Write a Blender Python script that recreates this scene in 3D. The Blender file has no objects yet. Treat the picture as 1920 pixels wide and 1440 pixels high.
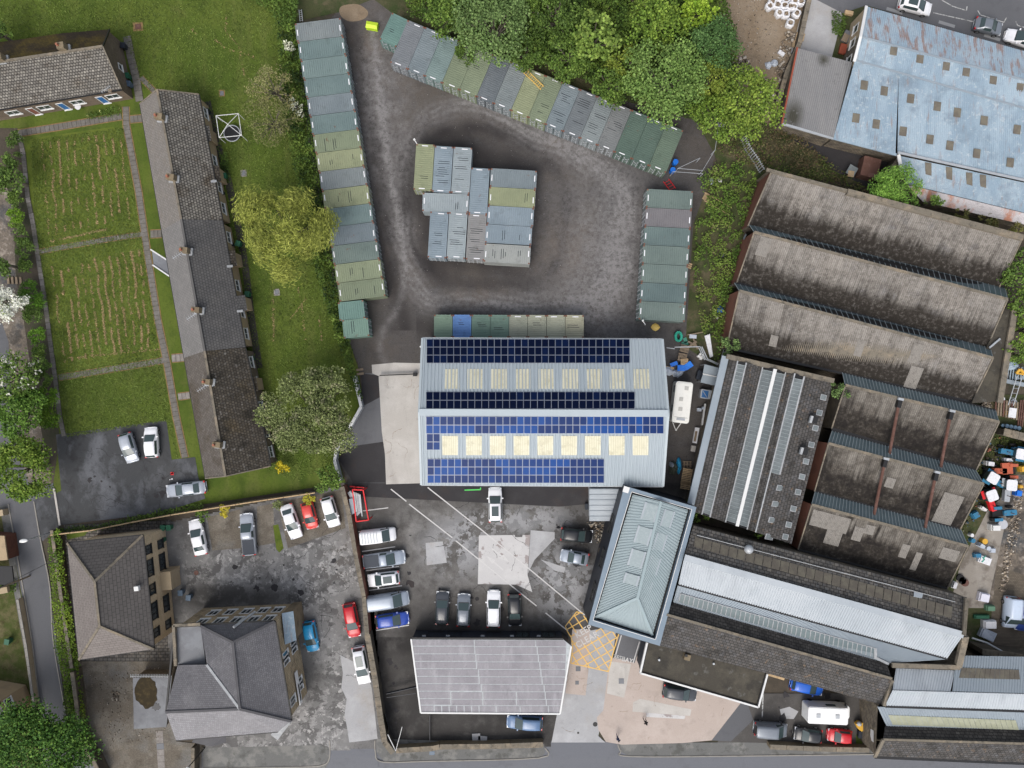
import bpy, bmesh, math, random
import numpy as np
from mathutils import Vector, Matrix
random.seed(7); RNG = np.random.RandomState(11)
R = math.radians
SC = bpy.context.scene
COL = SC.collection
# ------------------------------------------------------------------ camera, sky, sun, exposure
S = 0.072            # metres per photo pixel on the ground
H = 97.0             # height of the drone
cam_d = bpy.data.cameras.new('camera'); cam = bpy.data.objects.new('camera', cam_d); COL.objects.link(cam)
cam.location = (0, 0, H); cam.rotation_euler = (0, 0, 0)
cam_d.sensor_width = 36; cam_d.lens = 36*H/(1920*S); cam_d.clip_start = 1; cam_d.clip_end = 3000
SC.camera = cam
W = bpy.data.worlds.new('World'); SC.world = W; W.use_nodes = True
wn = W.node_tree; wn.nodes.clear()
sky = wn.nodes.new('ShaderNodeTexSky'); sky.sky_type = 'NISHITA'; sky.sun_disc = False
SUN_EL, SUN_AZ = R(52), R(200)      # azimuth clockwise from +Y (top of the picture)
sky.sun_elevation = SUN_EL; sky.sun_rotation = SUN_AZ; sky.air_density = 1.0; sky.dust_density = 4.0; sky.ozone_density = 1.0
bgn = wn.nodes.new('ShaderNodeBackground'); bgn.inputs['Strength'].default_value = 0.15
wo = wn.nodes.new('ShaderNodeOutputWorld')
hs = wn.nodes.new('ShaderNodeHueSaturation'); hs.inputs['Saturation'].default_value = 0.45
wn.links.new(sky.outputs[0], hs.inputs['Color']); wn.links.new(hs.outputs[0], bgn.inputs[0]); wn.links.new(bgn.outputs[0], wo.inputs[0])
sl = bpy.data.lights.new('sun', 'SUN'); sl.energy = 1.05; sl.angle = R(40); sl.color = (1.0, 0.96, 0.9)
sun = bpy.data.objects.new('sun', sl); COL.objects.link(sun)
sdir = Vector((math.sin(SUN_AZ)*math.cos(SUN_EL), math.cos(SUN_AZ)*math.cos(SUN_EL), math.sin(SUN_EL)))
sun.rotation_euler = sdir.to_track_quat('Z', 'Y').to_euler(); sun.location = sdir*120
SC.view_settings.view_transform = 'Standard'; SC.view_settings.look = 'None'
SC.view_settings.exposure = 0.45; SC.view_settings.gamma = 1; SC.view_settings.use_curve_mapping = False

# ------------------------------------------------------------------ helpers
def P(px, py, h=0.0):
    """photo pixel + height above ground -> world point"""
    k = S*(H-h)/H
    return Vector(((px-960)*k, (720-py)*k, h))
def PL(l, h=0.0): return [P(x, y, h) for x, y in l]

def tag(o, label=None, cat=None, group=None, kind=None):
    if label: o['label'] = label
    if cat: o['category'] = cat
    if group: o['group'] = group
    if kind: o['kind'] = kind
    return o
def thing(name, label, cat, loc, rz=0, group=None):
    o = bpy.data.objects.new(name, None); COL.objects.link(o)
    o.location = loc; o.rotation_euler = (0, 0, rz); o.empty_display_size = .5
    return tag(o, label, cat, group)
def link(name, me, parent=None, loc=None, mat=None):
    o = bpy.data.objects.new(name, me); COL.objects.link(o)
    if parent: o.parent = parent
    if loc is not None: o.location = loc
    if mat is not None:
        if not me.materials: me.materials.append(None)
        o.material_slots[0].link = 'OBJECT'; o.material_slots[0].material = mat
    return o
def rootloc(p):
    v = Vector((0, 0, 0))
    while p: v += p.location; p = p.parent
    return v
def mk(name, V, F, mat, parent=None, uv=None, smooth=False, local=False, mi=None):
    """one mesh object.  V in world coordinates unless local"""
    V = [Vector(v) for v in V]
    if local: off = Vector((0, 0, 0)); loc = None
    elif parent is not None: off = rootloc(parent); loc = None
    else:
        n = len(V); off = Vector((sum(v.x for v in V)/n, sum(v.y for v in V)/n, min(v.z for v in V))); loc = off
    me = bpy.data.meshes.new(name)
    me.from_pydata([v-off for v in V], [], F)
    mats = mat if isinstance(mat, (list, tuple)) else [mat]
    for m in mats: me.materials.append(m)
    if mi: me.polygons.foreach_set('material_index', mi)
    if uv is not None:
        l = me.uv_layers.new(name='UVMap')
        for p in me.polygons:
            for li, vi in zip(p.loop_indices, p.vertices): l.data[li].uv = uv[vi]
    if smooth: me.polygons.foreach_set('use_smooth', [True]*len(me.polygons))
    me.update()
    return link(name, me, parent, loc)

def boxvf(c, sx, sy, sz, ang=0):
    """box with centre-bottom c, sizes, rotated about z"""
    ca, sa = math.cos(ang), math.sin(ang); V = []
    for z in (0, sz):
        for x, y in ((-1, -1), (1, -1), (1, 1), (-1, 1)):
            X, Y = x*sx/2, y*sy/2
            V.append(Vector((c[0]+X*ca-Y*sa, c[1]+X*sa+Y*ca, c[2]+z)))
    F = [(0, 3, 2, 1), (4, 5, 6, 7), (0, 1, 5, 4), (1, 2, 6, 5), (2, 3, 7, 6), (3, 0, 4, 7)]
    return V, F
class MB:
    def __init__(s): s.V = []; s.F = []; s.M = []
    def add(s, V, F, m=0):
        n = len(s.V); s.V += [Vector(v) for v in V]; s.F += [tuple(i+n for i in f) for f in F]; s.M += [m]*len(F); return s
    def box(s, c, sx, sy, sz, ang=0, m=0): return s.add(*boxvf(c, sx, sy, sz, ang), m)
    def beam(s, a, b, w, h=None, m=0):
        """bar between two points, a and b on its centre line"""
        a = Vector(a); b = Vector(b); h = h or w; d = (b-a)
        if d.length < 1e-6: return s
        d.normalize(); up = Vector((0, 0, 1)) if abs(d.z) < .95 else Vector((1, 0, 0))
        x = d.cross(up).normalized(); y = x.cross(d).normalized(); V = []
        for p in (a, b):
            for i, j in ((-1, -1), (1, -1), (1, 1), (-1, 1)): V.append(p+x*i*w/2+y*j*h/2)
        return s.add(V, [(0, 3, 2, 1), (4, 5, 6, 7), (0, 1, 5, 4), (1, 2, 6, 5), (2, 3, 7, 6), (3, 0, 4, 7)], m)
    def cyl(s, c, r, h, n=12, r2=None, m=0, axis=None):
        r2 = r if r2 is None else r2; c = Vector(c)
        ax = Vector(axis).normalized() if axis else Vector((0, 0, 1))
        u = ax.orthogonal().normalized(); v = ax.cross(u); V = []
        for k, rr in ((0, r), (1, r2)):
            for i in range(n):
                a = 2*math.pi*i/n; V.append(c+ax*h*k+(u*math.cos(a)+v*math.sin(a))*rr)
        F = [(i, (i+1) % n, n+(i+1) % n, n+i) for i in range(n)] + [tuple(range(n-1, -1, -1)), tuple(range(n, 2*n))]
        return s.add(V, F, m)
    def tube(s, pts, rad, n=6, m=0):
        pts = [Vector(p) for p in pts]
        for i in range(len(pts)-1):
            d = pts[i+1]-pts[i]
            if d.length > 1e-6:
                s.cyl(pts[i], rad[i], d.length, n, rad[i+1], m, d)
        return s
    def prism(s, poly, z0, z1, m=0):
        n = len(poly); V = [Vector((p[0], p[1], z0)) for p in poly]+[Vector((p[0], p[1], z1)) for p in poly]
        ar = sum(poly[i][0]*poly[(i+1) % n][1]-poly[(i+1) % n][0]*poly[i][1] for i in range(n))
        F = [(i, (i+1) % n, n+(i+1) % n, n+i) for i in range(n)] + [tuple(range(n-1, -1, -1)), tuple(range(n, 2*n))]
        if ar < 0: F = [tuple(reversed(f)) for f in F]
        return s.add(V, F, m)
    def dome(s, c, r, h, n=12, k=4, m=0, rx=1., ry=1., ang=0, jit=0):
        V = []; F = []; ca, sa = math.cos(ang), math.sin(ang)
        for j in range(k):
            t = j/k*math.pi/2
            for i in range(n):
                a = 2*math.pi*i/n; q = r*math.cos(t)*(1+random.uniform(-jit, jit)); X = q*math.cos(a)*rx; Y = q*math.sin(a)*ry
                V.append((c[0]+X*ca-Y*sa, c[1]+X*sa+Y*ca, c[2]+h*math.sin(t)*(1+random.uniform(-jit, jit))))
        V.append((c[0], c[1], c[2]+h))
        for j in range(k-1):
            for i in range(n): F.append((j*n+i, j*n+(i+1) % n, (j+1)*n+(i+1) % n, (j+1)*n+i))
        for i in range(n): F.append(((k-1)*n+i, (k-1)*n+(i+1) % n, k*n))
        return s.add(V, F, m)
    def build(s, name, mat, parent=None, smooth=False, local=False):
        mi = s.M if isinstance(mat, (list, tuple)) and len(mat) > 1 else None
        return mk(name, s.V, s.F, mat, parent, None, smooth, local, mi)

def newell(pts):
    n = Vector((0, 0, 0))
    for i in range(len(pts)):
        a, b = pts[i], pts[(i+1) % len(pts)]
        n += Vector(((a.y-b.y)*(a.z+b.z), (a.z-b.z)*(a.x+b.x), (a.x-b.x)*(a.y+b.y)))
    return n.normalized()
def plane_uv(pts, udir=None, org=None):
    n = newell(pts); n = n if n.z > 0 else -n
    u = (udir or (pts[1]-pts[0])); u = (u-n*u.dot(n)).normalized(); v = n.cross(u)
    o = org or pts[0]
    return n, [((p-o).dot(u), (p-o).dot(v)) for p in pts]
def slab(name, pts, mat, parent=None, t=.12, udir=None, up=0.0):
    """roof facet / sheet with thickness, UV in metres. pts: world points"""
    pts = [Vector(p) for p in pts]
    n, uv = plane_uv(pts, udir)
    if newell(pts).z < 0: pts = pts[::-1]; uv = uv[::-1]
    pts = [p+n*up for p in pts]
    k = len(pts); V = pts+[p-n*t for p in pts]; UV = uv+uv
    F = [tuple(range(k)), tuple(range(2*k-1, k-1, -1))]+[(i, k+i, k+(i+1) % k, (i+1) % k) for i in range(k)]
    return mk(name, V, F, mat, parent, UV)
def facet(name, l, mat, parent=None, t=.12, udir=None, up=0.0):
    return slab(name, [P(*q) for q in l], mat, parent, t, udir, up)
def corr(name, a, b, c, d, pitch, depth, mat, parent=None, t=.05, up=0.0):
    """ribbed sheet: ribs run from edge a-b to edge d-c (a->b and d->c parallel-ish). world points"""
    a, b, c, d = [Vector(q) for q in (a, b, c, d)]
    n = newell([a, b, c, d]); n = n if n.z > 0 else -n
    N = max(4, int(((b-a).length+(c-d).length)/2/pitch)); V = []; UV = []
    L = (b-a).length; hgt = ((d-a).length+(c-b).length)/2
    prof = ((0, 0), (.30, 0), (.42, 1), (.58+.30, 1))
    ks = []
    for i in range(N):
        for f, z in prof: ks.append(((i+f)/N, z))
    ks.append((1, 0))
    for f, z in ks:
        p = a.lerp(b, f)+n*(z*depth+up); q = d.lerp(c, f)+n*(z*depth+up)
        V += [p, q]; UV += [(f*L, 0), (f*L, hgt)]
    m = len(ks); F = [(2*i, 2*i+2, 2*i+3, 2*i+1) for i in range(m-1)]
    tst = newell([V[i] for i in F[0]])
    if tst.dot(n) < 0: F = [tuple(reversed(f)) for f in F]
    k = len(V)
    for q in (a, b, c, d): V.append(q-n*t+n*up); UV.append((0, 0))
    for q in (a, b, c, d): V.append(q+n*up-n*.002); UV.append((0, 0))
    F += [(k, k+3, k+2, k+1)]+[(k+i, k+(i+1) % 4, k+4+(i+1) % 4, k+4+i) for i in range(4)]
    return mk(name, V, F, mat, parent, UV)
def shrink(pts, m):
    c = sum(pts, Vector((0, 0, 0)))/len(pts); out = []
    for p in pts:
        d = Vector((c.x-p.x, c.y-p.y, 0)); out.append(p+d.normalized()*min(m, d.length*.3))
    return out
def walls(name, tops, mat, parent=None, z0=0.0, inset=.25, drop=.1):
    """closed ring of walls under the roof outline tops (world points with z)"""
    T = shrink([Vector(p) for p in tops], inset); k = len(T)
    V = [t-Vector((0, 0, drop)) for t in T]+[Vector((t.x, t.y, z0)) for t in T]; UV = []
    s = 0; us = []
    for i in range(k): us.append(s); s += (T[(i+1) % k]-T[i]).length
    V2 = []; F = []
    for i in range(k):
        j = (i+1) % k; n = len(V2); V2 += [V[i], V[j], V[k+j], V[k+i]]; F.append((n, n+1, n+2, n+3))
        u0 = us[i]; u1 = u0+(T[j]-T[i]).length
        UV += [(u0, V[i].z), (u1, V[j].z), (u1, z0), (u0, z0)]
    return mk(name, V2, F, mat, parent, UV), T
def window(parent, A, B, t, zc, w, h, fm, gm, n_out, bars=1, name='window'):
    """framed window on the wall from A to B (xy), centre at fraction t, height zc"""
    A = Vector((A[0], A[1], 0)); B = Vector((B[0], B[1], 0)); d = (B-A).normalized(); c = A.lerp(B, t)+Vector((0, 0, zc))
    n = Vector((d.y, -d.x, 0)); n = n if n.dot(n_out) > 0 else -n
    def q(x, z, o): return c+d*x+Vector((0, 0, z))+n*o
    mb = MB(); fw = .09
    for x0, x1, z0, z1 in ((-w/2, w/2, h/2-fw, h/2), (-w/2, w/2, -h/2, -h/2+fw), (-w/2, -w/2+fw, -h/2+fw, h/2-fw), (w/2-fw, w/2, -h/2+fw, h/2-fw)):
        V = [q(x, z, o) for o in (0.002, .09) for x, z in ((x0, z0), (x1, z0), (x1, z1), (x0, z1))]
        mb.add(V, [(0, 1, 2, 3), (7, 6, 5, 4), (0, 4, 5, 1), (1, 5, 6, 2), (2, 6, 7, 3), (3, 7, 4, 0)])
    for b in range(bars):
        x = -w/2+w*(b+1)/(bars+1)
        V = [q(xx, z, o) for o in (0.03, .08) for xx, z in ((x-.03, -h/2+fw), (x+.03, -h/2+fw), (x+.03, h/2-fw), (x-.03, h/2-fw))]
        mb.add(V, [(0, 1, 2, 3), (7, 6, 5, 4), (0, 4, 5, 1), (1, 5, 6, 2), (2, 6, 7, 3), (3, 7, 4, 0)])
    f = mb.build(name, fm, parent)
    mk('pane', [q(x, z, .025) for x, z in ((-w/2+fw, -h/2+fw), (w/2-fw, -h/2+fw), (w/2-fw, h/2-fw), (-w/2+fw, h/2-fw))], [(0, 1, 2, 3)], gm, f)
    V = [q(x, z, o) for o in (0.002, .16) for x, z in ((-w/2-.08, -h/2-.1), (w/2+.08, -h/2-.1), (w/2+.08, -h/2-.002), (-w/2-.08, -h/2-.002))]
    mk('sill', V, [(0, 1, 2, 3), (7, 6, 5, 4), (0, 4, 5, 1), (1, 5, 6, 2), (2, 6, 7, 3), (3, 7, 4, 0)], fm, f)
    return f

# ------------------------------------------------------------------ materials
def C(c): return (c[0], c[1], c[2], 1) if not isinstance(c, (int, float)) else (c, c, c, 1)
def M(name, base, var=(), rough=.85, metal=0, spec=.35, tiles=None, wave=None, bump=None, attr=None, tint=False, coat=0, emit=None, fine=.12, fscale=9, uvvar=False):
    m = bpy.data.materials.new(name); m.use_nodes = True; nt = m.node_tree; N = nt.nodes; Lk = nt.links
    bs = N['Principled BSDF']; bs.inputs['Roughness'].default_value = rough; bs.inputs['Metallic'].default_value = metal
    bs.inputs['Specular IOR Level'].default_value = spec
    if coat: bs.inputs['Coat Weight'].default_value = coat; bs.inputs['Coat Roughness'].default_value = .06
    geo = N.new('ShaderNodeNewGeometry'); pos = geo.outputs['Position']
    uvn = None
    if tiles or wave or uvvar:
        uvn = N.new('ShaderNodeUVMap'); uvn.uv_map = 'UVMap'
    rgb = N.new('ShaderNodeRGB'); rgb.outputs[0].default_value = C(base); cur = rgb.outputs[0]
    def mixc(fac, a, b, bt='MIX'):
        x = N.new('ShaderNodeMix'); x.data_type = 'RGBA'; x.blend_type = bt
        for i_, v in ((0, fac), (6, a), (7, b)):
            if hasattr(v, 'is_linked'): Lk.new(v, x.inputs[i_])
            else: x.inputs[i_].default_value = v if i_ == 0 else C(v)
        return x.outputs[2]
    def noise(scale, detail=4, rough_=.55, stretch=None, off=0, src=None):
        v = src or pos
        mp = N.new('ShaderNodeMapping'); Lk.new(v, mp.inputs[0]); mp.inputs['Location'].default_value = (off*17.3, off*9.1, off*3.7)
        if stretch: mp.inputs['Rotation'].default_value = (0, 0, R(stretch[2])); mp.inputs['Scale'].default_value = (stretch[0], stretch[1], 1)
        v = mp.outputs[0]
        n = N.new('ShaderNodeTexNoise'); n.inputs['Scale'].default_value = scale; n.inputs['Detail'].default_value = detail; n.inputs['Roughness'].default_value = rough_
        Lk.new(v, n.inputs['Vector']); return n.outputs['Fac']
    def mr(v, lo, hi, a=0, b=1):
        x = N.new('ShaderNodeMapRange'); Lk.new(v, x.inputs[0]); x.inputs[1].default_value = lo; x.inputs[2].default_value = hi; x.inputs[3].default_value = a; x.inputs[4].default_value = b
        return x.outputs[0]
    for i, l in enumerate(var):
        col, scale, lo, hi, al = l[:5]; st = l[5] if len(l) > 5 else None; det = l[6] if len(l) > 6 else 5
        src = uvn.outputs[0] if (uvvar and uvn) else None
        cur = mixc(mr(noise(scale, det, .64, st, i+1+len(name) % 7, src), lo, hi, 0, al), cur, col)
    for an, col, nz in attr or ():
        at = N.new('ShaderNodeAttribute'); at.attribute_name = an; f = at.outputs['Fac']
        if nz:
            sc2, lo, hi = nz if isinstance(nz, tuple) else (nz, .3, .6)
            mm = N.new('ShaderNodeMath'); mm.operation = 'MULTIPLY'; Lk.new(f, mm.inputs[0]); Lk.new(mr(noise(sc2, 9, .68, None, len(an)), lo, hi), mm.inputs[1]); f = mm.outputs[0]
        cur = mixc(f, cur, col)
    hgt = None
    if tiles:
        w_, h_, mortar, msz, cv = tiles
        b = N.new('ShaderNodeTexBrick'); b.inputs['Scale'].default_value = 1; b.inputs['Brick Width'].default_value = w_; b.inputs['Row Height'].default_value = h_
        b.inputs['Mortar Size'].default_value = msz; b.inputs['Mortar Smooth'].default_value = .3; b.inputs['Bias'].default_value = 0
        b.inputs['Color1'].default_value = C(1-cv); b.inputs['Color2'].default_value = C(1+cv); b.inputs['Mortar'].default_value = C(mortar)
        Lk.new(uvn.outputs[0], b.inputs['Vector']); cur = mixc(1.0, cur, b.outputs['Color'], 'MULTIPLY'); hgt = b.outputs['Fac']
    if wave:
        pitch, amt, axis = wave
        w = N.new('ShaderNodeTexWave'); w.wave_type = 'BANDS'; w.bands_direction = axis; w.inputs['Scale'].default_value = .314159/pitch*1.0
        w.inputs['Distortion'].default_value = 0
        Lk.new(uvn.outputs[0], w.inputs['Vector']); cur = mixc(amt, cur, w.outputs['Color'], 'MULTIPLY'); hgt = w.outputs['Fac']
    if fine: cur = mixc(1.0, cur, mr(noise(fscale, 6, .7, None, 9), .25, .75, 1-fine, 1+fine), 'MULTIPLY')
    if tint:
        at = N.new('ShaderNodeAttribute'); at.attribute_name = 'tint'; cur = mixc(1.0, cur, at.outputs['Color'], 'MULTIPLY')
    Lk.new(cur, bs.inputs['Base Color'])
    if emit: bs.inputs['Emission Color'].default_value = C(emit[0]); bs.inputs['Emission Strength'].default_value = emit[1]
    if bump or hgt:
        bn = N.new('ShaderNodeBump'); st, sc_ = bump or (.5, 20); bn.inputs['Strength'].default_value = st; bn.inputs['Distance'].default_value = .05
        v = hgt if hgt is not None else noise(sc_, 6, .65)
        if tiles: bn.invert = True
        Lk.new(v, bn.inputs['Height']); Lk.new(bn.outputs[0], bs.inputs['Normal'])
    return m
def paint(name, c, rough=.32, coat=.35, metal=0): return M(name, c, [((c[0]*.6, c[1]*.6, c[2]*.6), 2.5, .5, .75, .25)], rough, metal, .5, coat=coat, fine=.03)
# ------------------------------------------------------------------ material library
m_soil = M('soil', (.055, .045, .033), [((.09, .07, .05), .5, .45, .7, .8), ((.03, .04, .015), .25, .5, .65, .7)], bump=(.6, 6))
m_grass = M('grass', (.066, .10, .017), [((.10, .132, .024), .12, .42, .62, .8), ((.028, .05, .011), .35, .5, .72, .6), ((.10, .095, .035), .5, .55, .8, .5), ((.125, .14, .04), .45, .5, .66, .55, (1, .14, 12)), ((.03, .055, .012), 3, .5, .75, .5)], .95, spec=.1, bump=(.8, 12), fine=.28, fscale=14)
m_grass2 = M('cut_grass', (.098, .13, .022), [((.13, .155, .032), .2, .42, .62, .8), ((.04, .075, .012), .5, .5, .72, .6), ((.13, .125, .04), 1.2, .56, .8, .5, (1, .25, 8))], .95, spec=.1, bump=(.8, 12), fine=.26, fscale=14)
m_drygrass = M('rough_grass', (.06, .075, .022), [((.13, .11, .06), .6, .45, .65, .8), ((.05, .035, .02), .9, .52, .7, .7)], .95, spec=.1, bump=(.8, 8), fine=.3)
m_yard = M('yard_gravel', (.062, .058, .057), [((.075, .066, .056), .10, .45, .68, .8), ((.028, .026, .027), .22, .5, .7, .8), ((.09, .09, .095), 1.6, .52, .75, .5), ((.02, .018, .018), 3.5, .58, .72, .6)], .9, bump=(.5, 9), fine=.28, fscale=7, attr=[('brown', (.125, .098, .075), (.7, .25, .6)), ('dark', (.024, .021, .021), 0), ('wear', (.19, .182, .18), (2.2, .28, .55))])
m_tarmac = M('worn_tarmac', (.066, .061, .057), [((.10, .095, .088), .2, .42, .66, .7, None, 8), ((.036, .034, .032), .3, .52, .7, .6, None, 8), ((.15, .145, .14), 1.8, .60, .70, .4)], .88, bump=(.5, 8), fine=.2, attr=[('haze', (.19, .183, .175), (.55, .36, .66)), ('frag', (.27, .27, .275), (.42, .485, .5)), ('frag', (.17, .17, .172), (.9, .52, .54)), ('dark', (.026, .024, .023), (.4, .2, .5))])
m_tarmac2 = M('patched_tarmac', (.095, .092, .09), [((.13, .127, .124), .22, .45, .62, .8, None, 9), ((.055, .053, .052), .5, .54, .66, .6, None, 9), ((.12, .10, .08), .12, .55, .68, .5)], .85, bump=(.5, 8), fine=.2, attr=[('frag', (.25, .245, .24), (.38, .475, .50)), ('frag', (.16, .157, .153), (.75, .49, .54)), ('frag', (.34, .33, .32), (1.3, .57, .60)), ('frag', (.07, .068, .066), (1.6, .60, .64)), ('dark', (.045, .043, .041), (.4, .2, .5))])
m_carpark = M('car_park_tarmac', (.045, .047, .05), [((.12, .125, .138), .22, .48, .6, .8, (1, .7, 60), 8), ((.022, .022, .023), .5, .55, .66, .7), ((.09, .09, .09), .09, .5, .7, .4)], .8, bump=(.4, 8), fine=.2)
m_asph = M('asphalt', (.10, .102, .11), [((.14, .14, .148), .1, .45, .65, .6, (1, .15, 8)), ((.07, .07, .075), .6, .55, .75, .5)], .88, bump=(.3, 12), fine=.12)
m_asph_main = M('main_road_asphalt', (.135, .14, .155), [((.17, .172, .18), .1, .45, .65, .6, (.15, 1, 2)), ((.10, .10, .105), .6, .55, .75, .5)], .88, bump=(.3, 12), fine=.1)
m_asph_dark = M('fresh_asphalt', (.030, .028, .030), [((.045, .043, .045), .4, .5, .7, .7), ((.05, .035, .03), .25, .55, .7, .6)], .85, bump=(.3, 10), fine=.2)
m_pave = M('pavement_asphalt', (.13, .13, .125), [((.22, .215, .2), .5, .5, .6, .6), ((.07, .07, .062), .7, .54, .64, .7)], .9, fine=.2, bump=(.3, 10))
m_conc = M('concrete', (.42, .395, .365), [((.52, .50, .47), .25, .45, .65, .7), ((.27, .25, .23), .5, .55, .75, .6, (1, .3, 90)), ((.2, .19, .17), 1.4, .62, .75, .6)], .9, bump=(.3, 9), fine=.14)
m_conc_grey = M('grey_concrete', (.33, .33, .335), [((.42, .42, .43), .3, .48, .66, .7), ((.2, .2, .2), .8, .58, .75, .5), ((.30, .26, .21), .16, .55, .7, .5)], .9, bump=(.3, 9), fine=.14)
m_conc_pale = M('pale_concrete', (.47, .46, .455), [((.55, .54, .53), .3, .48, .66, .7), ((.26, .22, .21), .33, .565, .585, .85, None, 7), ((.3, .29, .28), 1.6, .62, .7, .6)], .9, bump=(.3, 9), fine=.1)
m_pink = M('pink_concrete', (.40, .335, .295), [((.47, .40, .36), .25, .45, .65, .7), ((.27, .23, .20), .5, .55, .75, .5), ((.19, .16, .14), 1.6, .64, .74, .6)], .9, bump=(.3, 9), fine=.12)
m_gravel = M('brown_gravel', (.125, .108, .086), [((.2, .18, .15), .4, .48, .62, .7), ((.065, .055, .043), .3, .54, .68, .8), ((.16, .16, .155), .14, .5, .62, .6)], .95, bump=(.9, 10), fine=.4, fscale=6)
m_dirt = M('sandy_dirt', (.20, .15, .10), [((.27, .22, .165), .18, .45, .65, .7), ((.11, .085, .06), .4, .54, .72, .7), ((.30, .25, .2), 2.2, .58, .75, .5)], .95, bump=(.8, 5), fine=.25)
m_rubbleg = M('rubble_ground', (.15, .125, .1), [((.30, .26, .22), 1.1, .52, .6, .7), ((.05, .045, .04), .45, .5, .62, .8), ((.06, .065, .07), .2, .5, .6, .8)], .95, bump=(1, 5), fine=.4, fscale=4)
m_bank = M('bank_soil', (.05, .055, .022), [((.12, .095, .06), .25, .5, .64, .8), ((.03, .05, .012), .5, .48, .6, .7)], .95, bump=(.9, 5), fine=.35)
m_flag = M('stone_flag', (.135, .125, .11), [((.2, .19, .175), 1.2, .45, .65, .6), ((.08, .075, .06), 2.2, .5, .7, .6)], .92, fine=.2)
m_flag_pale = M('pale_stone_flag', (.22, .2, .185), [((.3, .28, .26), 1.2, .45, .65, .6), ((.12, .11, .1), 2.2, .5, .7, .6)], .92, fine=.2)
m_edge = M('dry_turf_edge', (.24, .15, .07), [((.1, .1, .03), 2.5, .45, .65, .7)], .95, fine=.25)
m_kerb = M('kerb_stone', (.26, .245, .22), [((.15, .14, .12), 1, .5, .7, .6)], .9)
m_white = M('road_paint_white', (.52, .51, .5), [((.25, .24, .23), 2.2, .6, .72, .5)], .8, fine=.12)
m_wornwhite = M('worn_road_paint', (.42, .42, .41), [((.12, .12, .12), 3.2, .50, .58, .9)], .8, fine=.12)
m_yellow = M('road_paint_yellow', (.72, .45, .13), [((.40, .33, .22), 1.6, .50, .7, .7)], .8, fine=.12)
# roofs
GRN = ((.03, .04, .012), .5, .6, .72, .5)
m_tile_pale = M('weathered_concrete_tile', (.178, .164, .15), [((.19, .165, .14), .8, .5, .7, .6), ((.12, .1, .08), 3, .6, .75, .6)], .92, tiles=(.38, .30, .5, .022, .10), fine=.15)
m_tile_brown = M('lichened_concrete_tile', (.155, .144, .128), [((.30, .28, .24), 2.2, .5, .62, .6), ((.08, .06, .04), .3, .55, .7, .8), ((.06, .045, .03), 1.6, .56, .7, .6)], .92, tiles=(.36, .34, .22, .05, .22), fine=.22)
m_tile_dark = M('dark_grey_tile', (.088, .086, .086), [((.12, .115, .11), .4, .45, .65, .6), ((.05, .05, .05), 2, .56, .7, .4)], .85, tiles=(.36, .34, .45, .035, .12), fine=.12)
m_tile_dark2 = M('dark_grey_tile_west', (.16, .155, .15), [((.2, .19, .185), .4, .45, .65, .6)], .85, tiles=(.38, .30, .55, .02, .08), fine=.12)  # lighter copy of the dark grey tile, west slope light put into the colour
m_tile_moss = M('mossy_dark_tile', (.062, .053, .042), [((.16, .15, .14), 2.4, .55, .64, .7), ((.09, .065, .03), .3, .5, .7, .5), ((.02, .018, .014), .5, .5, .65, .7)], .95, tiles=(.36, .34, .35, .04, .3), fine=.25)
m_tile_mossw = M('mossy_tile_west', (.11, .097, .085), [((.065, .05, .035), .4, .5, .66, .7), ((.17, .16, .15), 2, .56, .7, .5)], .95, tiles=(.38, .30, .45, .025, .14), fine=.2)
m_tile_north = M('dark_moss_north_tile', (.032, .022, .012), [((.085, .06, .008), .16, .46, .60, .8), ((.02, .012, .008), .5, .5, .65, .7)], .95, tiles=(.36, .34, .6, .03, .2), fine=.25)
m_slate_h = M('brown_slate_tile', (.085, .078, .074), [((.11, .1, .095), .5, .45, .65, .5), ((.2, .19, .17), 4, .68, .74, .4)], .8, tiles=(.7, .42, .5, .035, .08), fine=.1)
m_slate_h2 = M('brown_slate_tile_west', (.165, .145, .135), [((.20, .18, .165), .5, .45, .65, .5)], .8, tiles=(.7, .42, .6, .03, .08), fine=.1)  # same slate on the south and west slopes, light put into its colour
m_slate = M('blue_grey_slate', (.105, .103, .112), [((.145, .142, .15), .4, .45, .65, .6), ((.075, .073, .08), 1.6, .55, .7, .5)], .7, tiles=(.28, .24, .6, .02, .13), fine=.12)
m_slate_lt = M('light_grey_slate', (.215, .21, .22), [((.26, .255, .265), .4, .45, .65, .6), ((.14, .135, .14), 1.6, .55, .7, .5)], .7, tiles=(.28, .24, .65, .02, .10), fine=.12)  # brightened copy of the hall slate, paints the light on its south slope
m_stoneslate = M('mossy_stone_slate', (.075, .07, .066), [((.21, .14, .085), 1.5, .6, .68, .75), ((.03, .028, .025), .6, .5, .66, .7), ((.10, .10, .105), 1.2, .5, .64, .6)], .92, tiles=(.5, .4, .4, .04, .2), fine=.3, fscale=5, bump=(.6, 5))
m_stoneslate2 = M('stone_slate', (.105, .098, .09), [((.18, .16, .135), 1.5, .5, .64, .7), ((.045, .042, .04), .9, .5, .66, .7), ((.08, .085, .09), 2.2, .5, .64, .6)], .92, tiles=(.6, .42, .35, .05, .25), fine=.25)
m_darkslate = M('dark_damp_slate', (.05, .046, .043), [((.09, .083, .075), 1.5, .5, .64, .7), ((.025, .023, .022), .7, .5, .66, .7)], .9, tiles=(.6, .40, .35, .05, .25), fine=.25)
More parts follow.
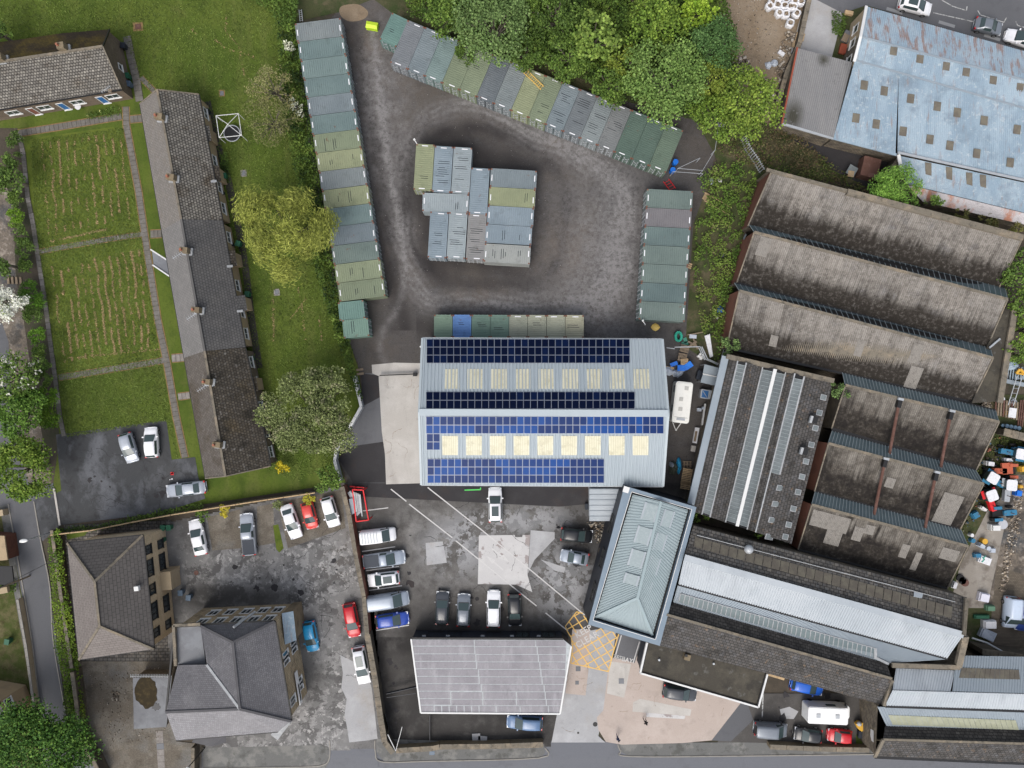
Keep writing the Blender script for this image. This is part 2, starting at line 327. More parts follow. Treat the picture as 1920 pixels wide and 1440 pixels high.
m_asb = M('weathered_fibre_cement', (.20, .186, .168), [((.255, .232, .205), .22, .45, .62, .8, (1, .5, -13)), ((.10, .086, .072), 1.5, .52, .7, .6), ((.10, .085, .07), .35, .56, .72, .5), ((.13, .13, .14), .5, .55, .66, .5), ((.07, .06, .05), 2.6, .50, .60, .65), ((.42, .39, .35), 4.5, .58, .66, .6)], .95, fine=.3, fscale=5, attr=[('tone', (.33, .305, .275), (3, .2, .5)), ('rib', (.06, .05, .042), 0), ('dirt', (.022, .018, .014), (2.2, .15, .5))])
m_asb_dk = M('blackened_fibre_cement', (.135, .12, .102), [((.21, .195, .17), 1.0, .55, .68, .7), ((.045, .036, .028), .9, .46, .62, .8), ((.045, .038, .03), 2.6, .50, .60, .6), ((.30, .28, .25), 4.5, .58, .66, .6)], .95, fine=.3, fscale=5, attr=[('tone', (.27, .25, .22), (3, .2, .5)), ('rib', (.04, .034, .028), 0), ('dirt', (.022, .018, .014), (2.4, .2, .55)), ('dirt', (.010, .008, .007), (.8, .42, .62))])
m_asb_new = M('pale_fibre_cement', (.215, .20, .18), [((.10, .09, .078), 2.2, .5, .7, .6)], .95, fine=.2)
m_ltblue = M('faded_blue_sheet', (.225, .30, .365), [((.30, .375, .435), .30, .45, .58, .8, (1, .3, -18)), ((.16, .21, .255), .35, .52, .66, .7), ((.24, .16, .12), 2.0, .58, .70, .6, (1, .12, -13)), ((.42, .46, .49), 1.8, .56, .66, .6)], .75, fine=.16)
m_ltblue_rust = M('rusted_blue_sheet', (.26, .34, .41), [((.32, .39, .45), .30, .45, .58, .8), ((.24, .13, .085), 1.6, .50, .60, .7, (1, .12, -13)), ((.2, .27, .32), 1.5, .55, .70, .5)], .75, fine=.18)
m_rustwhite = M('rust_streaked_white_sheet', (.47, .45, .46), [((.42, .17, .085), .5, .5, .6, .85, (1, .14, -13)), ((.25, .24, .25), 1.5, .55, .7, .6)], .75, fine=.16)
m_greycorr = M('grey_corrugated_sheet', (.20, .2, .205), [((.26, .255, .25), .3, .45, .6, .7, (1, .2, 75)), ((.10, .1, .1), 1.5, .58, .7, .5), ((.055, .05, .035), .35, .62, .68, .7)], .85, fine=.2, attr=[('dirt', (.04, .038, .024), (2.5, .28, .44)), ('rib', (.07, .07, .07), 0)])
m_ware = M('grey_blue_profiled_sheet', (.30, .345, .375), [((.34, .385, .415), .2, .45, .6, .5, (1, .2, 90)), ((.27, .31, .34), 1.1, .6, .75, .4)], .6, fine=.05)
m_warecap = M('pale_ridge_flashing', (.38, .43, .455), [((.33, .38, .41), .5, .5, .7, .5)], .55, fine=.05)
m_grp = M('cream_translucent_sheet', (.56, .535, .40), [((.62, .60, .48), .5, .45, .65, .7), ((.40, .37, .26), 1.1, .5, .66, .7), ((.30, .29, .22), 3.5, .6, .7, .5)], .5, fine=.05)
m_grp_cell = M('brown_translucent_sheet', (.115, .10, .08), [((.17, .155, .115), .9, .45, .6, .6)], .6, fine=.12)
m_grp_khaki = M('khaki_translucent_sheet', (.30, .31, .22), [((.36, .37, .28), .9, .45, .6, .6)], .6, fine=.12)
m_tower = M('pale_green_grey_sheet', (.25, .305, .32), [((.29, .345, .36), .2, .45, .6, .5), ((.20, .25, .26), .5, .56, .7, .4)], .6, fine=.05)
m_parapet = M('slate_blue_capping', (.165, .215, .265), [((.2, .25, .3), .5, .45, .6, .5)], .5, fine=.06)
m_cladding = M('dark_navy_cladding', (.020, .024, .033), [((.03, .034, .044), .5, .5, .7, .6)], .5, fine=.08)
m_silver = M('silver_profiled_sheet', (.34, .375, .405), [((.42, .45, .475), .15, .45, .6, .6), ((.26, .285, .31), .5, .52, .72, .5, (1, .3, 75))], .5, fine=.08)
m_bluegrey = M('blue_grey_profiled_sheet', (.24, .28, .315), [((.28, .32, .35), .2, .45, .6, .5), ((.18, .21, .235), .8, .56, .72, .4)], .6, fine=.06)
m_felt = M('grey_roofing_felt', (.25, .24, .255), [((.19, .18, .195), .35, .5, .64, .6), ((.34, .33, .345), 1.0, .5, .66, .6, (1, .3, 80)), ((.10, .095, .10), 3, .62, .72, .5)], .9, fine=.16)
m_seam = M('pale_felt_seam', (.40, .425, .435), [((.28, .3, .3), 2, .5, .6, .6)], .8)
m_flatdark = M('dark_bitumen_roof', (.052, .046, .036), [((.09, .08, .06), .3, .5, .64, .6), ((.025, .023, .02), .5, .52, .66, .7), ((.15, .15, .14), 1.0, .60, .68, .5)], .85, fine=.25)
m_flatgrey = M('grey_flat_roof', (.135, .14, .152), [((.19, .2, .215), .4, .5, .62, .6), ((.09, .09, .1), .9, .55, .7, .5)], .6, fine=.12)
m_puddle = M('standing_water', (.016, .018, .024), (), .25, spec=.3, fine=0)
m_moss = M('dark_moss', (.03, .022, .01), [((.07, .05, .02), 2, .5, .65, .7)], .95, fine=.3)
m_glaze = M('wired_roof_glass', (.085, .12, .13), [((.12, .16, .165), .5, .45, .6, .6), ((.05, .07, .08), 1.2, .55, .7, .5)], .35, spec=.5, fine=.1)
m_glaze_lt = M('dusty_roof_glass', (.14, .16, .165), [((.20, .225, .23), .5, .45, .6, .6), ((.09, .105, .11), 1.2, .55, .7, .5)], .5, spec=.4, fine=.15)
m_bar = M('glazing_bar', (.30, .335, .34), [((.2, .22, .22), 1, .5, .7, .5)], .7)
m_lead = M('lead_flashing', (.30, .31, .32), [((.42, .43, .44), 1.5, .5, .6, .6)], .6)
m_glass = M('window_glass', (.03, .04, .045), (), .08, spec=.6, fine=0)
m_upvc = M('white_frame', (.62, .62, .61), (), .5, fine=.03)
m_black = M('black_gutter', (.014, .014, .015), (), .5, fine=.05)
m_stone = M('sandstone_wall', (.35, .275, .175), [((.44, .355, .235), .5, .45, .62, .7), ((.13, .10, .07), .8, .52, .68, .6)], .95, tiles=(.55, .28, .5, .03, .2), fine=.15)
m_stone_lt = M('buff_ashlar', (.52, .41, .27), [((.58, .47, .33), .5, .45, .62, .6), ((.26, .2, .13), .8, .56, .7, .5)], .95, tiles=(.6, .3, .7, .015, .1), fine=.1)
m_stone_dk = M('sooty_stone', (.13, .11, .085), [((.22, .185, .13), .6, .48, .62, .7), ((.06, .052, .045), .8, .52, .68, .6)], .95, tiles=(.5, .28, .5, .03, .25), fine=.2)
m_coping = M('coping_stone', (.16, .14, .11), [((.26, .21, .15), .7, .5, .64, .7), ((.07, .062, .05), 1.4, .52, .66, .7)], .95, fine=.25)
m_brick = M('red_brick', (.12, .05, .034), [((.075, .035, .027), .8, .5, .65, .7)], .95, tiles=(.23, .075, 1.4, .012, .15), fine=.15)
m_bungwall = M('brown_brick_wall', (.15, .115, .085), [((.2, .155, .12), .8, .45, .65, .6)], .95, tiles=(.23, .075, .8, .012, .15), fine=.15)
m_render = M('buff_render', (.36, .27, .17), [((.25, .19, .13), .6, .5, .7, .6)], .9, fine=.12)
m_rust = M('rusty_iron', (.11, .055, .042), [((.16, .09, .075), 1.2, .48, .62, .7), ((.08, .035, .022), 2, .55, .7, .6)], .9, fine=.2)
m_galv = M('galvanised_steel', (.40, .42, .44), [((.3, .315, .33), 1.4, .5, .65, .5)], .5, metal=.3)
m_red = M('red_painted_steel', (.62, .02, .025), [((.35, .02, .02), 1.6, .55, .7, .5)], .5)
m_orange_red = M('faded_red_paint', (.26, .065, .035), [((.25, .05, .03), 1.6, .5, .7, .6)], .6)
m_wood = M('pale_timber', (.46, .33, .19), [((.33, .23, .13), 2, .5, .65, .6)], .85, fine=.12)
m_oldwood = M('weathered_timber', (.22, .17, .12), [((.13, .1, .075), 2, .5, .65, .6)], .9, fine=.15)
m_terra = M('terracotta', (.30, .12, .075), (), .8)
m_green = M('green_plastic', (.02, .10, .055), (), .45, fine=.05)
m_tarpb = M('blue_tarpaulin', (.01, .13, .55), [((.02, .20, .65), 1.5, .5, .6, .6)], .45)
m_blue2 = M('blue_painted_panel', (.03, .12, .30), [((.04, .16, .36), 1, .5, .6, .6)], .5)
m_bag = M('white_woven_bag', (.66, .66, .68), [((.48, .48, .5), 3, .5, .65, .6)], .8, fine=.1)
m_rub = M('mixed_rubble', (.24, .18, .12), [((.38, .33, .27), 3, .5, .6, .8), ((.08, .055, .04), 2.4, .5, .6, .8)], .95, fine=.3)
m_tyre = M('tyre_rubber', (.015, .015, .016), (), .8, fine=.1)
m_alloy = M('alloy_rim', (.35, .35, .36), (), .35, metal=.7, fine=0)
m_carglass = M('car_glass', (.045, .068, .07), (), .07, spec=.7, fine=0)
m_trim = M('black_trim', (.012, .012, .013), (), .45, fine=0)
m_redlamp = M('red_lamp_lens', (.5, .01, .012), (), .2, coat=.5, fine=0)
m_headl = M('headlamp_lens', (.55, .57, .6), (), .12, spec=.8, fine=0)
m_skin = M('skin', (.35, .2, .14), (), .7, fine=0)
m_cloth = M('black_clothing', (.015, .015, .018), (), .9)
m_jean = M('dark_blue_denim', (.03, .045, .10), (), .9)
m_straw = M('dry_clippings', (.36, .27, .13), [((.24, .2, .09), 2, .45, .6, .6)], .95)

# ------------------------------------------------------------------ ground
ZL = [0.0]
def sheet(name, l, mat, z, parent=None, label=None, kind='structure'):
    V = [P(x, y, 0) for x, y in l]; V = [Vector((v.x, v.y, z)) for v in V]
    if newell(V).z < 0: V = V[::-1]
    o = mk(name, V, [tuple(range(len(V)))], mat, parent, [(v.x, v.y) for v in V])
    if not parent: tag(o, label, kind=kind)
    return o
def gridsheet(name, poly, mat, z, step, fn, parent=None):
    """fine sheet clipped to the polygon, with colour layers computed per point by fn(px,py)"""
    xs = [p[0] for p in poly]; ys = [p[1] for p in poly]
    nx = int((max(xs)-min(xs))/step)+2; ny = int((max(ys)-min(ys))/step)+2
    gx, gy = np.meshgrid(min(xs)+np.arange(nx)*step, min(ys)+np.arange(ny)*step)
    ins = inpoly(gx.ravel(), gy.ravel(), poly).reshape(gx.shape)
    q = ins[:-1, :-1] | ins[1:, :-1] | ins[:-1, 1:] | ins[1:, 1:]
    idx = np.arange(nx*ny).reshape(ny, nx)
    F = np.stack([idx[:-1, :-1][q], idx[1:, :-1][q], idx[1:, 1:][q], idx[:-1, 1:][q]], 1)
    V = np.stack([(gx.ravel()-960)*S, (720-gy.ravel())*S, np.full(nx*ny, z)], 1)
    o = fast(name, V, F, mat, parent)
    for an, arr in fn(gx.ravel(), gy.ravel()).items():
        a = o.data.attributes.new(an, 'FLOAT', 'POINT'); a.data.foreach_set('value', np.clip(arr, 0, 1).astype(np.float32))
    return o
def inpoly(x, y, poly):
    x = np.asarray(x, float); y = np.asarray(y, float); ins = np.zeros(x.shape, bool); n = len(poly); j = n-1
    for i in range(n):
        xi, yi = poly[i]; xj, yj = poly[j]
        c = ((yi > y) != (yj > y)) & (x < (xj-xi)*(y-yi)/((yj-yi) if yj != yi else 1e-9)+xi)
        ins ^= c; j = i
    return ins
def fast(name, V, F, mat, parent=None, tint=None, smooth=False, off=None):
    V = np.asarray(V, np.float32); F = np.asarray(F, np.int32); nf, k = F.shape
    off = np.array(rootloc(parent) if parent else (off if off is not None else (0, 0, 0)), np.float32)
    me = bpy.data.meshes.new(name); me.vertices.add(len(V)); me.vertices.foreach_set('co', (V-off).ravel())
    me.loops.add(nf*k); me.loops.foreach_set('vertex_index', F.ravel()); me.polygons.add(nf)
    me.polygons.foreach_set('loop_start', np.arange(nf, dtype=np.int32)*k); me.polygons.foreach_set('loop_total', np.full(nf, k, np.int32))
    if smooth: me.polygons.foreach_set('use_smooth', np.ones(nf, bool))
    me.materials.append(mat); me.update(calc_edges=True)
    if tint is not None:
        a = me.color_attributes.new('tint', 'FLOAT_COLOR', 'POINT'); t = np.ones((len(V), 4), np.float32); t[:, :3] = tint
        a.data.foreach_set('color', t.ravel())
    return link(name, me, parent, tuple(off) if not parent else None)
def dpoly(x, y, pts, closed=False):
    d = np.full(x.shape, 1e9); n = len(pts)
    for i in range(n if closed else n-1):
        ax, ay = pts[i]; bx, by = pts[(i+1) % n]; dx, dy = bx-ax, by-ay
        t = np.clip(((x-ax)*dx+(y-ay)*dy)/(dx*dx+dy*dy), 0, 1); d = np.minimum(d, np.hypot(x-ax-t*dx, y-ay-t*dy))
    return d
def smooth_loop(pts, k=6, closed=True):
    out = []; n = len(pts)
    for i in range(n if closed else n-1):
        p0, p1, p2, p3 = [np.array(pts[j % n] if closed else pts[max(0, min(n-1, j))], float) for j in (i-1, i, i+1, i+2)]
        for t in np.arange(k)/k:
            out.append(tuple(.5*((2*p1)+(-p0+p2)*t+(2*p0-5*p1+4*p2-p3)*t*t+(-p0+3*p1-3*p2+p3)*t**3)))
    if not closed: out.append(pts[-1])
    return out
_vn = np.random.RandomState(3).rand(64, 64)
def vnoise(x, y, sc):
    u = np.asarray(x)/sc; v = np.asarray(y)/sc; i = np.floor(u).astype(int); j = np.floor(v).astype(int); fu = u-i; fv = v-j
    fu = fu*fu*(3-2*fu); fv = fv*fv*(3-2*fv); g = lambda a, b: _vn[a % 64, b % 64]
    return (g(i, j)*(1-fu)+g(i+1, j)*fu)*(1-fv)+(g(i, j+1)*(1-fu)+g(i+1, j+1)*fu)*fv

B = 5000
sheet('ground', [(-B, -B), (B+1920, -B), (B+1920, B+1440), (-B, B+1440)], m_soil, -.06)
sheet('lawn', [(-900, -700), (556, -700), (556, 40), (566, 200), (640, 600), (672, 690), (680, 760), (634, 862), (648, 905), (385, 945), (110, 985), (95, 900), (112, 820), (75, 520), (33, 240), (-900, 240)], m_grass, -.02)
for k, l in enumerate([[(58, 262), (80, 256), (212, 238), (232, 256), (262, 432), (80, 464), (64, 400), (44, 285)],
          [(78, 478), (264, 447), (305, 662), (300, 668), (108, 700)],
          [(118, 722), (306, 684), (333, 860), (320, 860), (312, 790), (125, 820)]]):
    sheet('mown_lawn', l, m_grass2 if k < 2 else m_grass, -.012)
yard = [(636, 20), (700, -6), (745, 30), (1000, 140), (1300, 215), (1345, 262), (1330, 330), (1305, 420), (1300, 600), (1362, 655), (1360, 720), (1330, 800), (1310, 930), (1100, 930), (660, 912), (640, 870), (690, 760), (672, 680), (650, 620), (600, 420), (560, 100)]
loop = smooth_loop([(760, 260), (820, 205), (900, 196), (1000, 250), (1100, 295), (1168, 370), (1165, 480), (1120, 555), (1010, 578), (880, 560), (800, 560), (757, 470), (738, 350)])
inner = smooth_loop([(812, 255), (900, 240), (1020, 290), (1060, 380), (1050, 480), (1000, 530), (850, 530), (775, 470), (760, 350), (770, 290)])
entry = smooth_loop([(742, 700), (715, 665), (718, 620), (745, 575), (758, 520), (750, 420), (730, 320), (715, 200), (700, 60)], closed=False)
def yardfn(x, y):
    w = vnoise(x, y, 40)*10; d = dpoly(x, y, loop, True); d2 = dpoly(x, y, entry); di = dpoly(x, y, inner, True)
    st = .72+.28*np.sin((d+w*1.6)*.52)
    wear = 1.35*np.exp(-((d+(vnoise(x, y, 60)-.5)*22)/24)**2)*(.15+.85*st)*(.15+1.1*vnoise(x+90, y, 75)) + .8*np.exp(-(d2/6.5)**2)*(.4+.9*vnoise(x, y, 30)) + .75*np.exp(-(((x-1130)/100)**2+((y-480)/190)**2)) + .95*np.exp(-(((x-715)/50)**2+((y-190)/150)**2))*(.4+.7*vnoise(x, y, 14)) + .3*np.exp(-(((x-1090)/90)**2+((y-590)/60)**2))
    wear = wear*(.6+.5*vnoise(x+7, y+3, 7))
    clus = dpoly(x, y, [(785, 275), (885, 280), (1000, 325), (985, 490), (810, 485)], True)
    dark = .75*np.exp(-(clus/26)**2)+.75*np.exp(-(di/13)**2) + .8*np.exp(-(np.abs(x-(650+(y-40)*.165)-14)/16)**2)*(y < 620) + .5*np.exp(-((y-612)/24)**2)*(x > 780)*(x < 1120) + .6*np.exp(-((x-1190)/12)**2)*(y > 350)*(y < 600)  # shade beside the containers painted into the ground; inner ring is a track
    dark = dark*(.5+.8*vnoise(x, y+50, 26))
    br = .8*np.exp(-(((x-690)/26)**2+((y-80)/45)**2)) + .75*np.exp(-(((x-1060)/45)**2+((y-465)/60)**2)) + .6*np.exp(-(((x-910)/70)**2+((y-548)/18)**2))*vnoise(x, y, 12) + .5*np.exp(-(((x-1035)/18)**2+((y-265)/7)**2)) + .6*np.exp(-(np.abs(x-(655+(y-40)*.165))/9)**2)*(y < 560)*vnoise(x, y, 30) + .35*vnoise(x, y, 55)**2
    return dict(wear=wear, dark=dark, brown=br)
YARD = 1
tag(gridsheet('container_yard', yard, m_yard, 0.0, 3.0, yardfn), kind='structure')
# green bank east of the yard
sheet('bank', [(1300, 215), (1400, 190), (1470, 225), (1680, 290), (1690, 350), (1440, 330), (1400, 400), (1380, 520), (1362, 660), (1345, 690), (1285, 650), (1300, 420), (1345, 300)], m_bank, .008)
sheet('woodland_floor', [(556, -700), (1420, -700), (1340, -20), (1400, 140), (1400, 200), (1300, 225), (1000, 142), (745, 32), (700, -2), (640, 22), (556, 40)], m_bank, .006)
sheet('dirt_lot', [(1325, -260), (1560, -260), (1510, -10), (1492, 90), (1462, 200), (1440, 235), (1380, 180), (1350, 60), (1345, -20)], m_dirt, .012)
sheet('sandy_patch', smooth_loop([(640, 12), (670, 8), (690, 22), (682, 36), (655, 40), (638, 28)], 4), m_dirt, .012)
sheet('rubble_yard', [(1470, 215), (1490, 90), (1512, -10), (1640, 10), (1570, 250), (1700, 300), (1680, 345), (1440, 325), (1430, 240)], m_bank, .011)
sheet('lane', [(1512, -8), (1560, -8), (1580, 30), (1555, 125), (1480, 108)], m_conc_grey, .016)
sheet('street', [(1505, -500), (B, -500), (B, 980), (1920, 96), (1624, 10), (1580, 25), (1512, -10)], m_asph, .02)
# concrete strip by the warehouse and asphalt beside
sheet('access_asphalt', [(640, 830), (676, 760), (684, 700), (715, 700), (724, 905), (664, 908)], m_asph, .012)
sheet('asphalt_patch', [(636, 862), (650, 838), (720, 828), (724, 905), (662, 905)], m_asph_dark, .017)
sheet('asphalt_patch', [(677, 700), (713, 704), (712, 745), (680, 762)], m_asph_dark, .017)
sheet('concrete_strip', [(697, 684), (740, 680), (788, 681), (789, 702), (712, 706), (698, 700)], m_conc, .02)
sheet('concrete_strip', [(710, 706), (789, 702), (789, 906), (724, 908), (722, 852), (716, 810)], m_conc, .024)
# forecourt
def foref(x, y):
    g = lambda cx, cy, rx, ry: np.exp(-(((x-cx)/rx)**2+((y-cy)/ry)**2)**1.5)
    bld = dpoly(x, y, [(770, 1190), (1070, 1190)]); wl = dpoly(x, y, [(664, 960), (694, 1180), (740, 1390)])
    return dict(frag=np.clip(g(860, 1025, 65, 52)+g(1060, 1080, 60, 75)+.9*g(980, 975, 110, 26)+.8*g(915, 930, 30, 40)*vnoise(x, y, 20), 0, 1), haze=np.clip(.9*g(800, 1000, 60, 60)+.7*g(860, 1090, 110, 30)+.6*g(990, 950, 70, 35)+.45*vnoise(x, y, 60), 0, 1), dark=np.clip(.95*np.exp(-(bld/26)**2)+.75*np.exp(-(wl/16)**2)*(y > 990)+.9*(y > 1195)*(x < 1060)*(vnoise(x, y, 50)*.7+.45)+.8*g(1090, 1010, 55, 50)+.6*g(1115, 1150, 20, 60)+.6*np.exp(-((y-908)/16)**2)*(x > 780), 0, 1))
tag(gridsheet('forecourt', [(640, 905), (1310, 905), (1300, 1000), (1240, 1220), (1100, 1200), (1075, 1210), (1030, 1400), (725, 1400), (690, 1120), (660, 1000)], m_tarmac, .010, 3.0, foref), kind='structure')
sheet('asphalt_patch', [(660, 905), (1105, 912), (1105, 945), (1048, 950), (660, 930)], m_asph_dark, .014)
sheet('concrete_slab', [(898, 1004), (965, 1003), (966, 1007), (979, 1007), (980, 1003), (994, 1003), (989, 1078), (998, 1110), (967, 1096), (896, 1095)], m_conc_pale, .018)
sheet('concrete_slab', [(995, 994), (1040, 998), (1040, 1010), (1002, 1050), (990, 1075)], m_conc_grey, .016)
sheet('concrete_slab', [(1014, 1049), (1060, 1064), (1058, 1074), (1040, 1070)], m_conc_grey, .016)
sheet('concrete_slab', [(798, 1018), (830, 1015), (838, 1055), (800, 1060)], m_conc_grey, .014)
sheet('concrete_slab', [(1120, 1180), (1155, 1180), (1148, 1240), (1122, 1380), (1135, 1392), (1034, 1392), (1052, 1300), (1075, 1240), (1092, 1185)], m_conc_grey, .022)
sheet('brown_slab', [(1073, 1180), (1106, 1180), (1104, 1250), (1098, 1304), (1060, 1300), (1068, 1240)], m_pink, .026)
sheet('pink_forecourt', [(1142, 1240), (1190, 1200), (1200, 1260), (1400, 1320), (1334, 1388), (1280, 1393), (1166, 1396), (1136, 1391), (1122, 1368), (1119, 1345), (1131, 1332), (1135, 1300)], m_pink, .026)
sheet('bay_asphalt', [(1160, 1185), (1205, 1195), (1190, 1243), (1152, 1232)], m_asph, .030)
sheet('dropped_slab', [(1187, 1317), (1200, 1310), (1296, 1330), (1294, 1342), (1186, 1334)], m_conc, .034)
sheet('dropped_slab', [(1211, 1336), (1285, 1342), (1283, 1348), (1212, 1344)], m_conc_pale, .034)
sheet('worn_slab', [(1144, 1240), (1183, 1245), (1170, 1308), (1138, 1300)], m_conc, .030)
sheet('yard_asphalt', [(1400, 1300), (1660, 1300), (1640, 1400), (1340, 1400)], m_tarmac, .016)
sheet('yard_asphalt', [(1395, 1310), (1402, 1320), (1412, 1350), (1370, 1390), (1334, 1388)], m_asph, .030)
sheet('asphalt_patch', [(1462, 1330), (1480, 1325), (1497, 1334), (1488, 1348), (1466, 1347)], m_conc_grey, .020)
# hall car park, gravel court
def hallf(x, y):
    g = lambda cx, cy, rx, ry: np.exp(-(((x-cx)/rx)**2+((y-cy)/ry)**2)**1.5)
    return dict(frag=np.clip(g(590, 1070, 85, 70)+g(420, 1075, 60, 45)+g(620, 1290, 40, 110)+.8*g(580, 1370, 60, 40)+.7*g(470, 1400, 90, 20)+.25, 0, 1), dark=np.clip(.9*g(450, 1120, 110, 22)+.7*g(590, 1275, 30, 45)+.6*g(380, 1120, 30, 60), 0, 1))
tag(gridsheet('hall_car_park', [(300, 985), (390, 965), (640, 912), (664, 1000), (700, 1150), (725, 1400), (385, 1420), (380, 1240), (320, 1240)], m_tarmac2, .010, 3.0, hallf), kind='structure')
sheet('small_lawn', [(124, 1000), (165, 992), (160, 1004), (126, 1012)], m_grass, .012)
sheet('grass_strip', [(512, 985), (522, 983), (532, 1028), (524, 1036), (518, 1030)], m_grass2, .018)
sheet('back_lane', [(-300, 330), (12, 350), (24, 380), (30, 520), (46, 610), (62, 720), (80, 820), (96, 905), (62, 925), (34, 930), (16, 760), (-300, 700)], m_rubbleg, .004)
sheet('back_road', [(-300, 600), (4, 606), (16, 640), (20, 720), (40, 860), (60, 925), (-300, 925)], m_asph, .008)
sheet('concrete_strip', [(638, 1228), (662, 1240), (688, 1262), (697, 1290), (702, 1330), (708, 1385), (690, 1388), (655, 1392), (650, 1360), (646, 1340), (650, 1310), (640, 1290), (643, 1262)], m_conc_grey, .016)
sheet('sunken_yard', [(1480, 262), (1560, 262), (1690, 292), (1690, 350), (1640, 358), (1560, 318), (1530, 285)], m_asph_dark, .014)  # dark sheet laid in for the deep shade behind the factory
sheet('parking_bay', [(388, 970), (450, 955), (452, 1028), (398, 1032)], m_gravel, .015)
sheet('parking_bay', [(482, 950), (512, 944), (516, 1018), (482, 1024)], m_gravel, .015)
sheet('parking_bay', [(520, 942), (640, 918), (648, 990), (540, 1028)], m_gravel, .015)
sheet('gravel_court', [(140, 1240), (320, 1240), (330, 1390), (378, 1395), (378, 1460), (190, 1460), (160, 1330)], m_gravel, .012)
sheet('cottage_court', [(120, 985), (320, 975), (352, 1085), (348, 1240), (140, 1245)], m_stoneslate2, .006)
sheet('drive', [(105, 815), (312, 788), (322, 862), (366, 857), (372, 895), (385, 935), (300, 962), (110, 985), (95, 930), (115, 920)], m_carpark, .012)
sheet('side_road', [(-20, 900), (64, 925), (76, 1000), (92, 1100), (106, 1200), (124, 1340), (130, 1700), (80, 1700), (78, 1337), (40, 1110), (20, 1000)], m_asph, .012)
sheet('drive_mouth', [(60, 925), (100, 905), (114, 985), (80, 1015), (74, 1000)], m_carpark, .016)
sheet('verge', [(-900, 240), (33, 240), (75, 520), (112, 820), (100, 905), (60, 925), (-900, 925)], m_soil, -.008)
sheet('far_yard', [(-900, 930), (14, 940), (40, 1110), (78, 1337), (78, 1700), (-900, 1700)], m_drygrass, -.004)
sheet('pavement', [(0, 950), (14, 945), (36, 1100), (75, 1335), (70, 1360), (28, 1120)], m_pave, .016)
sheet('main_road', [(-B, 1405), (380, 1411), (1620, 1411), (B, 1480), (B, 1900), (-B, 1900)], m_asph_main, -.05)
sheet('pavement', [(380, 1424), (380, 1402), (600, 1397), (616, 1400), (618, 1428), (610, 1440), (380, 1440)], m_pave, .02)
sheet('pavement', [(706, 1385), (1020, 1395), (1022, 1412), (1012, 1421), (720, 1428), (706, 1410)], m_pave, .02)
sheet('pavement', [(1160, 1392), (1400, 1392), (1640, 1398), (1640, 1414), (1180, 1418), (1162, 1408)], m_pave, .022)
sheet('crossover', [(616, 1392), (706, 1392), (710, 1440), (612, 1440)], m_asph_main, .006)
sheet('crossover', [(1020, 1390), (1162, 1390), (1178, 1416), (1012, 1422)], m_asph_main, .006)
# kerbs
def kerb(l, w=.14, h=.09, name='kerb', mat=None, z=0.0):
    mb = MB(); pts = smooth_loop(l, 4, False) if len(l) > 2 else l
    W_ = [P(x, y) for x, y in pts]
    for a, b in zip(W_[:-1], W_[1:]): mb.beam(a+Vector((0, 0, z+h/2)), b+Vector((0, 0, z+h/2)), w, h)
    return tag(mb.build(name, mat or m_kerb), kind='structure')
kerb([(380, 1441), (560, 1438), (606, 1434), (618, 1420), (618, 1388)])
kerb([(703, 1388), (704, 1410), (716, 1428), (800, 1427), (1010, 1421), (1022, 1402)])
kerb([(1158, 1395), (1164, 1408), (1182, 1418), (1400, 1417), (1640, 1414)])
kerb([(16, 945), (36, 1060), (60, 1200), (76, 1335)]); kerb([(64, 940), (76, 1010), (94, 1100), (100, 1200), (122, 1330)])
kerb([(102, 916), (113, 985)], .25, .12, mat=m_conc)
# yard at the far right
sheet('tractor_yard', [(1790, 740), (B, 740), (B, 1310), (1800, 1310), (1740, 1100)], m_bank, .004)
sheet('tractor_yard_concrete', [(1800, 1060), (1820, 1020), (1850, 960), (1880, 930), (1886, 895), (1905, 905), (1870, 1060), (1850, 1140), (1780, 1140)], M('dirty_concrete', (.25, .225, .195), [((.13, .11, .09), .5, .48, .6, .8), ((.34, .32, .29), .3, .5, .66, .6)], .9), .012)
sheet('rubble_ground', [(1904, 890), (B, 890), (B, 1110), (1925, 1125), (1850, 1140), (1868, 1060)], m_rubbleg, .016)
sheet('setts', [(1868, 1060), (1925, 1080), (1930, 1240), (1850, 1240)], M('stone_setts', (.15, .125, .095), [((.08, .065, .05), .5, .5, .65, .7)], .95, tiles=(.3, .2, .5, .04, .2)), .022)
# ------------------------------------------------------------------ buildings
def lerp2(a, b, t): return tuple(a[i]+(b[i]-a[i])*t for i in range(len(a)))
def strip(name, a, b, w, h, mat, parent, up=0.0):
    """beam along a roof edge, a and b (px,py,h)"""
    a = P(*a)+Vector((0, 0, up)); b = P(*b)+Vector((0, 0, up)); return MB().beam(a, b, w, h).build(name, mat, parent)
def bil(q, u, v):
    """bilinear point in a quad of (px,py,h)->world: q=[tl,tr,br,bl]"""
    W_ = [P(*p) for p in q]; return (W_[0].lerp(W_[1], u)).lerp(W_[3].lerp(W_[2], u), v)
def pxpanel(name, pts4, plane, mat, parent, up, t=.04, edge=None):
    """panel given by photo pixels laid onto a roof plane (3 world points)"""
    o = plane[0]; n = (plane[1]-plane[0]).cross(plane[2]-plane[0]).normalized(); n = n if n.z > 0 else -n
    cam_p = Vector((0, 0, H)); W_ = []
    for x, y in pts4:
        g = P(x, y, 0); d = g-cam_p; s = (o-cam_p).dot(n)/d.dot(n); W_.append(cam_p+d*s)
    return slab(name, W_, mat, parent, t, None, up)

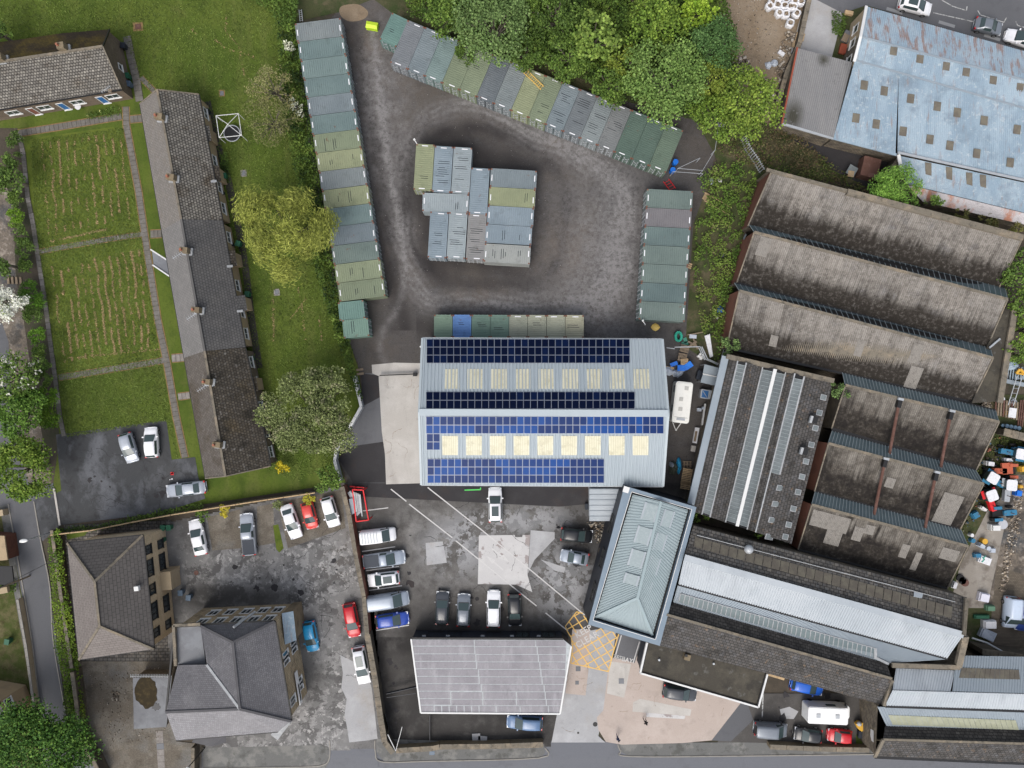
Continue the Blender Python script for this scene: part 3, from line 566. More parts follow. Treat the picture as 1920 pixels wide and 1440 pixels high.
# ---- central warehouse with solar panels
wh = thing('solar_warehouse', 'large pale grey warehouse with rows of blue solar panels on both roof slopes', 'warehouse', P(1015, 772, 0))
E, RG = 5.5, 8.4
TL, TR, BR_, BL = (792, 634, E), (1242, 636, E), (1243, 912, E), (790, 909, E); RL, RR = (786, 773, RG), (1253, 775, RG)
corr('roof_sheet', P(*TL), P(*TR), P(*RR), P(*RL), .44, .075, m_ware, wh, .1)
corr('roof_sheet', P(*BL), P(*BR_), P(*RR), P(*RL), .44, .075, m_ware, wh, .1)
_, wt = walls('wall', [P(*TL), P(*TR), P(*BR_), P(*BL)], m_bluegrey, wh, inset=.2, drop=.15)
for A, B_, Rr in ((TL, BL, RL), (TR, BR_, RR)):
    V = [P(*A), P(*B_), P(*Rr)]; V = [Vector((v.x*.998, v.y, v.z-.12)) for v in V]; mk('gable_wall', V, [(0, 1, 2)], m_bluegrey, wh)
strip('ridge_cap', RL, RR, .85, .12, m_warecap, wh, .06)
for a, b in ((TL, RL), (RL, BL), (TR, RR), (RR, BR_)): strip('verge_flashing', a, b, .28, .14, m_warecap, wh, .05)
for a, b in ((TL, TR), (BL, BR_)): strip('gutter', a, b, .22, .2, m_galv, wh, -.12)
pn = (P(*TL), P(*TR), P(*RL)); ps = (P(*BL), P(*BR_), P(*RL))
cell_mats = [M('dark_solar_cell', (.002, .008, .036), (), .3, spec=.12, fine=.1), M('dark_solar_cell_b', (.001, .004, .020), (), .3, spec=.12, fine=.1)]  # north slope cells: weaker sky reflection painted into a darker base colour
cell_s = [M('blue_solar_cell', (.002, .030, .14), (), .3, spec=.1, fine=.12), M('blue_solar_cell_b', (.002, .020, .10), (), .3, spec=.1, fine=.12), M('blue_solar_cell_c', (.003, .046, .20), (), .3, spec=.1, fine=.12)]  # south slope cells: stronger sky reflection painted into a brighter base colour
m_frame = M('panel_frame', (.26, .28, .34), (), .4, metal=.3, fine=0)
def panels(x0, x1, y0, y1, nc, nr, plane, mats, skew=(0, 0)):
    o = plane[0]; n = (plane[1]-plane[0]).cross(plane[2]-plane[0]).normalized(); n = n if n.z > 0 else -n
    camp = Vector((0, 0, H))
    def w(x, y):
        d = P(x, y, 0)-camp; return camp+d*((o-camp).dot(n)/d.dot(n))+n*.10
    for i in range(nc):
        for j in range(nr):
            xa = x0+(x1-x0)*i/nc; xb = x0+(x1-x0)*(i+1)/nc; ya = y0+(y1-y0)*j/nr; yb = y0+(y1-y0)*(j+1)/nr
            q = [w(xa+.25+skew[0]*0, ya+.25), w(xb-.25, ya+.25), w(xb-.25, yb-.25), w(xa+.25, yb-.25)]
            c = sum(q, Vector())/4; e = [c+(p-c)*(1-.055) for p in q]; k = (RNG.rand()**1.5)
            V = [p+n*.04 for p in q]+[p+n*.042 for p in e]+[p for p in q]
            F = [(0, 1, 5, 4), (1, 2, 6, 5), (2, 3, 7, 6), (3, 0, 4, 7), (4, 5, 6, 7), (0, 8, 9, 1), (1, 9, 10, 2), (2, 10, 11, 3), (3, 11, 8, 0)]
            mi = [0]*4+[1]+[0]*4
            mm = mats[int(vnoise(i*7+y0, j*9, 22)*len(mats)*1.2+RNG.rand()*.9) % len(mats)]
            mk('solar_panel', V, F, [m_frame, mm], wh, mi=mi)
panels(800, 1180.5, 636.5, 681.5, 30, 3, pn, cell_mats)
panels(799, 1190, 735, 767, 30, 2, pn, [cell_mats[0], cell_mats[1], cell_mats[1]])
panels(799, 1244, 780, 812.5, 34, 2, ps, cell_s)
panels(800, 825, 812.5, 843, 2, 2, ps, cell_s[:2])
panels(801.5, 1132.5, 859.5, 905, 26, 3, ps, cell_s)
for i in range(9):
    x = 832+i*44.5; pxpanel('rooflight', [(x, 692), (x+29, 692), (x+29.5, 729), (x, 729)], pn, m_grp, wh, .075, .03)
    x = 829+i*44.6; pxpanel('rooflight', [(x, 817), (x+30, 817), (x+29.6, 853), (x+.5, 853)], ps, m_grp, wh, .075, .03)
m_grp_rib = M('cream_sheet_rib', (.46, .43, .30), (), .5)
for i in range(9):          # rib strips stand in for shadow lines on the rooflights, in darker cream
    for k in range(1, 7):
        x = 832+i*44.5+k*4.15; pxpanel('rib', [(x, 692.4), (x+.9, 692.4), (x+.9, 728.6), (x, 728.6)], pn, m_grp_rib, wh, .10, .03)
        x = 829+i*44.6+k*4.2; pxpanel('rib', [(x, 817.4), (x+.9, 817.4), (x+.9, 852.6), (x, 852.6)], ps, m_grp_rib, wh, .10, .03)
# canopy in silver sheet south of it
cn = thing('sheet_canopy', 'small silver corrugated canopy between the solar warehouse and the slate-blue office', 'canopy', P(1136, 945, 0))
corr('roof_sheet', P(1105, 977, 3.3), P(1105, 916, 3.5), P(1172, 916, 3.5), P(1168, 977, 3.3), .62, .08, m_silver, cn)
walls('wall', [P(1107, 917, 3.3), P(1170, 917, 3.3), P(1166, 975, 3.3), P(1107, 975, 3.3)], m_galv, cn, inset=.1)
mb = MB()
for x, y in ((1106, 976), (1106, 918)): mb.beam(P(x, y, 0), P(x, y, 3.3), .12)
mb.build('post', m_galv, cn)

# ---- office with parapet
of = thing('parapet_office', 'hipped sheet-roof office block with a slate-blue parapet and dark navy walls', 'office', P(1200, 1060, 0))
HO = 7.0
outer = [(1171, 911), (1306, 951), (1237, 1211), (1103, 1171)]; inn = [(1184, 922), (1297, 955), (1229, 1199), (1112, 1163)]
walls('wall', [P(x, y, HO) for x, y in outer], m_cladding, of, inset=.02, drop=.05)
O = [P(x, y, HO) for x, y in outer]; I = [P(x, y, HO) for x, y in inn]; V = O+I+[Vector((v.x, v.y, v.z-.9)) for v in I]+[Vector((v.x, v.y, v.z-.25)) for v in O]
F = []
for i in range(4):
    j = (i+1) % 4; F += [(i, j, 4+j, 4+i), (4+i, 4+j, 8+j, 8+i), (12+i, 12+j, j, i)]
mk('parapet', V, F, m_parapet, of)
mb = MB()
for i in range(4): mb.beam(I[i]+Vector((0, 0, .03)), I[(i+1) % 4]+Vector((0, 0, .03)), .07, .06)
mb.build('parapet_trim', m_upvc, of)
mb = MB(); mb.box(P(1174, 918, HO+.005), .75, .75, .05, R(-17)); mb.build('vent_cap', m_upvc, of)
slab('gutter_floor', [Vector((v.x, v.y, HO-.85)) for v in I], m_black, of, .1)
hb = HO-.6; m_clrl = M('clear_rooflight', (.285, .335, .345), [((.34, .39, .40), 3, .5, .6, .6)], .4)
rt, rb = (1239, 940, HO+.55), (1195, 1121, HO+.6)
a, b, c, d = (1186.5, 927, hb), (1290, 956, hb), (1223, 1191, hb), (1116, 1157, hb)
corr('roof_sheet', P(*a), P(*d), P(*rb), P(*rt), .34, .05, m_tower, of)
corr('roof_sheet', P(*b), P(*c), P(*rb), P(*rt), .34, .05, m_tower, of)
corr('roof_sheet', P(*d), P(*c), P(*rb)+Vector((.1, 0, 0)), P(*rb), .34, .03, m_tower, of)
m_tcap = M('pale_hip_capping', (.27, .335, .35), (), .6)
for u, v in ((rt, rb), (rb, c), (rb, d)): strip('ridge_cap', u, v, .34, .1, m_tcap, of, .08)
pw, pe = (P(*a), P(*d), P(*rt)), (P(*b), P(*c), P(*rt))
for l_, pl in (([(1219, 960), (1206, 1004), (1194, 1047), (1184, 1086)], pw), ([(1251, 972), (1237, 1016), (1225, 1060), (1212, 1098)], pe)):
    for i, (cx, cy) in enumerate(l_):
        k = 1 if i < 3 else .6; w_ = 14 if pl is pw else 10
        f_ = lambda u, v: (cx+u*w_-v*4.5*k, cy+u*w_*.28+v*15*k)
        pxpanel('rooflight', [f_(-1, -1), f_(1, -1), f_(1, 1), f_(-1, 1)], pl, m_clrl, of, .085, .03)
        for u in (-.95, .75): pxpanel('rooflight_bar', [f_(u, -1.05), f_(u+.22, -1.05), f_(u+.22, 1.05), f_(u, 1.05)], pl, m_silver, of, .11, .03)
# ---- windows / doors on the office west wall
for t in (.2, .45, .7): window(of, P(1103, 1171, HO), P(1171, 911, HO), t, 4.8, 2.4, 1.3, m_black, m_glass, Vector((-1, .2, 0)))
mb = MB()
A_ = P(1096, 1135, 0); mb.beam(P(1132, 1050, 2.6), P(1118, 1105, 2.6), .35, .35); mb.build('fascia_pipe', m_galv, of)

# ---- grey felt roofed unit
fu = thing('felt_roof_unit', 'low unit with a white-edged grey felt roof and black front wall, beside the yellow box', 'building', P(925, 1268, 0))
f0, f1 = 3.4, 2.9
q = [(771, 1198, f0), (1056, 1199, f0), (1071, 1211, f0), (1050, 1338, f1), (789, 1336, f1)]
facet('roof_deck', q, m_felt, fu, .2)
walls('wall', [P(*p) for p in q], m_cladding, fu, inset=.12, drop=.15)
fpl = (P(*q[0]), P(*q[1]), P(*q[3]))
# felt sheets laid in rows, each one its own piece, pale seams show between
random.seed(5)
row_y = [1199, 1211.5, 1226, 1240, 1254, 1268, 1282, 1296, 1310, 1322, 1336]
for r in range(10):
    ya, yb = row_y[r]+.8, row_y[r+1]-.8
    def xl(y): return 771.8+(y-1198)*.128
    def xr(y): return (1056+(y-1199)*1.2 if y < 1211 else 1070-(y-1211)*.165)-.8
    s = [889, 890, 892, 893, 897, 898, 902, 905, 905, 906][r]; s2 = [1004, 1007, 1009, 1012, 1014, 1016, 1020, 1022, 1024, 1028][r]
    cuts = [xl((ya+yb)/2), s, s2, 1100]
    if r in (7, 8): cuts = [xl(ya), 845, s, 968, s2, 1100]
    if r == 9: cuts = [xl(ya)]+[814+14*i for i in range(7)]+[930, 975, s2, 1100]
    o_ = [0, 2, -1, 1, 0, -1, 2, 0, 1, 0][r]
    for i in range(len(cuts)-1):
        x0, x1 = cuts[i]+.9, cuts[i+1]-.9
        dy = 1.2 if i >= 1 else 0
        if i >= 1: ya2, yb2 = ya+min(dy, 1), min(yb+dy, 1336)
        else: ya2, yb2 = ya, yb
        xx0a, xx0b = (xl(ya2)+.8, xl(yb2)+.8) if i == 0 else (x0, x0+.6)
        xx1a, xx1b = (xr(ya2), xr(yb2)) if i == len(cuts)-2 else (x1, x1+.6)
        pxpanel('felt_sheet', [(xx0a, ya2), (xx1a, ya2-(.8 if i == 0 else 0)*0), (xx1b, yb2), (xx0b, yb2)], fpl, m_felt, fu, .035, .03)
slab('seam_layer', [P(*p)+Vector((0, 0, .018)) for p in q], m_seam, fu, .01)
for i, (a, b) in enumerate(((q[0], q[4]), (q[4], q[3]), (q[3], q[2]))): strip('white_fascia', a, b, .2, .28, m_upvc, fu, -.02)
strip('gutter', (q[0][0], 1197, f0), (q[1][0], 1198, f0), .25, .2, m_black, fu, -.05)
for x in (795, 840, 905, 960, 1010): # small lamps and sign plates on the black wall
    mb = MB(); mb.box(P(x, 1192, 2.6), .5, .2, .12); mb.build('wall_lamp', m_galv, fu)
for x in (812, 850, 925, 980, 1030):
    p0 = P(x-14, 1198, f0); p1 = P(x+14, 1198, f0); window(fu, p0+Vector((0, -.12, 0)), p1+Vector((0, -.12, 0)), .5, 1.6, 1.8, 2.0, m_black, m_glass, Vector((0, 1, 0)), name='shutter_door')

# ---- saw-tooth factory
def bay(label, ridge, eave, valley, hr, he, mat, dirt=1.0, glaze=None, brick=None, pale=(), stone=True):
    """ridge/eave: ((x,y),(x,y)) left,right"""
    (rlx, rly), (rrx, rry) = ridge; (elx, ely), (erx, ery) = eave
    t = thing('sawtooth_bay', label, 'factory roof', P((rlx+erx)/2, (rly+ery)/2, 0), group='saw-tooth factory bays')
    a, b, c, d = P(rlx, rly, hr), P(rrx, rry, hr), P(erx, ery, he), P(elx, ely, he)
    # ribbed sheet on a fine grid with a soot layer
    L = ((b-a).length+(c-d).length)/2; N = int(L/.125); rows = 15
    rt_ = np.random.RandomState(int(rlx)); tn = rt_.rand(int(L/1.0)+2, 3); toned = []; ribd = []
    n = newell([a, b, c, d]); n = n if n.z > 0 else -n
    V = []; dirtv = []
    for i in range(N+1):
        f = i/N; z = (.035 if i % 2 else 0)
        for j in range(rows+1):
            g = j/rows; p = a.lerp(b, f).lerp(d.lerp(c, f), g); V.append(p+n*z)
            s = vnoise(f*140+rlx, g*14+rly, 9)*.5+vnoise(f*140+rlx, g*20, 3)*.35+.15*vnoise(f*L*6, g*3, 1.6); st_ = vnoise(f*L*5.5+rly, g*4+rlx, 1.3)
            k = max(0, (g-.5+.10*(dirt-1))/.42)**1.1*1.7*dirt*(.4+.95*s)+max(0, s-.6)*1.3*dirt+max(0, .16-f)*6*dirt*s*(.4+g)+max(0, st_-.5)*1.1*dirt*(.25+g)
            dirtv.append(min(1, k)); q3 = tn[int(f*L/1.0), min(2, int(g*3))]; toned.append(.75*max(0, q3-.45)*(1-min(1, k))+(.2 if g < .35 else 0)); dirtv[-1] = min(1, dirtv[-1]+.35*max(0, .35-q3)); ribd.append((.42 if i % 2 == 0 else 0)+(.22 if j in (5, 10) else 0))  # grooves darkened to paint in rib shading; the crosswise rows are sheet laps
    F = []
    for i in range(N):
        for j in range(rows):
            o = i*(rows+1)+j; F.append((o, o+1, o+rows+2, o+rows+1))
    V = np.array([tuple(v) for v in V]); F = np.array(F)
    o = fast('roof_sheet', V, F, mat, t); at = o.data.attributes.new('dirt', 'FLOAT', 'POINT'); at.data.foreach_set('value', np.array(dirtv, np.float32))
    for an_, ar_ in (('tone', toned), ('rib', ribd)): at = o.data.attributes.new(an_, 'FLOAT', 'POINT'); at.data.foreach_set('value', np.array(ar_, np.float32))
    # underside and end walls
    slab('roof_deck', [p-n*.06 for p in (a, b, c, d)], m_coping, t, .1)
    g0 = [Vector((p.x, p.y, 0)) for p in (a, b, c, d)]
    mb = MB(); mb.add([a-n*.1, d-n*.1, g0[3], g0[0]], [(0, 1, 2, 3)]); mb.build('end_wall', m_brick if brick else m_stone_dk, t)
    mb = MB(); mb.add([b-n*.1, c-n*.1, g0[2], g0[1]], [(0, 3, 2, 1)]); mb.build('end_wall', m_stone_dk, t)
    mb = MB(); mb.add([d-n*.1, c-n*.1, g0[2], g0[3]], [(0, 1, 2, 3)]); mb.build('valley_wall', m_stone_dk, t)
    MB().beam(a+n*.06, b+n*.06, .34, .14).build('ridge_cap', m_coping, t)
    MB().beam(d+n*.0, c+n*.0, .3, .12).build('gutter', m_black, t)
    for u, v in ((a, d), (b, c)): MB().beam(u+n*.05, v+n*.05, .16, .10).build('verge', m_coping, t)
    for (u0, u1, v0, v1) in pale:
        W_ = [a.lerp(b, u).lerp(d.lerp(c, u), v) for u, v in ((u0, v0), (u1, v0), (u1, v1), (u0, v1))]
        corr('patch_sheet', W_[0], W_[1], W_[2], W_[3], .21, .03, m_asb_new, t, .02, .05)
    if glaze:
        (x0, y0), (x1, y1) = glaze; hv = he-.0
        A, B_ = P(x0, y0, hv), P(x1, y1, hv); nn = newell([a, b, B_, A]); nn = nn if nn.y > 0 else -nn
        ra, rb_ = a-Vector((0, 0, .08)), b-Vector((0, 0, .08))
        slab('glazing_backing', [ra, rb_, B_, A], m_black, t, .05)
        N = 46
        for i in range(N):
            f0_, f1_ = i/N+.06/N, (i+1)/N-.06/N
            q_ = [ra.lerp(rb_, f0_).lerp(A.lerp(B_, f0_), .04), ra.lerp(rb_, f1_).lerp(A.lerp(B_, f1_), .04), ra.lerp(rb_, f1_).lerp(A.lerp(B_, f1_), .97), ra.lerp(rb_, f0_).lerp(A.lerp(B_, f0_), .97)]
            slab('glass_pane', q_, m_glaze, t, .02, None, .03)
        mb = MB()
        for i in range(N+1):
            f = i/N; mb.beam(ra.lerp(rb_, f)+nn*.05, A.lerp(B_, f)+nn*.05, .07, .06)
        o = mb.build('glazing_bars', m_bar, t)
        mb = MB(); mb.add([A-Vector((0, 0, .02)), B_-Vector((0, 0, .02)), Vector((B_.x, B_.y, 0)), Vector((A.x, A.y, 0))], [(0, 1, 2, 3)]); mb.build('valley_wall', m_stone_dk, t)
        MB().beam(A, B_, .35, .1).build('gutter', m_black, t)
    return t, (a, b, c, d, n)
hr, he = 5.0, 3.0
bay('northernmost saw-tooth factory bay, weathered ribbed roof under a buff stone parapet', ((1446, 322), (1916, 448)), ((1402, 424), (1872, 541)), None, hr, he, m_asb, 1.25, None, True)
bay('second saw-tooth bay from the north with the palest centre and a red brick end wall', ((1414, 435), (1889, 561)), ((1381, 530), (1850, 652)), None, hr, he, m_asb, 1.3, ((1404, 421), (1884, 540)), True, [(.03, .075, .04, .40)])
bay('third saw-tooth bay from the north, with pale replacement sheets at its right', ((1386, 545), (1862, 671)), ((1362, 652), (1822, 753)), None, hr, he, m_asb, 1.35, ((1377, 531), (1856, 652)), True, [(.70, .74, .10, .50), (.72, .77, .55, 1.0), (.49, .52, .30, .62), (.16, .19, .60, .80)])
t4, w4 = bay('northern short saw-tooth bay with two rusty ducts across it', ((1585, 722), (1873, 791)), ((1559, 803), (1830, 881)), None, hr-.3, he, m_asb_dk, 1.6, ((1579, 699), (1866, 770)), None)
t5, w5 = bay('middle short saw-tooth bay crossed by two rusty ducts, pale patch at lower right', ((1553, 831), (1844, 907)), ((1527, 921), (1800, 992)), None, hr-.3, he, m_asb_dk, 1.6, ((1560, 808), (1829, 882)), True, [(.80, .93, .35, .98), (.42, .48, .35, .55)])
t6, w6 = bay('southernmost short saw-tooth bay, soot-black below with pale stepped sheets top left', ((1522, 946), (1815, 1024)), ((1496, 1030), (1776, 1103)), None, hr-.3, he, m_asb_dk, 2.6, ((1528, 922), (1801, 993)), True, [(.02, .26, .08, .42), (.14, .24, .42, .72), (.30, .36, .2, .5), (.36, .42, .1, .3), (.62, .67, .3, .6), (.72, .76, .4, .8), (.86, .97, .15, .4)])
# buff parapet behind the first bay
pw_ = thing('stone_parapet', 'buff stone parapet wall along the top edge of the northernmost saw-tooth bay', 'wall', P(1740, 395, 0))
mb = MB(); a, b = P(1588, 360, hr+.25), P(1917, 446, hr+.25); mb.beam(a, b, .75, .5); mb.build('coping', m_coping, pw_)
a, b = P(1437, 318, hr+.1), P(1588, 358, hr+.1); MB().beam(a, b, .35, .3).build('coping', m_coping, pw_)
MB().add([P(1440, 320, hr), P(1917, 447, hr), Vector((P(1917, 447, hr).x, P(1917, 447, hr).y, 0)), Vector((P(1440, 320, hr).x, P(1440, 320, hr).y, 0))], [(0, 1, 2, 3)]).build('wall', m_stone_dk, pw_)
# valley platform on the right of bay 2/3
lp = thing('flat_roof_strip', 'dark flat gutter roof with a light stone edge right of the saw-tooth bays', 'roof', P(1870, 650, 0))
facet('deck', [(1890, 568, 3.5), (1902, 585, 3.5), (1878, 752, 3.5), (1822, 756, 3.5), (1858, 668, 3.5), (1848, 655, 3.5)], m_flatdark, lp, .2)
walls('wall', [P(x, y, 3.5) for x, y in ((1893, 572), (1900, 586), (1876, 750), (1830, 752))], m_stone_dk, lp, inset=.1)
strip('coping', (1902, 582, 3.8), (1874, 755, 3.8), .75, .3, m_coping, lp)
strip('roof_pipe', (1855, 652, 3.7), (1875, 635, 3.7), .22, .15, m_galv, lp)
# rusty ducts
for i, (a, b, w_, lab) in enumerate([((1682, 757), (1659, 851), w4, 'rusty duct on the first short bay, nearer the glazed roof'), ((1778, 779), (1754, 877), w4, 'rusty duct on the first short bay, farther right with a bright cowl'), ((1655, 868), (1630, 968), w5, 'rusty duct on the middle short bay, left one'), ((1750, 893), (1724, 994), w5, 'rusty duct on the middle short bay, right one')]):
    pl = (w_[0], w_[1], w_[3]); n = w_[4]; camp = Vector((0, 0, H))
    def onp(x, y, up=0):
        d = P(x, y, 0)-camp; return camp+d*((pl[0]-camp).dot(n)/d.dot(n))+n*up
    A, B_ = onp(*a), onp(*b)
    t = thing('roof_duct', lab, 'duct', (A+B_)/2, group='rusty ducts across the short bays')
    MB().tube([A+n*.45, B_+Vector((0, 0, 1.1))], [.19, .19], 8).build('duct_pipe', m_rust, t)
    mb = MB(); mb.box(A+Vector((0, 0, .1)), .5, 1.0, .6, R(-14)); mb.build('cowl', m_black, t)
    mb = MB(); mb.box(A+Vector((.1, .6, .5)), .7, .3, .3, R(-14)); mb.build('cowl_flashing', m_galv, t)
    mb = MB(); mb.box(B_+Vector((0, -.1, .9)), .55, .6, .35, R(-14)); mb.build('pipe_shoe', m_galv, t)

# ---- glazed slate roof between warehouse and saw-tooth
gs = thing('striped_glass_workshop', 'dark slate workshop roof with long glazed strips and two columns of small skylights', 'workshop', P(1430, 850, 0))
Dv = (-.273, .962)   # direction of the strips in pixels
TLg, TRg, BRg, BLg = (1362, 672), (1562, 716), (1484, 1020), (1296, 958)
lines = [0.0, .105, .185, .34, .455, .555, .64, .73, 1.0]
hts = [4.4, 5.0, 5.5, 4.6, 5.6, 4.6, 5.3, 4.9, 4.4]
def gl(t, e, h):
    a = lerp2(TLg, TRg, t); b = lerp2(BLg, BRg, t); p = lerp2(a, b, e); return (p[0], p[1], h)
for i in range(8):
    t0, t1 = lines[i], lines[i+1]; h0, h1 = hts[i], hts[i+1]; glass = i in (1, 3, 4, 6)
    q_ = [gl(t0, 0, h0), gl(t0, 1, h0), gl(t1, 1, h1), gl(t1, 0, h1)]
    facet('slate_slope', q_, m_stoneslate if not glass else m_black, gs, .15)
    if glass:
        W_ = [P(*p) for p in q_]; n = newell(W_); n = n if n.z > 0 else -n
        e0, e1 = (0.03, .86) if i == 6 else (.02, .985)
        if i == 6: e1 = .62
        N = 40 if i != 6 else 26
        for k in range(N):
            fa, fb = e0+(e1-e0)*(k+.08)/N, e0+(e1-e0)*(k+.92)/N
            slab('glass_pane', [W_[0].lerp(W_[1], fa).lerp(W_[3].lerp(W_[2], fa), .05), W_[0].lerp(W_[1], fb).lerp(W_[3].lerp(W_[2], fb), .05), W_[0].lerp(W_[1], fb).lerp(W_[3].lerp(W_[2], fb), .95), W_[0].lerp(W_[1], fa).lerp(W_[3].lerp(W_[2], fa), .95)], m_glaze_lt, gs, .02, None, .04)
        mb = MB()
        for k in range(N+1):
            f = e0+(e1-e0)*k/N; mb.beam(W_[0].lerp(W_[1], f)+n*.055, W_[3].lerp(W_[2], f)+n*.055, .06, .05)
        mb.build('glazing_bars', m_bar, gs)
        if i == 6:
            V = [W_[0].lerp(W_[1], .62), W_[0].lerp(W_[1], 1), W_[3].lerp(W_[2], 1), W_[3].lerp(W_[2], .62)]
            slab('slate_slope', V, m_stoneslate, gs, .05, None, .04)
for t, h in ((lines[4], 5.6),): strip('ridge_cap', gl(t, 0, h), gl(t, 1, h), .42, .16, m_upvc, gs, .08)
for t, h in ((lines[1], 5.0), (lines[2], 5.5), (lines[3], 4.6), (lines[6], 5.3), (lines[5], 4.6)): strip('lead_strip', gl(t, 0, h), gl(t, 1, h), .16, .1, m_lead, gs, .06)
strip('lead_strip', gl(lines[7], 0, 4.9), gl(lines[7], .62, 4.9), .2, .1, m_lead, gs, .06)
mb = MB(); mb.beam(P(1360, 668, 4.7), P(1292, 958, 4.7), .9, .25); mb.build('box_gutter', m_bluegrey, gs)
strip('coping', (1362, 668, 4.9), (1563, 714, 4.9), .6, .4, m_coping, gs)
walls('wall', [P(x, y, 4.3) for x, y in (TLg, TRg, BRg, BLg)], m_stone_dk, gs, inset=.1)
gpl = (P(*gl(lines[7], 0, 4.9)), P(*gl(lines[7], 1, 4.9)), P(*gl(1, 0, 4.4)))
for k, (x, y) in enumerate([(415, 100), (385, 215), (355, 330), (325, 455), (285, 580), (255, 695), (225, 810), (190, 935), (155, 1055), (130, 1145), (95, 780), (60, 900), (35, 1020), (10, 1145)]):
    x = 1440+x/4; y = 720+y/4
    s = .95 if k < 10 else 1.3
    pxpanel('skylight', [(x-5*s, y-6.5), (x+6.5*s, y-4), (x+4*s, y+6.5), (x-7.5*s, y+4)], gpl if k < 10 else (P(*gl(lines[6], 0, 5.3)), P(*gl(lines[6], 1, 5.3)), P(*gl(lines[7], 0, 4.9))), m_lead, gs, .09, .06)
    pxpanel('skylight_pane', [(x-4*s, y-5), (x+5*s, y-3), (x+3*s, y+5), (x-6*s, y+3)], gpl if k < 10 else (P(*gl(lines[6], 0, 5.3)), P(*gl(lines[6], 1, 5.3)), P(*gl(lines[7], 0, 4.9))), m_glaze_lt, gs, .115, .02)
for x, y in ((1522, 786), (1504, 845)):
    mb = MB(); mb.box(P(x, y, 4.8), .9, .9, .8, R(-16)); mb.build('roof_vent', m_black, gs); mb = MB(); mb.box(P(x-3, y, 5.2), .3, .9, .45, R(-16)); mb.build('vent_cheek', m_lead, gs)

# ---- light blue building, top right
lb = thing('pale_blue_factory', 'big pale blue corrugated factory roof with rust streaks and rows of brown rooflights', 'factory', P(1760, 200, 0))
e1, r1, e2, e3 = 4.4, 5.4, 4.8, 3.4
XR = 2050
def ly(x, x0, y0, x1, y1): return y0+(y1-y0)*(x-x0)/(x1-x0)
k1 = lambda x: ly(x, 1624, 12, 1920, 96); k2 = lambda x: ly(x, 1613, 69, 1920, 150); k3 = lambda x: ly(x, 1603, 113, 1920, 203); k4 = lambda x: ly(x, 1683, 289, 1920, 339)
corr('roof_sheet', P(1624, 12, e1), P(XR, k1(XR), e1), P(XR, k2(XR), r1), P(1613, 69, r1), .26, .045, m_ltblue_rust, lb)
corr('roof_sheet', P(1613, 69, r1), P(XR, k2(XR), r1), P(XR, k3(XR), e2), P(1603, 113, e2), .26, .045, m_ltblue, lb)
mid = lambda x: ly(x, 1600, 125, 1920, 215)
a4, b4 = P(1603, 113, e2), P(XR, k3(XR), e2)
c4, d4 = P(XR, k4(XR), e3+.4), P(1563, 258, e3+.4)
corr('roof_sheet', a4, P(1683+2, k3(1685), e2), P(1679, 289, e3+.4), P(1563, 258, e3+.4), .26, .045, m_ltblue, lb)
corr('roof_sheet', P(1685.2, k3(1685), e2), b4, P(XR, k4(XR), e3+.4), P(1683, 288, e3+.4), .26, .045, m_ltblue, lb)
walls('wall', [P(1624, 12, e1), P(XR, k1(XR), e1), P(XR, k4(XR), e3), P(1683, 289, e3), P(1563, 258, e3)], m_stone_dk, lb, inset=.15)  # dark stone stands in for the shade on this wall
A_, B_ = P(1624, 12, e1), P(1600, 122, e1); mk('west_wall', [A_+Vector((.1, 0, -.1)), B_+Vector((.1, 0, -.1)), Vector((B_.x+.1, B_.y, 0)), Vector((A_.x+.1, A_.y, 0))], [(0, 1, 2, 3)], m_stone_lt, lb)
strip('verge', (1624, 12, e1), (1613, 69, r1), .35, .15, m_upvc, lb, .08); strip('verge', (1613, 69, r1), (1601, 116, e2), .35, .15, m_upvc, lb, .08)
strip('ridge_cap', (1613, 69, r1), (XR, k2(XR), r1), .22, .1, m_bluegrey, lb, .05); strip('valley_flashing', (1603, 113, e2), (XR, k3(XR), e2), .22, .1, m_bluegrey, lb, .05)
strip('gutter', (1563, 259, e3+.4), (1681, 290, e3+.4), .3, .2, m_ltblue, lb, -.05)
low = 2.9
corr('lower_roof', P(1686, 292, low+.7), P(XR, k4(XR)+4, low+.7), P(XR, 430, low), P(1700, 345, low), .26, .045, m_ltblue, lb)
corr('lower_roof', P(1700, 346, low-.05), P(XR, 431, low-.05), P(XR, 450, low-.9), P(1730, 378, low-.9), .26, .045, m_rustwhite, lb)
strip('verge', (1684, 290, low+.8), (1690, 322, low+.4), .4, .2, m_upvc, lb, .06); strip('gutter', (1683, 286, low+1.0), (XR, k4(XR), low+1.0), .28, .16, m_galv, lb, .05)
walls('wall', [P(1686, 292, low), P(XR, 380, low), P(XR, 450, low-.9), P(1730, 376, low-.9)], m_stone_dk, lb, inset=.2)
p_a = (P(1613, 69, r1), P(XR, k2(XR), r1), P(1603, 113, e2)); p_b = (P(1603, 113, e2), P(XR, k3(XR), e2), P(1563, 258, e3+.4)); p_c = (P(1686, 292, low+.7), P(XR, k4(XR)+4, low+.7), P(1700, 345, low))
for (cx, cy) in [(940, 383), (1138, 443), (1335, 497), (1485, 541), (1687, 601), (1888, 655)]:
    x, y = 1440+cx/4, cy/4; pxpanel('rooflight', [(x-5.5, y-8.5), (x+7.5, y-6.5), (x+5.5, y+9), (x-7.5, y+6.5)], p_a, m_grp_cell, lb, .08, .05)
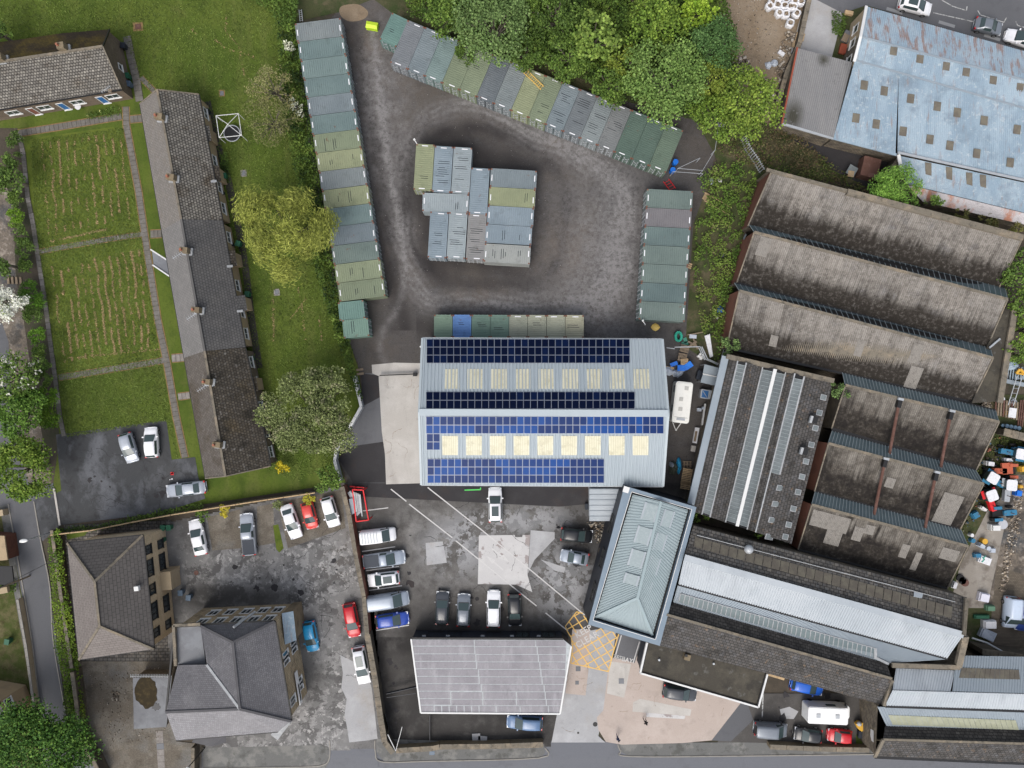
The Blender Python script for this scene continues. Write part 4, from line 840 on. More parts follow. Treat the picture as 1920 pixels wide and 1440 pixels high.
for (cx, cy) in [(720, 640), (870, 683), (1068, 740), (1268, 798), (1418, 845), (1618, 905), (1866, 972), (658, 886), (810, 931), (1012, 986), (1213, 1046), (1362, 1092), (1564, 1152), (1815, 1220)]:
    x, y = 1440+cx/4, cy/4; pxpanel('rooflight', [(x-5.5, y-9.5), (x+7.5, y-7.5), (x+5.5, y+9.5), (x-7.5, y+7.5)], p_b, m_grp_cell, lb, .08, .05)
for (cx, cy) in [(1200, 1267), (1356, 1300), (1507, 1342), (1610, 1358)]:
    x, y = 1440+cx/4, cy/4; pxpanel('rooflight', [(x-6, y-12.5), (x+6, y-11), (x+6, y+13), (x-5, y+10)], p_c, m_grp_cell, lb, .08, .05)
for a, b in (((1617, 60), (1603, 115)),):
    for t in (.25, .5, .8): window(lb, P(1624, 12, e1)+Vector((.08, 0, 0)), P(1600, 122, e1)+Vector((.08, 0, 0)), t, 2.4, 1.2, 1.3, m_upvc, m_glass, Vector((-1, .2, 0)), 0)
# grey lean-to
lt = thing('grey_lean_to', 'grey corrugated lean-to edged in rust red, left of the pale blue factory', 'building', P(1530, 170, 0))
a, b, c, d = P(1495, 90, 2.8), P(1598, 117, 3.8), P(1563, 258, 3.8), P(1466, 230, 2.8)
def corr_dirt(name, a, b, c, d, pitch, depth, mat, parent, fn):
    o = None; N = int((b-a).length/pitch)*2; rows = 30; n = newell([a, b, c, d]); n = n if n.z > 0 else -n; V = []; dv = []; rb = []
    for i in range(N+1):
        for j in range(rows+1):
            f, g = i/N, j/rows; V.append(tuple(a.lerp(b, f).lerp(d.lerp(c, f), g)+n*(depth if i % 2 else 0))); dv.append(fn(f, g)); rb.append(.45 if i % 2 == 0 else 0)  # every groove darkened to paint in the rib shading
    F = [(i*(rows+1)+j, i*(rows+1)+j+1, (i+1)*(rows+1)+j+1, (i+1)*(rows+1)+j) for i in range(N) for j in range(rows)]
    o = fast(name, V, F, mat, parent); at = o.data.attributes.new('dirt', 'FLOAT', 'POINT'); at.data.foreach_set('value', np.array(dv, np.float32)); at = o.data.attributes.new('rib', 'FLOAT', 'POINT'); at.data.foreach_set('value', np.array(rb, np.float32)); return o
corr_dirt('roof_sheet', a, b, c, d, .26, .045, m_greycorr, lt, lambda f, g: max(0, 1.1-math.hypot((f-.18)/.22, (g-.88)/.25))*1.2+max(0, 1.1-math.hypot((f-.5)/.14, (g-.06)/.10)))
walls('wall', [a, b, c, d], m_stone_dk, lt, inset=.12); strip('rust_verge', (1495, 89, 2.85), (1466, 232, 2.85), .22, .14, m_orange_red, lt); strip('gutter', (1466, 232, 2.8), (1563, 260, 3.7), .3, .18, m_galv, lt)

# ---- long mill range, bottom right
ml = thing('long_mill_range', 'long stone mill range with silver sheet roof, row of glazed panes and mossy stone slates', 'mill', P(1530, 1150, 0))
mh = 6.0
facet('slate_slope', [(1300, 985, mh-.4), (1813, 1120, mh-.4), (1806, 1190, mh+1.6), (1283, 1045, mh+1.6)], m_stoneslate2, ml, .15)
corr('roof_sheet', P(1283, 1046, mh+1.7), P(1806, 1191, mh+1.7), P(1776, 1234, mh+.6), P(1272, 1095, mh+.6), .32, .06, m_silver, ml)
corr('roof_sheet', P(1271, 1097, mh+.5), P(1773, 1236, mh+.5), P(1662, 1243, mh-.3), P(1262, 1129, mh-.3), .32, .06, m_bluegrey, ml)
facet('slate_slope', [(1262, 1129, mh-.3), (1662, 1242, mh-.3), (1672, 1272, mh+.9), (1250, 1152, mh+.9)], m_darkslate, ml, .15)
facet('slate_slope', [(1250, 1152, mh+.9), (1672, 1272, mh+.9), (1656, 1322, mh-1.0), (1436, 1262, mh-1.0), (1212, 1204, mh-1.0)], m_stoneslate, ml, .15)
strip('ridge_cap', (1250, 1152, mh+.95), (1672, 1272, mh+.95), .3, .15, m_coping, ml, .05)
strip('ridge_cap', (1283, 1045, mh+1.75), (1806, 1190, mh+1.75), .8, .12, m_silver, ml, .08)
strip('gutter', (1272, 1096, mh+.55), (1776, 1235, mh+.55), .28, .12, m_black, ml, .02)
strip('lead_strip', (1306, 1003, mh+.1), (1790, 1128, mh+.1), .08, .06, m_lead, ml, .12)
walls('wall', [P(1300, 985, mh-.5), P(1813, 1120, mh-.5), P(1806, 1190, mh-.5), P(1776, 1234, mh-.5), P(1672, 1272, mh-1.1), P(1656, 1322, mh-1.1), P(1212, 1204, mh-1.1), P(1262, 1110, mh-1.1)], m_stone_dk, ml, inset=.2)
mp = (P(1300, 985, mh-.4), P(1813, 1120, mh-.4), P(1283, 1045, mh+1.6))
W0 = [(1303, 1007), (1786, 1138), (1784, 1159), (1300, 1025)]
for k in range(30):
    f0_, f1_ = (k+.04)/30, (k+.96)/30
    pxpanel('translucent_sheet', [lerp2(W0[0], W0[1], f0_), lerp2(W0[0], W0[1], f1_), lerp2(W0[3], W0[2], f1_), lerp2(W0[3], W0[2], f0_)], mp, m_grp_cell, ml, .06, .04)
gp = (P(1271, 1097, mh+.5), P(1773, 1236, mh+.5), P(1262, 1129, mh-.3))
W1 = [(1276, 1112), (1642, 1215), (1640, 1232), (1272, 1128)]
N = 42
pxpanel('glazing_backing', W1, gp, m_black, ml, .07, .04)
for k in range(N):
    f0_, f1_ = (k+.08)/N, (k+.92)/N
    pxpanel('glass_pane', [lerp2(lerp2(W1[0], W1[1], f0_), lerp2(W1[3], W1[2], f0_), .06), lerp2(lerp2(W1[0], W1[1], f1_), lerp2(W1[3], W1[2], f1_), .06), lerp2(W1[3], W1[2], f1_), lerp2(W1[3], W1[2], f0_)], gp, m_glaze, ml, .10, .02)
nb = newell([gp[0], gp[1], gp[2]]); nb = nb if nb.z > 0 else -nb; camp = Vector((0, 0, H))
def onpl(x, y, pl, n, up):
    d = P(x, y, 0)-camp; return camp+d*((pl[0]-camp).dot(n)/d.dot(n))+n*up
mb = MB()
for k in range(N+1):
    a_, b_ = lerp2(W1[0], W1[1], k/N), lerp2(W1[3], W1[2], k/N); mb.beam(onpl(*a_, gp, nb, .12), onpl(*b_, gp, nb, .12), .09, .06)
mb.beam(onpl(*W1[0], gp, nb, .13), onpl(*W1[1], gp, nb, .13), .1, .06)
mb.build('glazing_bars', m_lead, ml)
mb = MB(); mb.dome(P(1404, 1030, mh+.4), .6, .5, 12, 4); mb.build('roof_dish', m_galv, ml, True)
pxpanel('patch_sheet', [(1713, 1110), (1730, 1114), (1727, 1122), (1712, 1119)], mp, m_silver, ml, .12, .03)
strip('coping', (1811, 1122, mh+.2), (1806, 1190, mh+1.9), .45, .3, m_coping, ml, .1)
strip('coping', (1808, 1192, mh+1.4), (1795, 1250, mh-.2), .8, .5, m_coping, ml, .1)
strip('coping', (1671, 1246, mh-.1), (1798, 1250, mh-.1), .6, .4, m_coping, ml, .1)
strip('lead_strip', (1640, 1214, mh), (1640, 1234, mh-.2), .35, .15, m_lead, ml, .15); strip('lead_strip', (1640, 1232, mh-.2), (1665, 1244, mh-.2), .3, .12, m_lead, ml, .15)
# flat canopy with white fascia
fc = thing('flat_roof_showroom', 'dark brown flat roof edged in white above the pink concrete, with a small brick stack', 'building', P(1310, 1265, 0))
q = [(1213, 1204, 4.2), (1438, 1263, 4.2), (1421, 1325, 4.2), (1200, 1261, 4.2)]
facet('roof_deck', q, m_flatdark, fc, .25); walls('wall', [P(*p) for p in q], m_cladding, fc, inset=.3)
for a, b in ((q[3], q[0]), (q[3], q[2]), (q[2], q[1])): strip('white_fascia', a, b, .22, .4, m_upvc, fc, .05)
for a, b in ((q[3], q[0]), (q[3], q[2]), (q[2], q[1])):
    c_ = (1318, 1262); a2 = (a[0]+(c_[0]-a[0])*.02, a[1]+(c_[1]-a[1])*.04, a[2]); b2 = (b[0]+(c_[0]-b[0])*.02, b[1]+(c_[1]-b[1])*.04, b[2]); strip('edge_trim', a2, b2, .14, .2, m_black, fc, .08)
mb = MB(); mb.box(P(1286, 1228, 4.2), .75, .75, .9, R(-15)); mb.build('stack', m_stone, fc); mb = MB(); mb.cyl(P(1286, 1228, 4.85+.25), .2, .25, 10); mb.build('flue', m_black, fc)
for x, y in ((1337, 1243), (1235, 1236), (1404, 1245)):
    mb = MB(); mb.cyl(P(x, y, 4.2), .14, .35, 8); mb.build('vent_pipe', m_galv, fc)
# bottom right sheds
sb = thing('corner_mill', 'mill corner block with silver and blue-grey sheet roofs and a stone-slate front along the road', 'mill', P(1790, 1330, 0))
zh = 6.0; X2 = 2060
corr('roof_sheet', P(1680, 1253, zh-.2), P(1791, 1257, zh-.2), P(1782, 1296, zh+.9), P(1674, 1293, zh+.9), .34, .06, m_silver, sb)
corr('roof_sheet', P(1793, 1229, zh-.7), P(X2, 1234, zh-.7), P(X2, 1304, zh+.95), P(1786, 1296, zh+.95), .34, .06, m_bluegrey, sb)
corr('roof_sheet', P(1674, 1294, zh+1.0), P(X2, 1305, zh+1.0), P(X2, 1336, zh-.1), P(1660, 1323, zh-.1), .34, .06, m_silver, sb)
corr('roof_sheet', P(1645, 1325, zh-.3), P(X2, 1340, zh-.3), P(X2, 1372, zh-.9), P(1662, 1361, zh-.9), .34, .06, m_bluegrey, sb)
facet('slate_slope', [(1660, 1361, zh-.9), (X2, 1373, zh-.9), (X2, 1398, zh+.3), (1656, 1386, zh+.3)], m_darkslate, sb)
facet('slate_slope', [(1656, 1386, zh+.3), (X2, 1398, zh+.3), (X2, 1436, zh-1.6), (1640, 1419, zh-1.6)], m_stoneslate, sb)
strip('ridge_cap', (1656, 1386, zh+.35), (X2, 1398, zh+.35), .28, .14, m_coping, sb, .05); strip('verge', (1656, 1386, zh+.35), (1640, 1419, zh-1.55), .4, .2, m_coping, sb, .05)
strip('gutter', (1660, 1324, zh-.15), (X2, 1338, zh-.15), .3, .15, m_black, sb, .05); strip('gutter', (1640, 1420, zh-1.6), (X2, 1438, zh-1.6), .3, .2, m_black, sb, -.05)
strip('verge', (1672, 1274, zh+.3), (1656, 1322, zh-.3), .4, .35, m_coping, sb, .1)
walls('wall', [P(1680, 1253, zh-.8), P(X2, 1240, zh-.8), P(X2, 1434, zh-1.8), P(1641, 1418, zh-1.8), P(1645, 1325, zh-.9)], m_stone_dk, sb, inset=.12)
s1 = (P(1793, 1229, zh-.7), P(X2, 1234, zh-.7), P(1786, 1296, zh+.95)); s2 = (P(1645, 1325, zh-.3), P(X2, 1340, zh-.3), P(1662, 1361, zh-.9))
for k in range(12):
    W0 = [(1803, 1252), (1910, 1256), (1912, 1274), (1797, 1271)]; f0_, f1_ = (k+.03)/12, (k+.97)/12
    pxpanel('translucent_sheet', [lerp2(W0[0], W0[1], f0_), lerp2(W0[0], W0[1], f1_), lerp2(W0[3], W0[2], f1_), lerp2(W0[3], W0[2], f0_)], s1, m_grp_cell, sb, .08, .04)
for k in range(24):
    W0 = [(1665, 1340), (1904, 1350), (1910, 1368), (1673, 1358)]; f0_, f1_ = (k+.03)/24, (k+.97)/24
    pxpanel('translucent_sheet', [lerp2(W0[0], W0[1], f0_), lerp2(W0[0], W0[1], f1_), lerp2(W0[3], W0[2], f1_), lerp2(W0[3], W0[2], f0_)], s2, m_grp_khaki, sb, .08, .04)
# blue tarp board and white board leaning on the gable
tb = thing('blue_boarding', 'bright blue boarding with a dark opening against the end gable of the corner mill', 'hoarding', P(1628, 1340, 0))
mk('panel', [P(1617, 1316, .1), P(1640, 1319, 3.6), P(1641, 1364, 3.6), P(1618, 1346, .1)], [(0, 1, 2, 3)], m_blue2, tb); MB().beam(P(1640, 1319, 3.7), P(1641, 1366, 3.7), .25, .2).build('top_rail', m_tarpb, tb)
wb = thing('white_board', 'white rectangular board fixed to the stone gable below the blue boarding', 'board', P(1632, 1378, 0))
mk('panel', [P(1625, 1362, 1.5), P(1638, 1370, 4.0), P(1638, 1392, 4.0), P(1627, 1383, 1.5)], [(0, 1, 2, 3)], m_upvc, wb)
# ---- bungalow, top left
bg = thing('brick_bungalow', 'brown brick bungalow with a tiled roof, its north slope black with moss', 'house', P(110, 140, 0))
be, br = 3.4, 6.0
facet('roof_slope', [(193, 87, br), (-60, 125, br), (-40, 211, be), (228, 167, be)], m_tile_brown, bg, .15)
facet('roof_slope', [(193, 87, br), (-60, 125, br), (-60, 86, be), (30, 75, be), (118, 62, be), (206, 55, be)], m_tile_north, bg, .15)
tops = [P(206, 55, be), P(-60, 95, be), P(-40, 211, be), P(228, 167, be)]
_, T = walls('wall', tops, m_bungwall, bg, inset=.3)
mk('gable_wall', [T[0]-Vector((0, 0, .1)), T[3]-Vector((0, 0, .1)), P(193, 87, br)+Vector((-.25, 0, -.15))], [(0, 1, 2)], m_bungwall, bg)
strip('ridge_cap', (193, 87, br), (-60, 125, br), .3, .14, m_coping, bg, .06); strip('verge', (193, 87, br), (228, 167, be), .14, .1, m_coping, bg, .05); strip('verge', (193, 87, br), (206, 55, be), .14, .1, m_black, bg, .05)
strip('gutter', (-40, 212, be), (228, 168, be), .16, .14, m_black, bg, -.08)
A, B_ = T[2], T[3]
for t in (.17, .40, .64, .90): window(bg, A, B_, t, 1.7, 1.7, 1.1, m_upvc, m_glass, Vector((0, -1, 0)), 1)
for t in (.30, .52, .81):
    window(bg, A, B_, t, 1.15, .95, 2.1, m_upvc, m_blue2 if t > .5 else m_brick, Vector((0, -1, 0)), 0, 'door')
window(bg, T[3], T[0], .45, 2.0, .9, .9, m_upvc, m_glass, Vector((1, 0, 0)), 0)
def chimney(px, py, hroof, hh, parent, npots=1, w=.75, l=1.25, ang=0, mat=None):
    c = P(px, py, hroof); z0 = -1.0
    MB().box(c+Vector((0, 0, z0)), l, w, hh-z0, ang).build('chimney', mat or m_stone, parent)
    ch = bpy.context.scene.objects.get('chimney')
    mb = MB()
    for i in range(npots): mb.cyl(c+Vector(((i-.5*(npots-1))*.45*math.cos(ang)-.25, (i-.5*(npots-1))*.45*math.sin(ang), hh)), .17, .35, 10, .14)
    mb.build('chimney_pot', m_terra, parent)
    mb = MB(); mb.box(c+Vector((math.cos(ang)*l*.62, math.sin(ang)*l*.62, -.2)), .25, w*1.3, .25, ang).box(c+Vector((0, -w*.6, -.2)), l*1.1, .25, .3, ang); mb.build('chimney_flashing', m_lead, parent)
chimney(122, 92, br-.2, 1.1, bg, 1, .8, .9, R(8)); chimney(6, 112, br-.2, 1.1, bg, 1, .8, .9, R(8))
# ---- terrace of bungalows
tr = thing('terrace_row', 'long low terrace with light brown, dark grey and moss-black tiled sections in line', 'terrace', P(370, 530, 0))
te, tg = 3.2, 5.6
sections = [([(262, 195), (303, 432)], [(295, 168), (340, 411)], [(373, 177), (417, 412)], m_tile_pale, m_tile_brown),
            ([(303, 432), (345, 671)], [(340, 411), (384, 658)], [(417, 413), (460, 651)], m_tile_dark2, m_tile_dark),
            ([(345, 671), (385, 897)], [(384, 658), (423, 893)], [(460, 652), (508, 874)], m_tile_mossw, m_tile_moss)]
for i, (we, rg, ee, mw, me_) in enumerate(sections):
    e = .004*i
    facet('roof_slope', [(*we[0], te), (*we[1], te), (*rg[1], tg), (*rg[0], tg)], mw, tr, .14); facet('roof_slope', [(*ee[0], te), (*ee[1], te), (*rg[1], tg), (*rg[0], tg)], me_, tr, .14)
    strip('ridge_cap', (*rg[0], tg), (*rg[1], tg), .28, .12, m_coping if i != 1 else m_tile_dark2, tr, .06)
    strip('gutter', (*we[0], te), (*we[1], te), .15, .12, m_black, tr, -.08); strip('gutter', (*ee[0], te), (*ee[1], te), .15, .12, m_black, tr, -.08)
    a, b, c, d = P(*we[0], te), P(*ee[0], te), P(*ee[1], te), P(*we[1], te)
    _, T = walls('wall', [a, b, c, d], m_render if i < 2 else m_bungwall, tr, inset=.35)
    for t in (.1, .28, .5, .72, .9): window(tr, T[1], T[2], t, 1.7, 1.5, 1.1, m_upvc, m_glass, Vector((1, 0, 0)), 1)
    for t in (.15, .4, .7): window(tr, T[3], T[0], t, 1.7, 1.7, 1.1, m_upvc, m_glass, Vector((-1, 0, 0)), 1)
for (x, y), (x2, y2), rg in (((262, 195), (373, 177), (295, 168)), ((385, 897), (508, 874), (423, 893))):
    V = [P(x, y, te), P(x2, y2, te), P(*rg, tg)]; k = .2 if y < 500 else -.2; mk('gable_wall', [v+Vector((0, -k, -.12)) for v in V], [(0, 1, 2)], m_bungwall, tr)
    strip('verge', (*rg, tg), (x, y, te), .14, .1, m_coping, tr, .04); strip('verge', (*rg, tg), (x2, y2, te), .14, .1, m_coping, tr, .04)
for x, y in ((300, 222), (322, 335), (347, 471), (369, 582), (389, 716), (408, 833)):
    chimney(x+3, y, tg-.1, 1.0, tr, 1, .7, 1.0, R(-6))
for (x, y, m_) in ((380, 250, m_tile_brown), (398, 325, m_tile_moss), (428, 484, m_tile_moss), (447, 568, m_tile_dark), (468, 720, m_tile_moss), (487, 800, m_tile_moss)):
    facet('porch_roof', [(x-6, y-13, te+.15), (x+12, y-15, te-.5), (x+17, y+14, te-.5), (x-1, y+16, te+.15)], m_, tr, .1)
    walls('porch_wall', [P(x-4, y-11, te-.6), P(x+11, y-13, te-.6), P(x+15, y+12, te-.6), P(x+1, y+14, te-.6)], m_render, tr, inset=.1)
    strip('lead_strip', (x-2, y+16, te+.1), (x+9, y+15, te-.2), .3, .1, m_lead, tr, .12)
ct = thing('entrance_canopy', 'grey flat entrance canopy with white sides on the path side of the terrace', 'canopy', P(302, 490, 0))
facet('roof_deck', [(285, 470, 2.9), (313, 487, 3.0), (318, 517, 3.0), (288, 497, 2.9)], m_flatgrey, ct, .12)
for a, b in (((283, 468, 2.9), (314, 488, 3.0)), ((287, 497, 2.9), (318, 518, 3.0))): strip('white_fascia', a, b, .16, .22, m_upvc, ct, .05)
mb = MB(); mb.beam(P(286, 471, 0), P(286, 471, 2.8), .1).beam(P(289, 496, 0), P(289, 496, 2.8), .1); mb.build('post', m_upvc, ct)
# ---- hipped stone apartment house
hp = thing('hipped_stone_house', 'two-storey buff stone house with a hipped brown slate roof beside the side road', 'house', P(210, 1120, 0))
eh, rh = 6.2, 9.4
a, b, c, d = (126, 1018, eh), (268, 1003, eh), (289, 1217, eh), (148, 1237, eh); r0, r1_ = (178, 1090, rh), (187, 1174, rh)
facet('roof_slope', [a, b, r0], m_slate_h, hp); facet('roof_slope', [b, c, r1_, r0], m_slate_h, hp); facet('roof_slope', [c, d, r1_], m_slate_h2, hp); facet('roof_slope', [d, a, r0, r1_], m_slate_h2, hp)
for u, v in ((a, r0), (b, r0), (c, r1_), (d, r1_), (r0, r1_)): strip('hip_cap', u, v, .28, .12, m_coping, hp, .05)
_, T = walls('wall', [P(*a), P(*b), P(*c), P(*d)], m_stone_lt, hp, inset=.4)
for u, v in ((a, b), (b, c), (c, d), (d, a)): strip('gutter', u, v, .16, .14, m_black, hp, -.08)
for z in (4.9, 1.8):
    for t, w_ in ((.13, 1.2), (.30, 2.2), (.70, 2.2), (.90, 1.2)) + (((.5, 1.4),) if z > 3 else ()):
        window(hp, T[1], T[2], t, z, w_, 1.35, m_black, m_glass, Vector((1, 0, 0)), 1 if w_ < 2 else 2)
pc = T[1].lerp(T[2], .47); MB().box(Vector((pc.x+.7, pc.y, 0)), 1.4, 2.4, 2.6, R(6)).build('porch', m_stone_lt, hp)
mb = MB(); mb.box(P(259, 1102, 8.0-1), .55, .55, .5, R(6)); mb.build('roof_vent', m_upvc, hp)
for i in range(5): MB().box(P(322+i*0, 1064+i*5, 0), 2.2, .3, .12*(1+i*0), R(6)).build('step', m_stone_lt, hp)
# ---- stone hall
ha = thing('stone_hall', 'dark slate hall with buff stone walls and a white sign strip on its east wall', 'hall', P(430, 1260, 0))
HE = 8.0
A1, A2, A3, A4, A5, A6, A7 = (327, 1174, HE), (376, 1173, HE), (515, 1165, HE), (546, 1352, HE), (521, 1372, HE-.4), (330, 1388, HE-1.0), (311, 1335, HE-.2)
N1, N2 = (388, 1246, HE+1.2), (450, 1329, HE+2.6); N3 = (437, 1204, HE+2.2)
facet('flat_roof', [(327, 1174, HE-.3), (376, 1173, HE-.3), (386, 1246, HE-.3), (333, 1247, HE-.3)], m_flatgrey, ha, .2)
facet('roof_slope', [A2, A3, N3], m_slate, ha, .15); facet('roof_slope', [A2, N3, N2, N1], m_slate, ha, .15, P(*A3)-P(*A4))
facet('roof_slope', [A3, A4, N2, N3], m_slate, ha, .15); facet('roof_slope', [(333, 1247, HE-.2), N1, N2, A7], m_slate, ha, .15)
facet('roof_slope', [A7, N2, A4, A5, A6], m_slate_lt, ha, .15)
for u, v in ((N1, N2), (N2, A7), (N2, A4), (N2, N3), (N3, A3), (N3, A2)): strip('hip_cap', u, v, .3, .12, m_lead if u == N1 else m_slate, ha, .06)
_, T = walls('wall', [P(*A1), P(*A3), P(*A4), P(*A5), P(*A6), P(*A7)], m_stone, ha, inset=.3, drop=.2)
for u, v in ((A1, A3), (A3, A4), (A6, A5), (A1, A7)): strip('gutter', u, v, .22, .2, m_black, ha, -.1)
strip('parapet', (326, 1172, HE+.1), (330, 1248, HE+.1), .35, .35, m_coping, ha); strip('parapet', (326, 1172, HE+.1), (376, 1170, HE+.1), .35, .35, m_coping, ha)
for z in (6.0, 2.6):
    for t in (.2, .38, .56, .74, .9): window(ha, T[0], T[1], t, z, 1.3, 2.0, m_upvc, m_glass, Vector((0, 1, 0)), 1)
for z, ts in ((5.8, (.40, .45, .88)), (2.4, (.38, .43, .80, .85))):
    for t in ts: window(ha, T[1], T[2], t, z, 1.1, 2.0, m_upvc, m_glass, Vector((1, 0, 0)), 1)
dv = (T[2]-T[1]).normalized(); s0, s1_ = T[1].lerp(T[2], .64), T[1].lerp(T[2], .99); o_ = Vector((.25, 0, 0))
mb = MB().beam(Vector((s0.x, s0.y, 3.7))+o_, Vector((s1_.x, s1_.y, 3.7))+o_, .12, .9); mb.build('sign_board', m_upvc, ha)
mb = MB()
for i in range(14):
    f = .42+i*.036; p = s0.lerp(s1_, f); mb.box(Vector((p.x+.32, p.y, 3.5)), .03, .16, .4, R(-9))
mb.build('sign_lettering', m_black, ha)
pb = T[1].lerp(T[2], .13); MB().box(Vector((pb.x+.6, pb.y, 0)), 1.2, 3.6, 4.9, R(9)).build('stair_tower', m_stone, ha)
slab('porch_roof', [Vector((pb.x+.0, pb.y+2.0, 5.5)), Vector((pb.x+1.3, pb.y+2.1, 4.96)), Vector((pb.x+1.7, pb.y-1.6, 4.96)), Vector((pb.x+.4, pb.y-2.0, 5.5))], m_ltblue, ha, .08)
for x, y in ((417, 1190),): MB().box(P(x, y, HE), .7, .7, .9).build('stack', m_stone, ha); 
MB().tube([P(438, 1176, HE+.9), P(478, 1147, HE-2)], [.16, .16], 8).build('flue_pipe', m_galv, ha)
fl = thing('flue_box', 'crumpled silver metal canopy at the south-east corner of the hall', 'canopy', P(530, 1365, 0))
MB().box(P(531, 1361, 5.2), 1.0, 2.7, .5, R(-38)).box(P(540, 1350, 5.6), .8, .9, .35, R(-10)).box(P(519, 1376, 5.0), 1.1, .8, .3, R(-38)).build('sheet_hood', m_lead, fl); MB().beam(P(531, 1361, 0), P(531, 1361, 5.2), .12).build('post', m_lead, fl)
lo = thing('flat_roof_annex', 'low flat-roofed grey annex with a ring of dark moss and puddles, west of the hall', 'annex', P(282, 1315, 0))
q = [(249, 1271, 3.0), (322, 1270, 3.0), (312, 1363, 3.0), (251, 1367, 3.0)]; facet('roof_deck', q, m_flatgrey, lo, .2); walls('wall', [P(*p) for p in q], m_stone_dk, lo, inset=.15)
pts = []
for i in range(26):
    a_ = i/26*2*math.pi; r_ = 1+RNG.rand()*.22; pts.append((275+19*math.cos(a_)*r_, 1298+26*math.sin(a_)*r_))
slab('moss_patch', [P(x, y, 3.0)+Vector((0, 0, .03)) for x, y in pts], m_moss, lo, .02)
for cx, cy, rx, ry in ((293, 1325, 8, 7), (303, 1308, 5, 5), (303, 1285, 12, 11)):
    slab('puddle', [P(cx+rx*math.cos(i/14*6.283)*(1+.2*math.sin(i*2.3)), cy+ry*math.sin(i/14*6.283)*(1+.2*math.cos(i*3.1)), 3.0)+Vector((0, 0, .02)) for i in range(14)], m_puddle if cx == 293 else m_flatgrey, lo, .01)
nsp = 26
mb = MB()
for i in range(nsp):
    x = 245+i*3; mb.beam(P(x, 1270, 3.0), P(x, 1264, 3.5), .05).beam(P(x, 1270, 3.1), P(x+2, 1267, 3.5), .05)
mb.build('anti_climb_spikes', m_galv, lo)
# neighbours at the left edge
nb_ = thing('grey_roof_house', 'cropped house with grey roof and buff wall at the lower left edge of the picture', 'house', P(-20, 1340, 0))
facet('roof_slope', [(-80, 1310, 5.5), (-2, 1316, 5.0), (14, 1350, 5.0), (-80, 1370, 6.5)], m_tile_dark2, nb_); _, T = walls('wall', [P(-80, 1300, 5), P(0, 1314, 5), P(14, 1350, 5), P(-80, 1380, 5)], m_render, nb_, inset=.1)
for t in (.3, .7): window(nb_, T[1], T[2], t, 3.8, 1.2, 1.3, m_upvc, m_glass, Vector((1, .3, 0)))
n2 = thing('garden_outbuilding', 'cropped dark outbuilding with a pale concrete step near the side road at the left edge', 'outbuilding', P(0, 1040, 0))
facet('roof_deck', [(-60, 1000, 2.4), (8, 1005, 2.4), (14, 1050, 2.4), (-60, 1056, 2.4)], m_render, n2, .2); walls('wall', [P(-60, 1000, 2.4), P(8, 1005, 2.4), P(14, 1050, 2.4), P(-60, 1056, 2.4)], m_brick, n2, inset=.1)
facet('roof_deck', [(-60, 1060, 2.8), (22, 1062, 2.8), (26, 1096, 2.8), (-60, 1098, 2.8)], m_black, n2, .2)
for k, (x, y) in enumerate(((8, 960), (16, 1103))): tag(MB().box(P(x, y, 0), 1.2, .8, 1.1, R(10)).build('gate_pillar', m_stone_lt), ('buff stone gate pillar beside the upper side road', 'buff stone gate pillar beside the lower side road garden')[k], 'pillar')

# ------------------------------------------------------------------ boundary walls
def wallrun(name, label, pts, h, w, mat, cop=None, n=None, cat='wall', z=0.0):
    """wall as a run of coping stones (parts) on a body"""
    W_ = [P(x, y, 0) for x, y in pts]; t = thing(name, label, cat, (W_[0]+W_[-1])/2)
    mb = MB()
    for a, b in zip(W_[:-1], W_[1:]): mb.beam(a+Vector((0, 0, h/2)), b+Vector((0, 0, h/2)), w, h)
    mb.build('wall_body', mat, t)
    if cop:
        cm = MB(); tot = []; step = n or 1.1
        me = None
        for a, b in zip(W_[:-1], W_[1:]):
            L = (b-a).length; N = max(1, int(L/step)); d = (b-a).normalized(); ang = math.atan2(d.y, d.x)
            for i in range(N):
                c = a+d*((i+.5)*L/N)
                V, F = boxvf((0, 0, 0), L/N*.97, w*1.25+random.uniform(-.02, .02), .12)
                m2 = bpy.data.meshes.new('coping_stone'); m2.from_pydata(V, [], F); m2.materials.append(cop)
                o = link('coping_stone', m2, t, c-t.location+Vector((0, 0, h+random.uniform(0, .02)))); o.rotation_euler.z = ang
    return t
wallrun('boundary_wall', 'old brick and stone wall between the hall car park and the forecourt, darker in its upper half', [(648, 908), (661, 960), (674, 1040), (688, 1110), (694, 1180)], 2.0, .45, m_brick, m_coping)
wallrun('boundary_wall', 'lower half of the long stone wall, running from the red car to the road', [(694, 1180), (708, 1260), (718, 1330), (726, 1378), (742, 1398)], 1.9, .6, m_stone_dk, m_coping)
wallrun('road_wall', 'stone wall with coping along the pavement in front of the felt-roofed unit', [(745, 1399), (812, 1395), (826, 1392), (925, 1391), (1018, 1388)], 1.1, .55, m_stone, m_coping, 1.6)
wallrun('road_wall', 'stone wall along the road below the camper van yard', [(1438, 1392), (1530, 1396), (1622, 1398)], 1.1, .5, m_stone, m_coping, 2.0)
wallrun('court_wall', 'curving dark stone wall round the gravel court at the lower left', [(151, 1250), (158, 1300), (163, 1350), (172, 1390), (190, 1412), (205, 1445)], 1.8, .4, m_stone_dk, m_coping, 1.2)
wallrun('court_wall', 'straight stone wall on the right side of the gravel court', [(372, 1390), (372, 1450)], 1.6, .35, m_stone_dk, m_coping)
wallrun('garden_wall', 'stone wall along the side road beside the hipped house', [(110, 990), (120, 1060), (134, 1160), (147, 1245)], 1.4, .35, m_stone_dk, m_coping)
wallrun('garden_wall', 'low buff wall on the west side of the side road', [(42, 1120), (58, 1210), (74, 1330)], .9, .25, m_stone_lt, m_kerb)
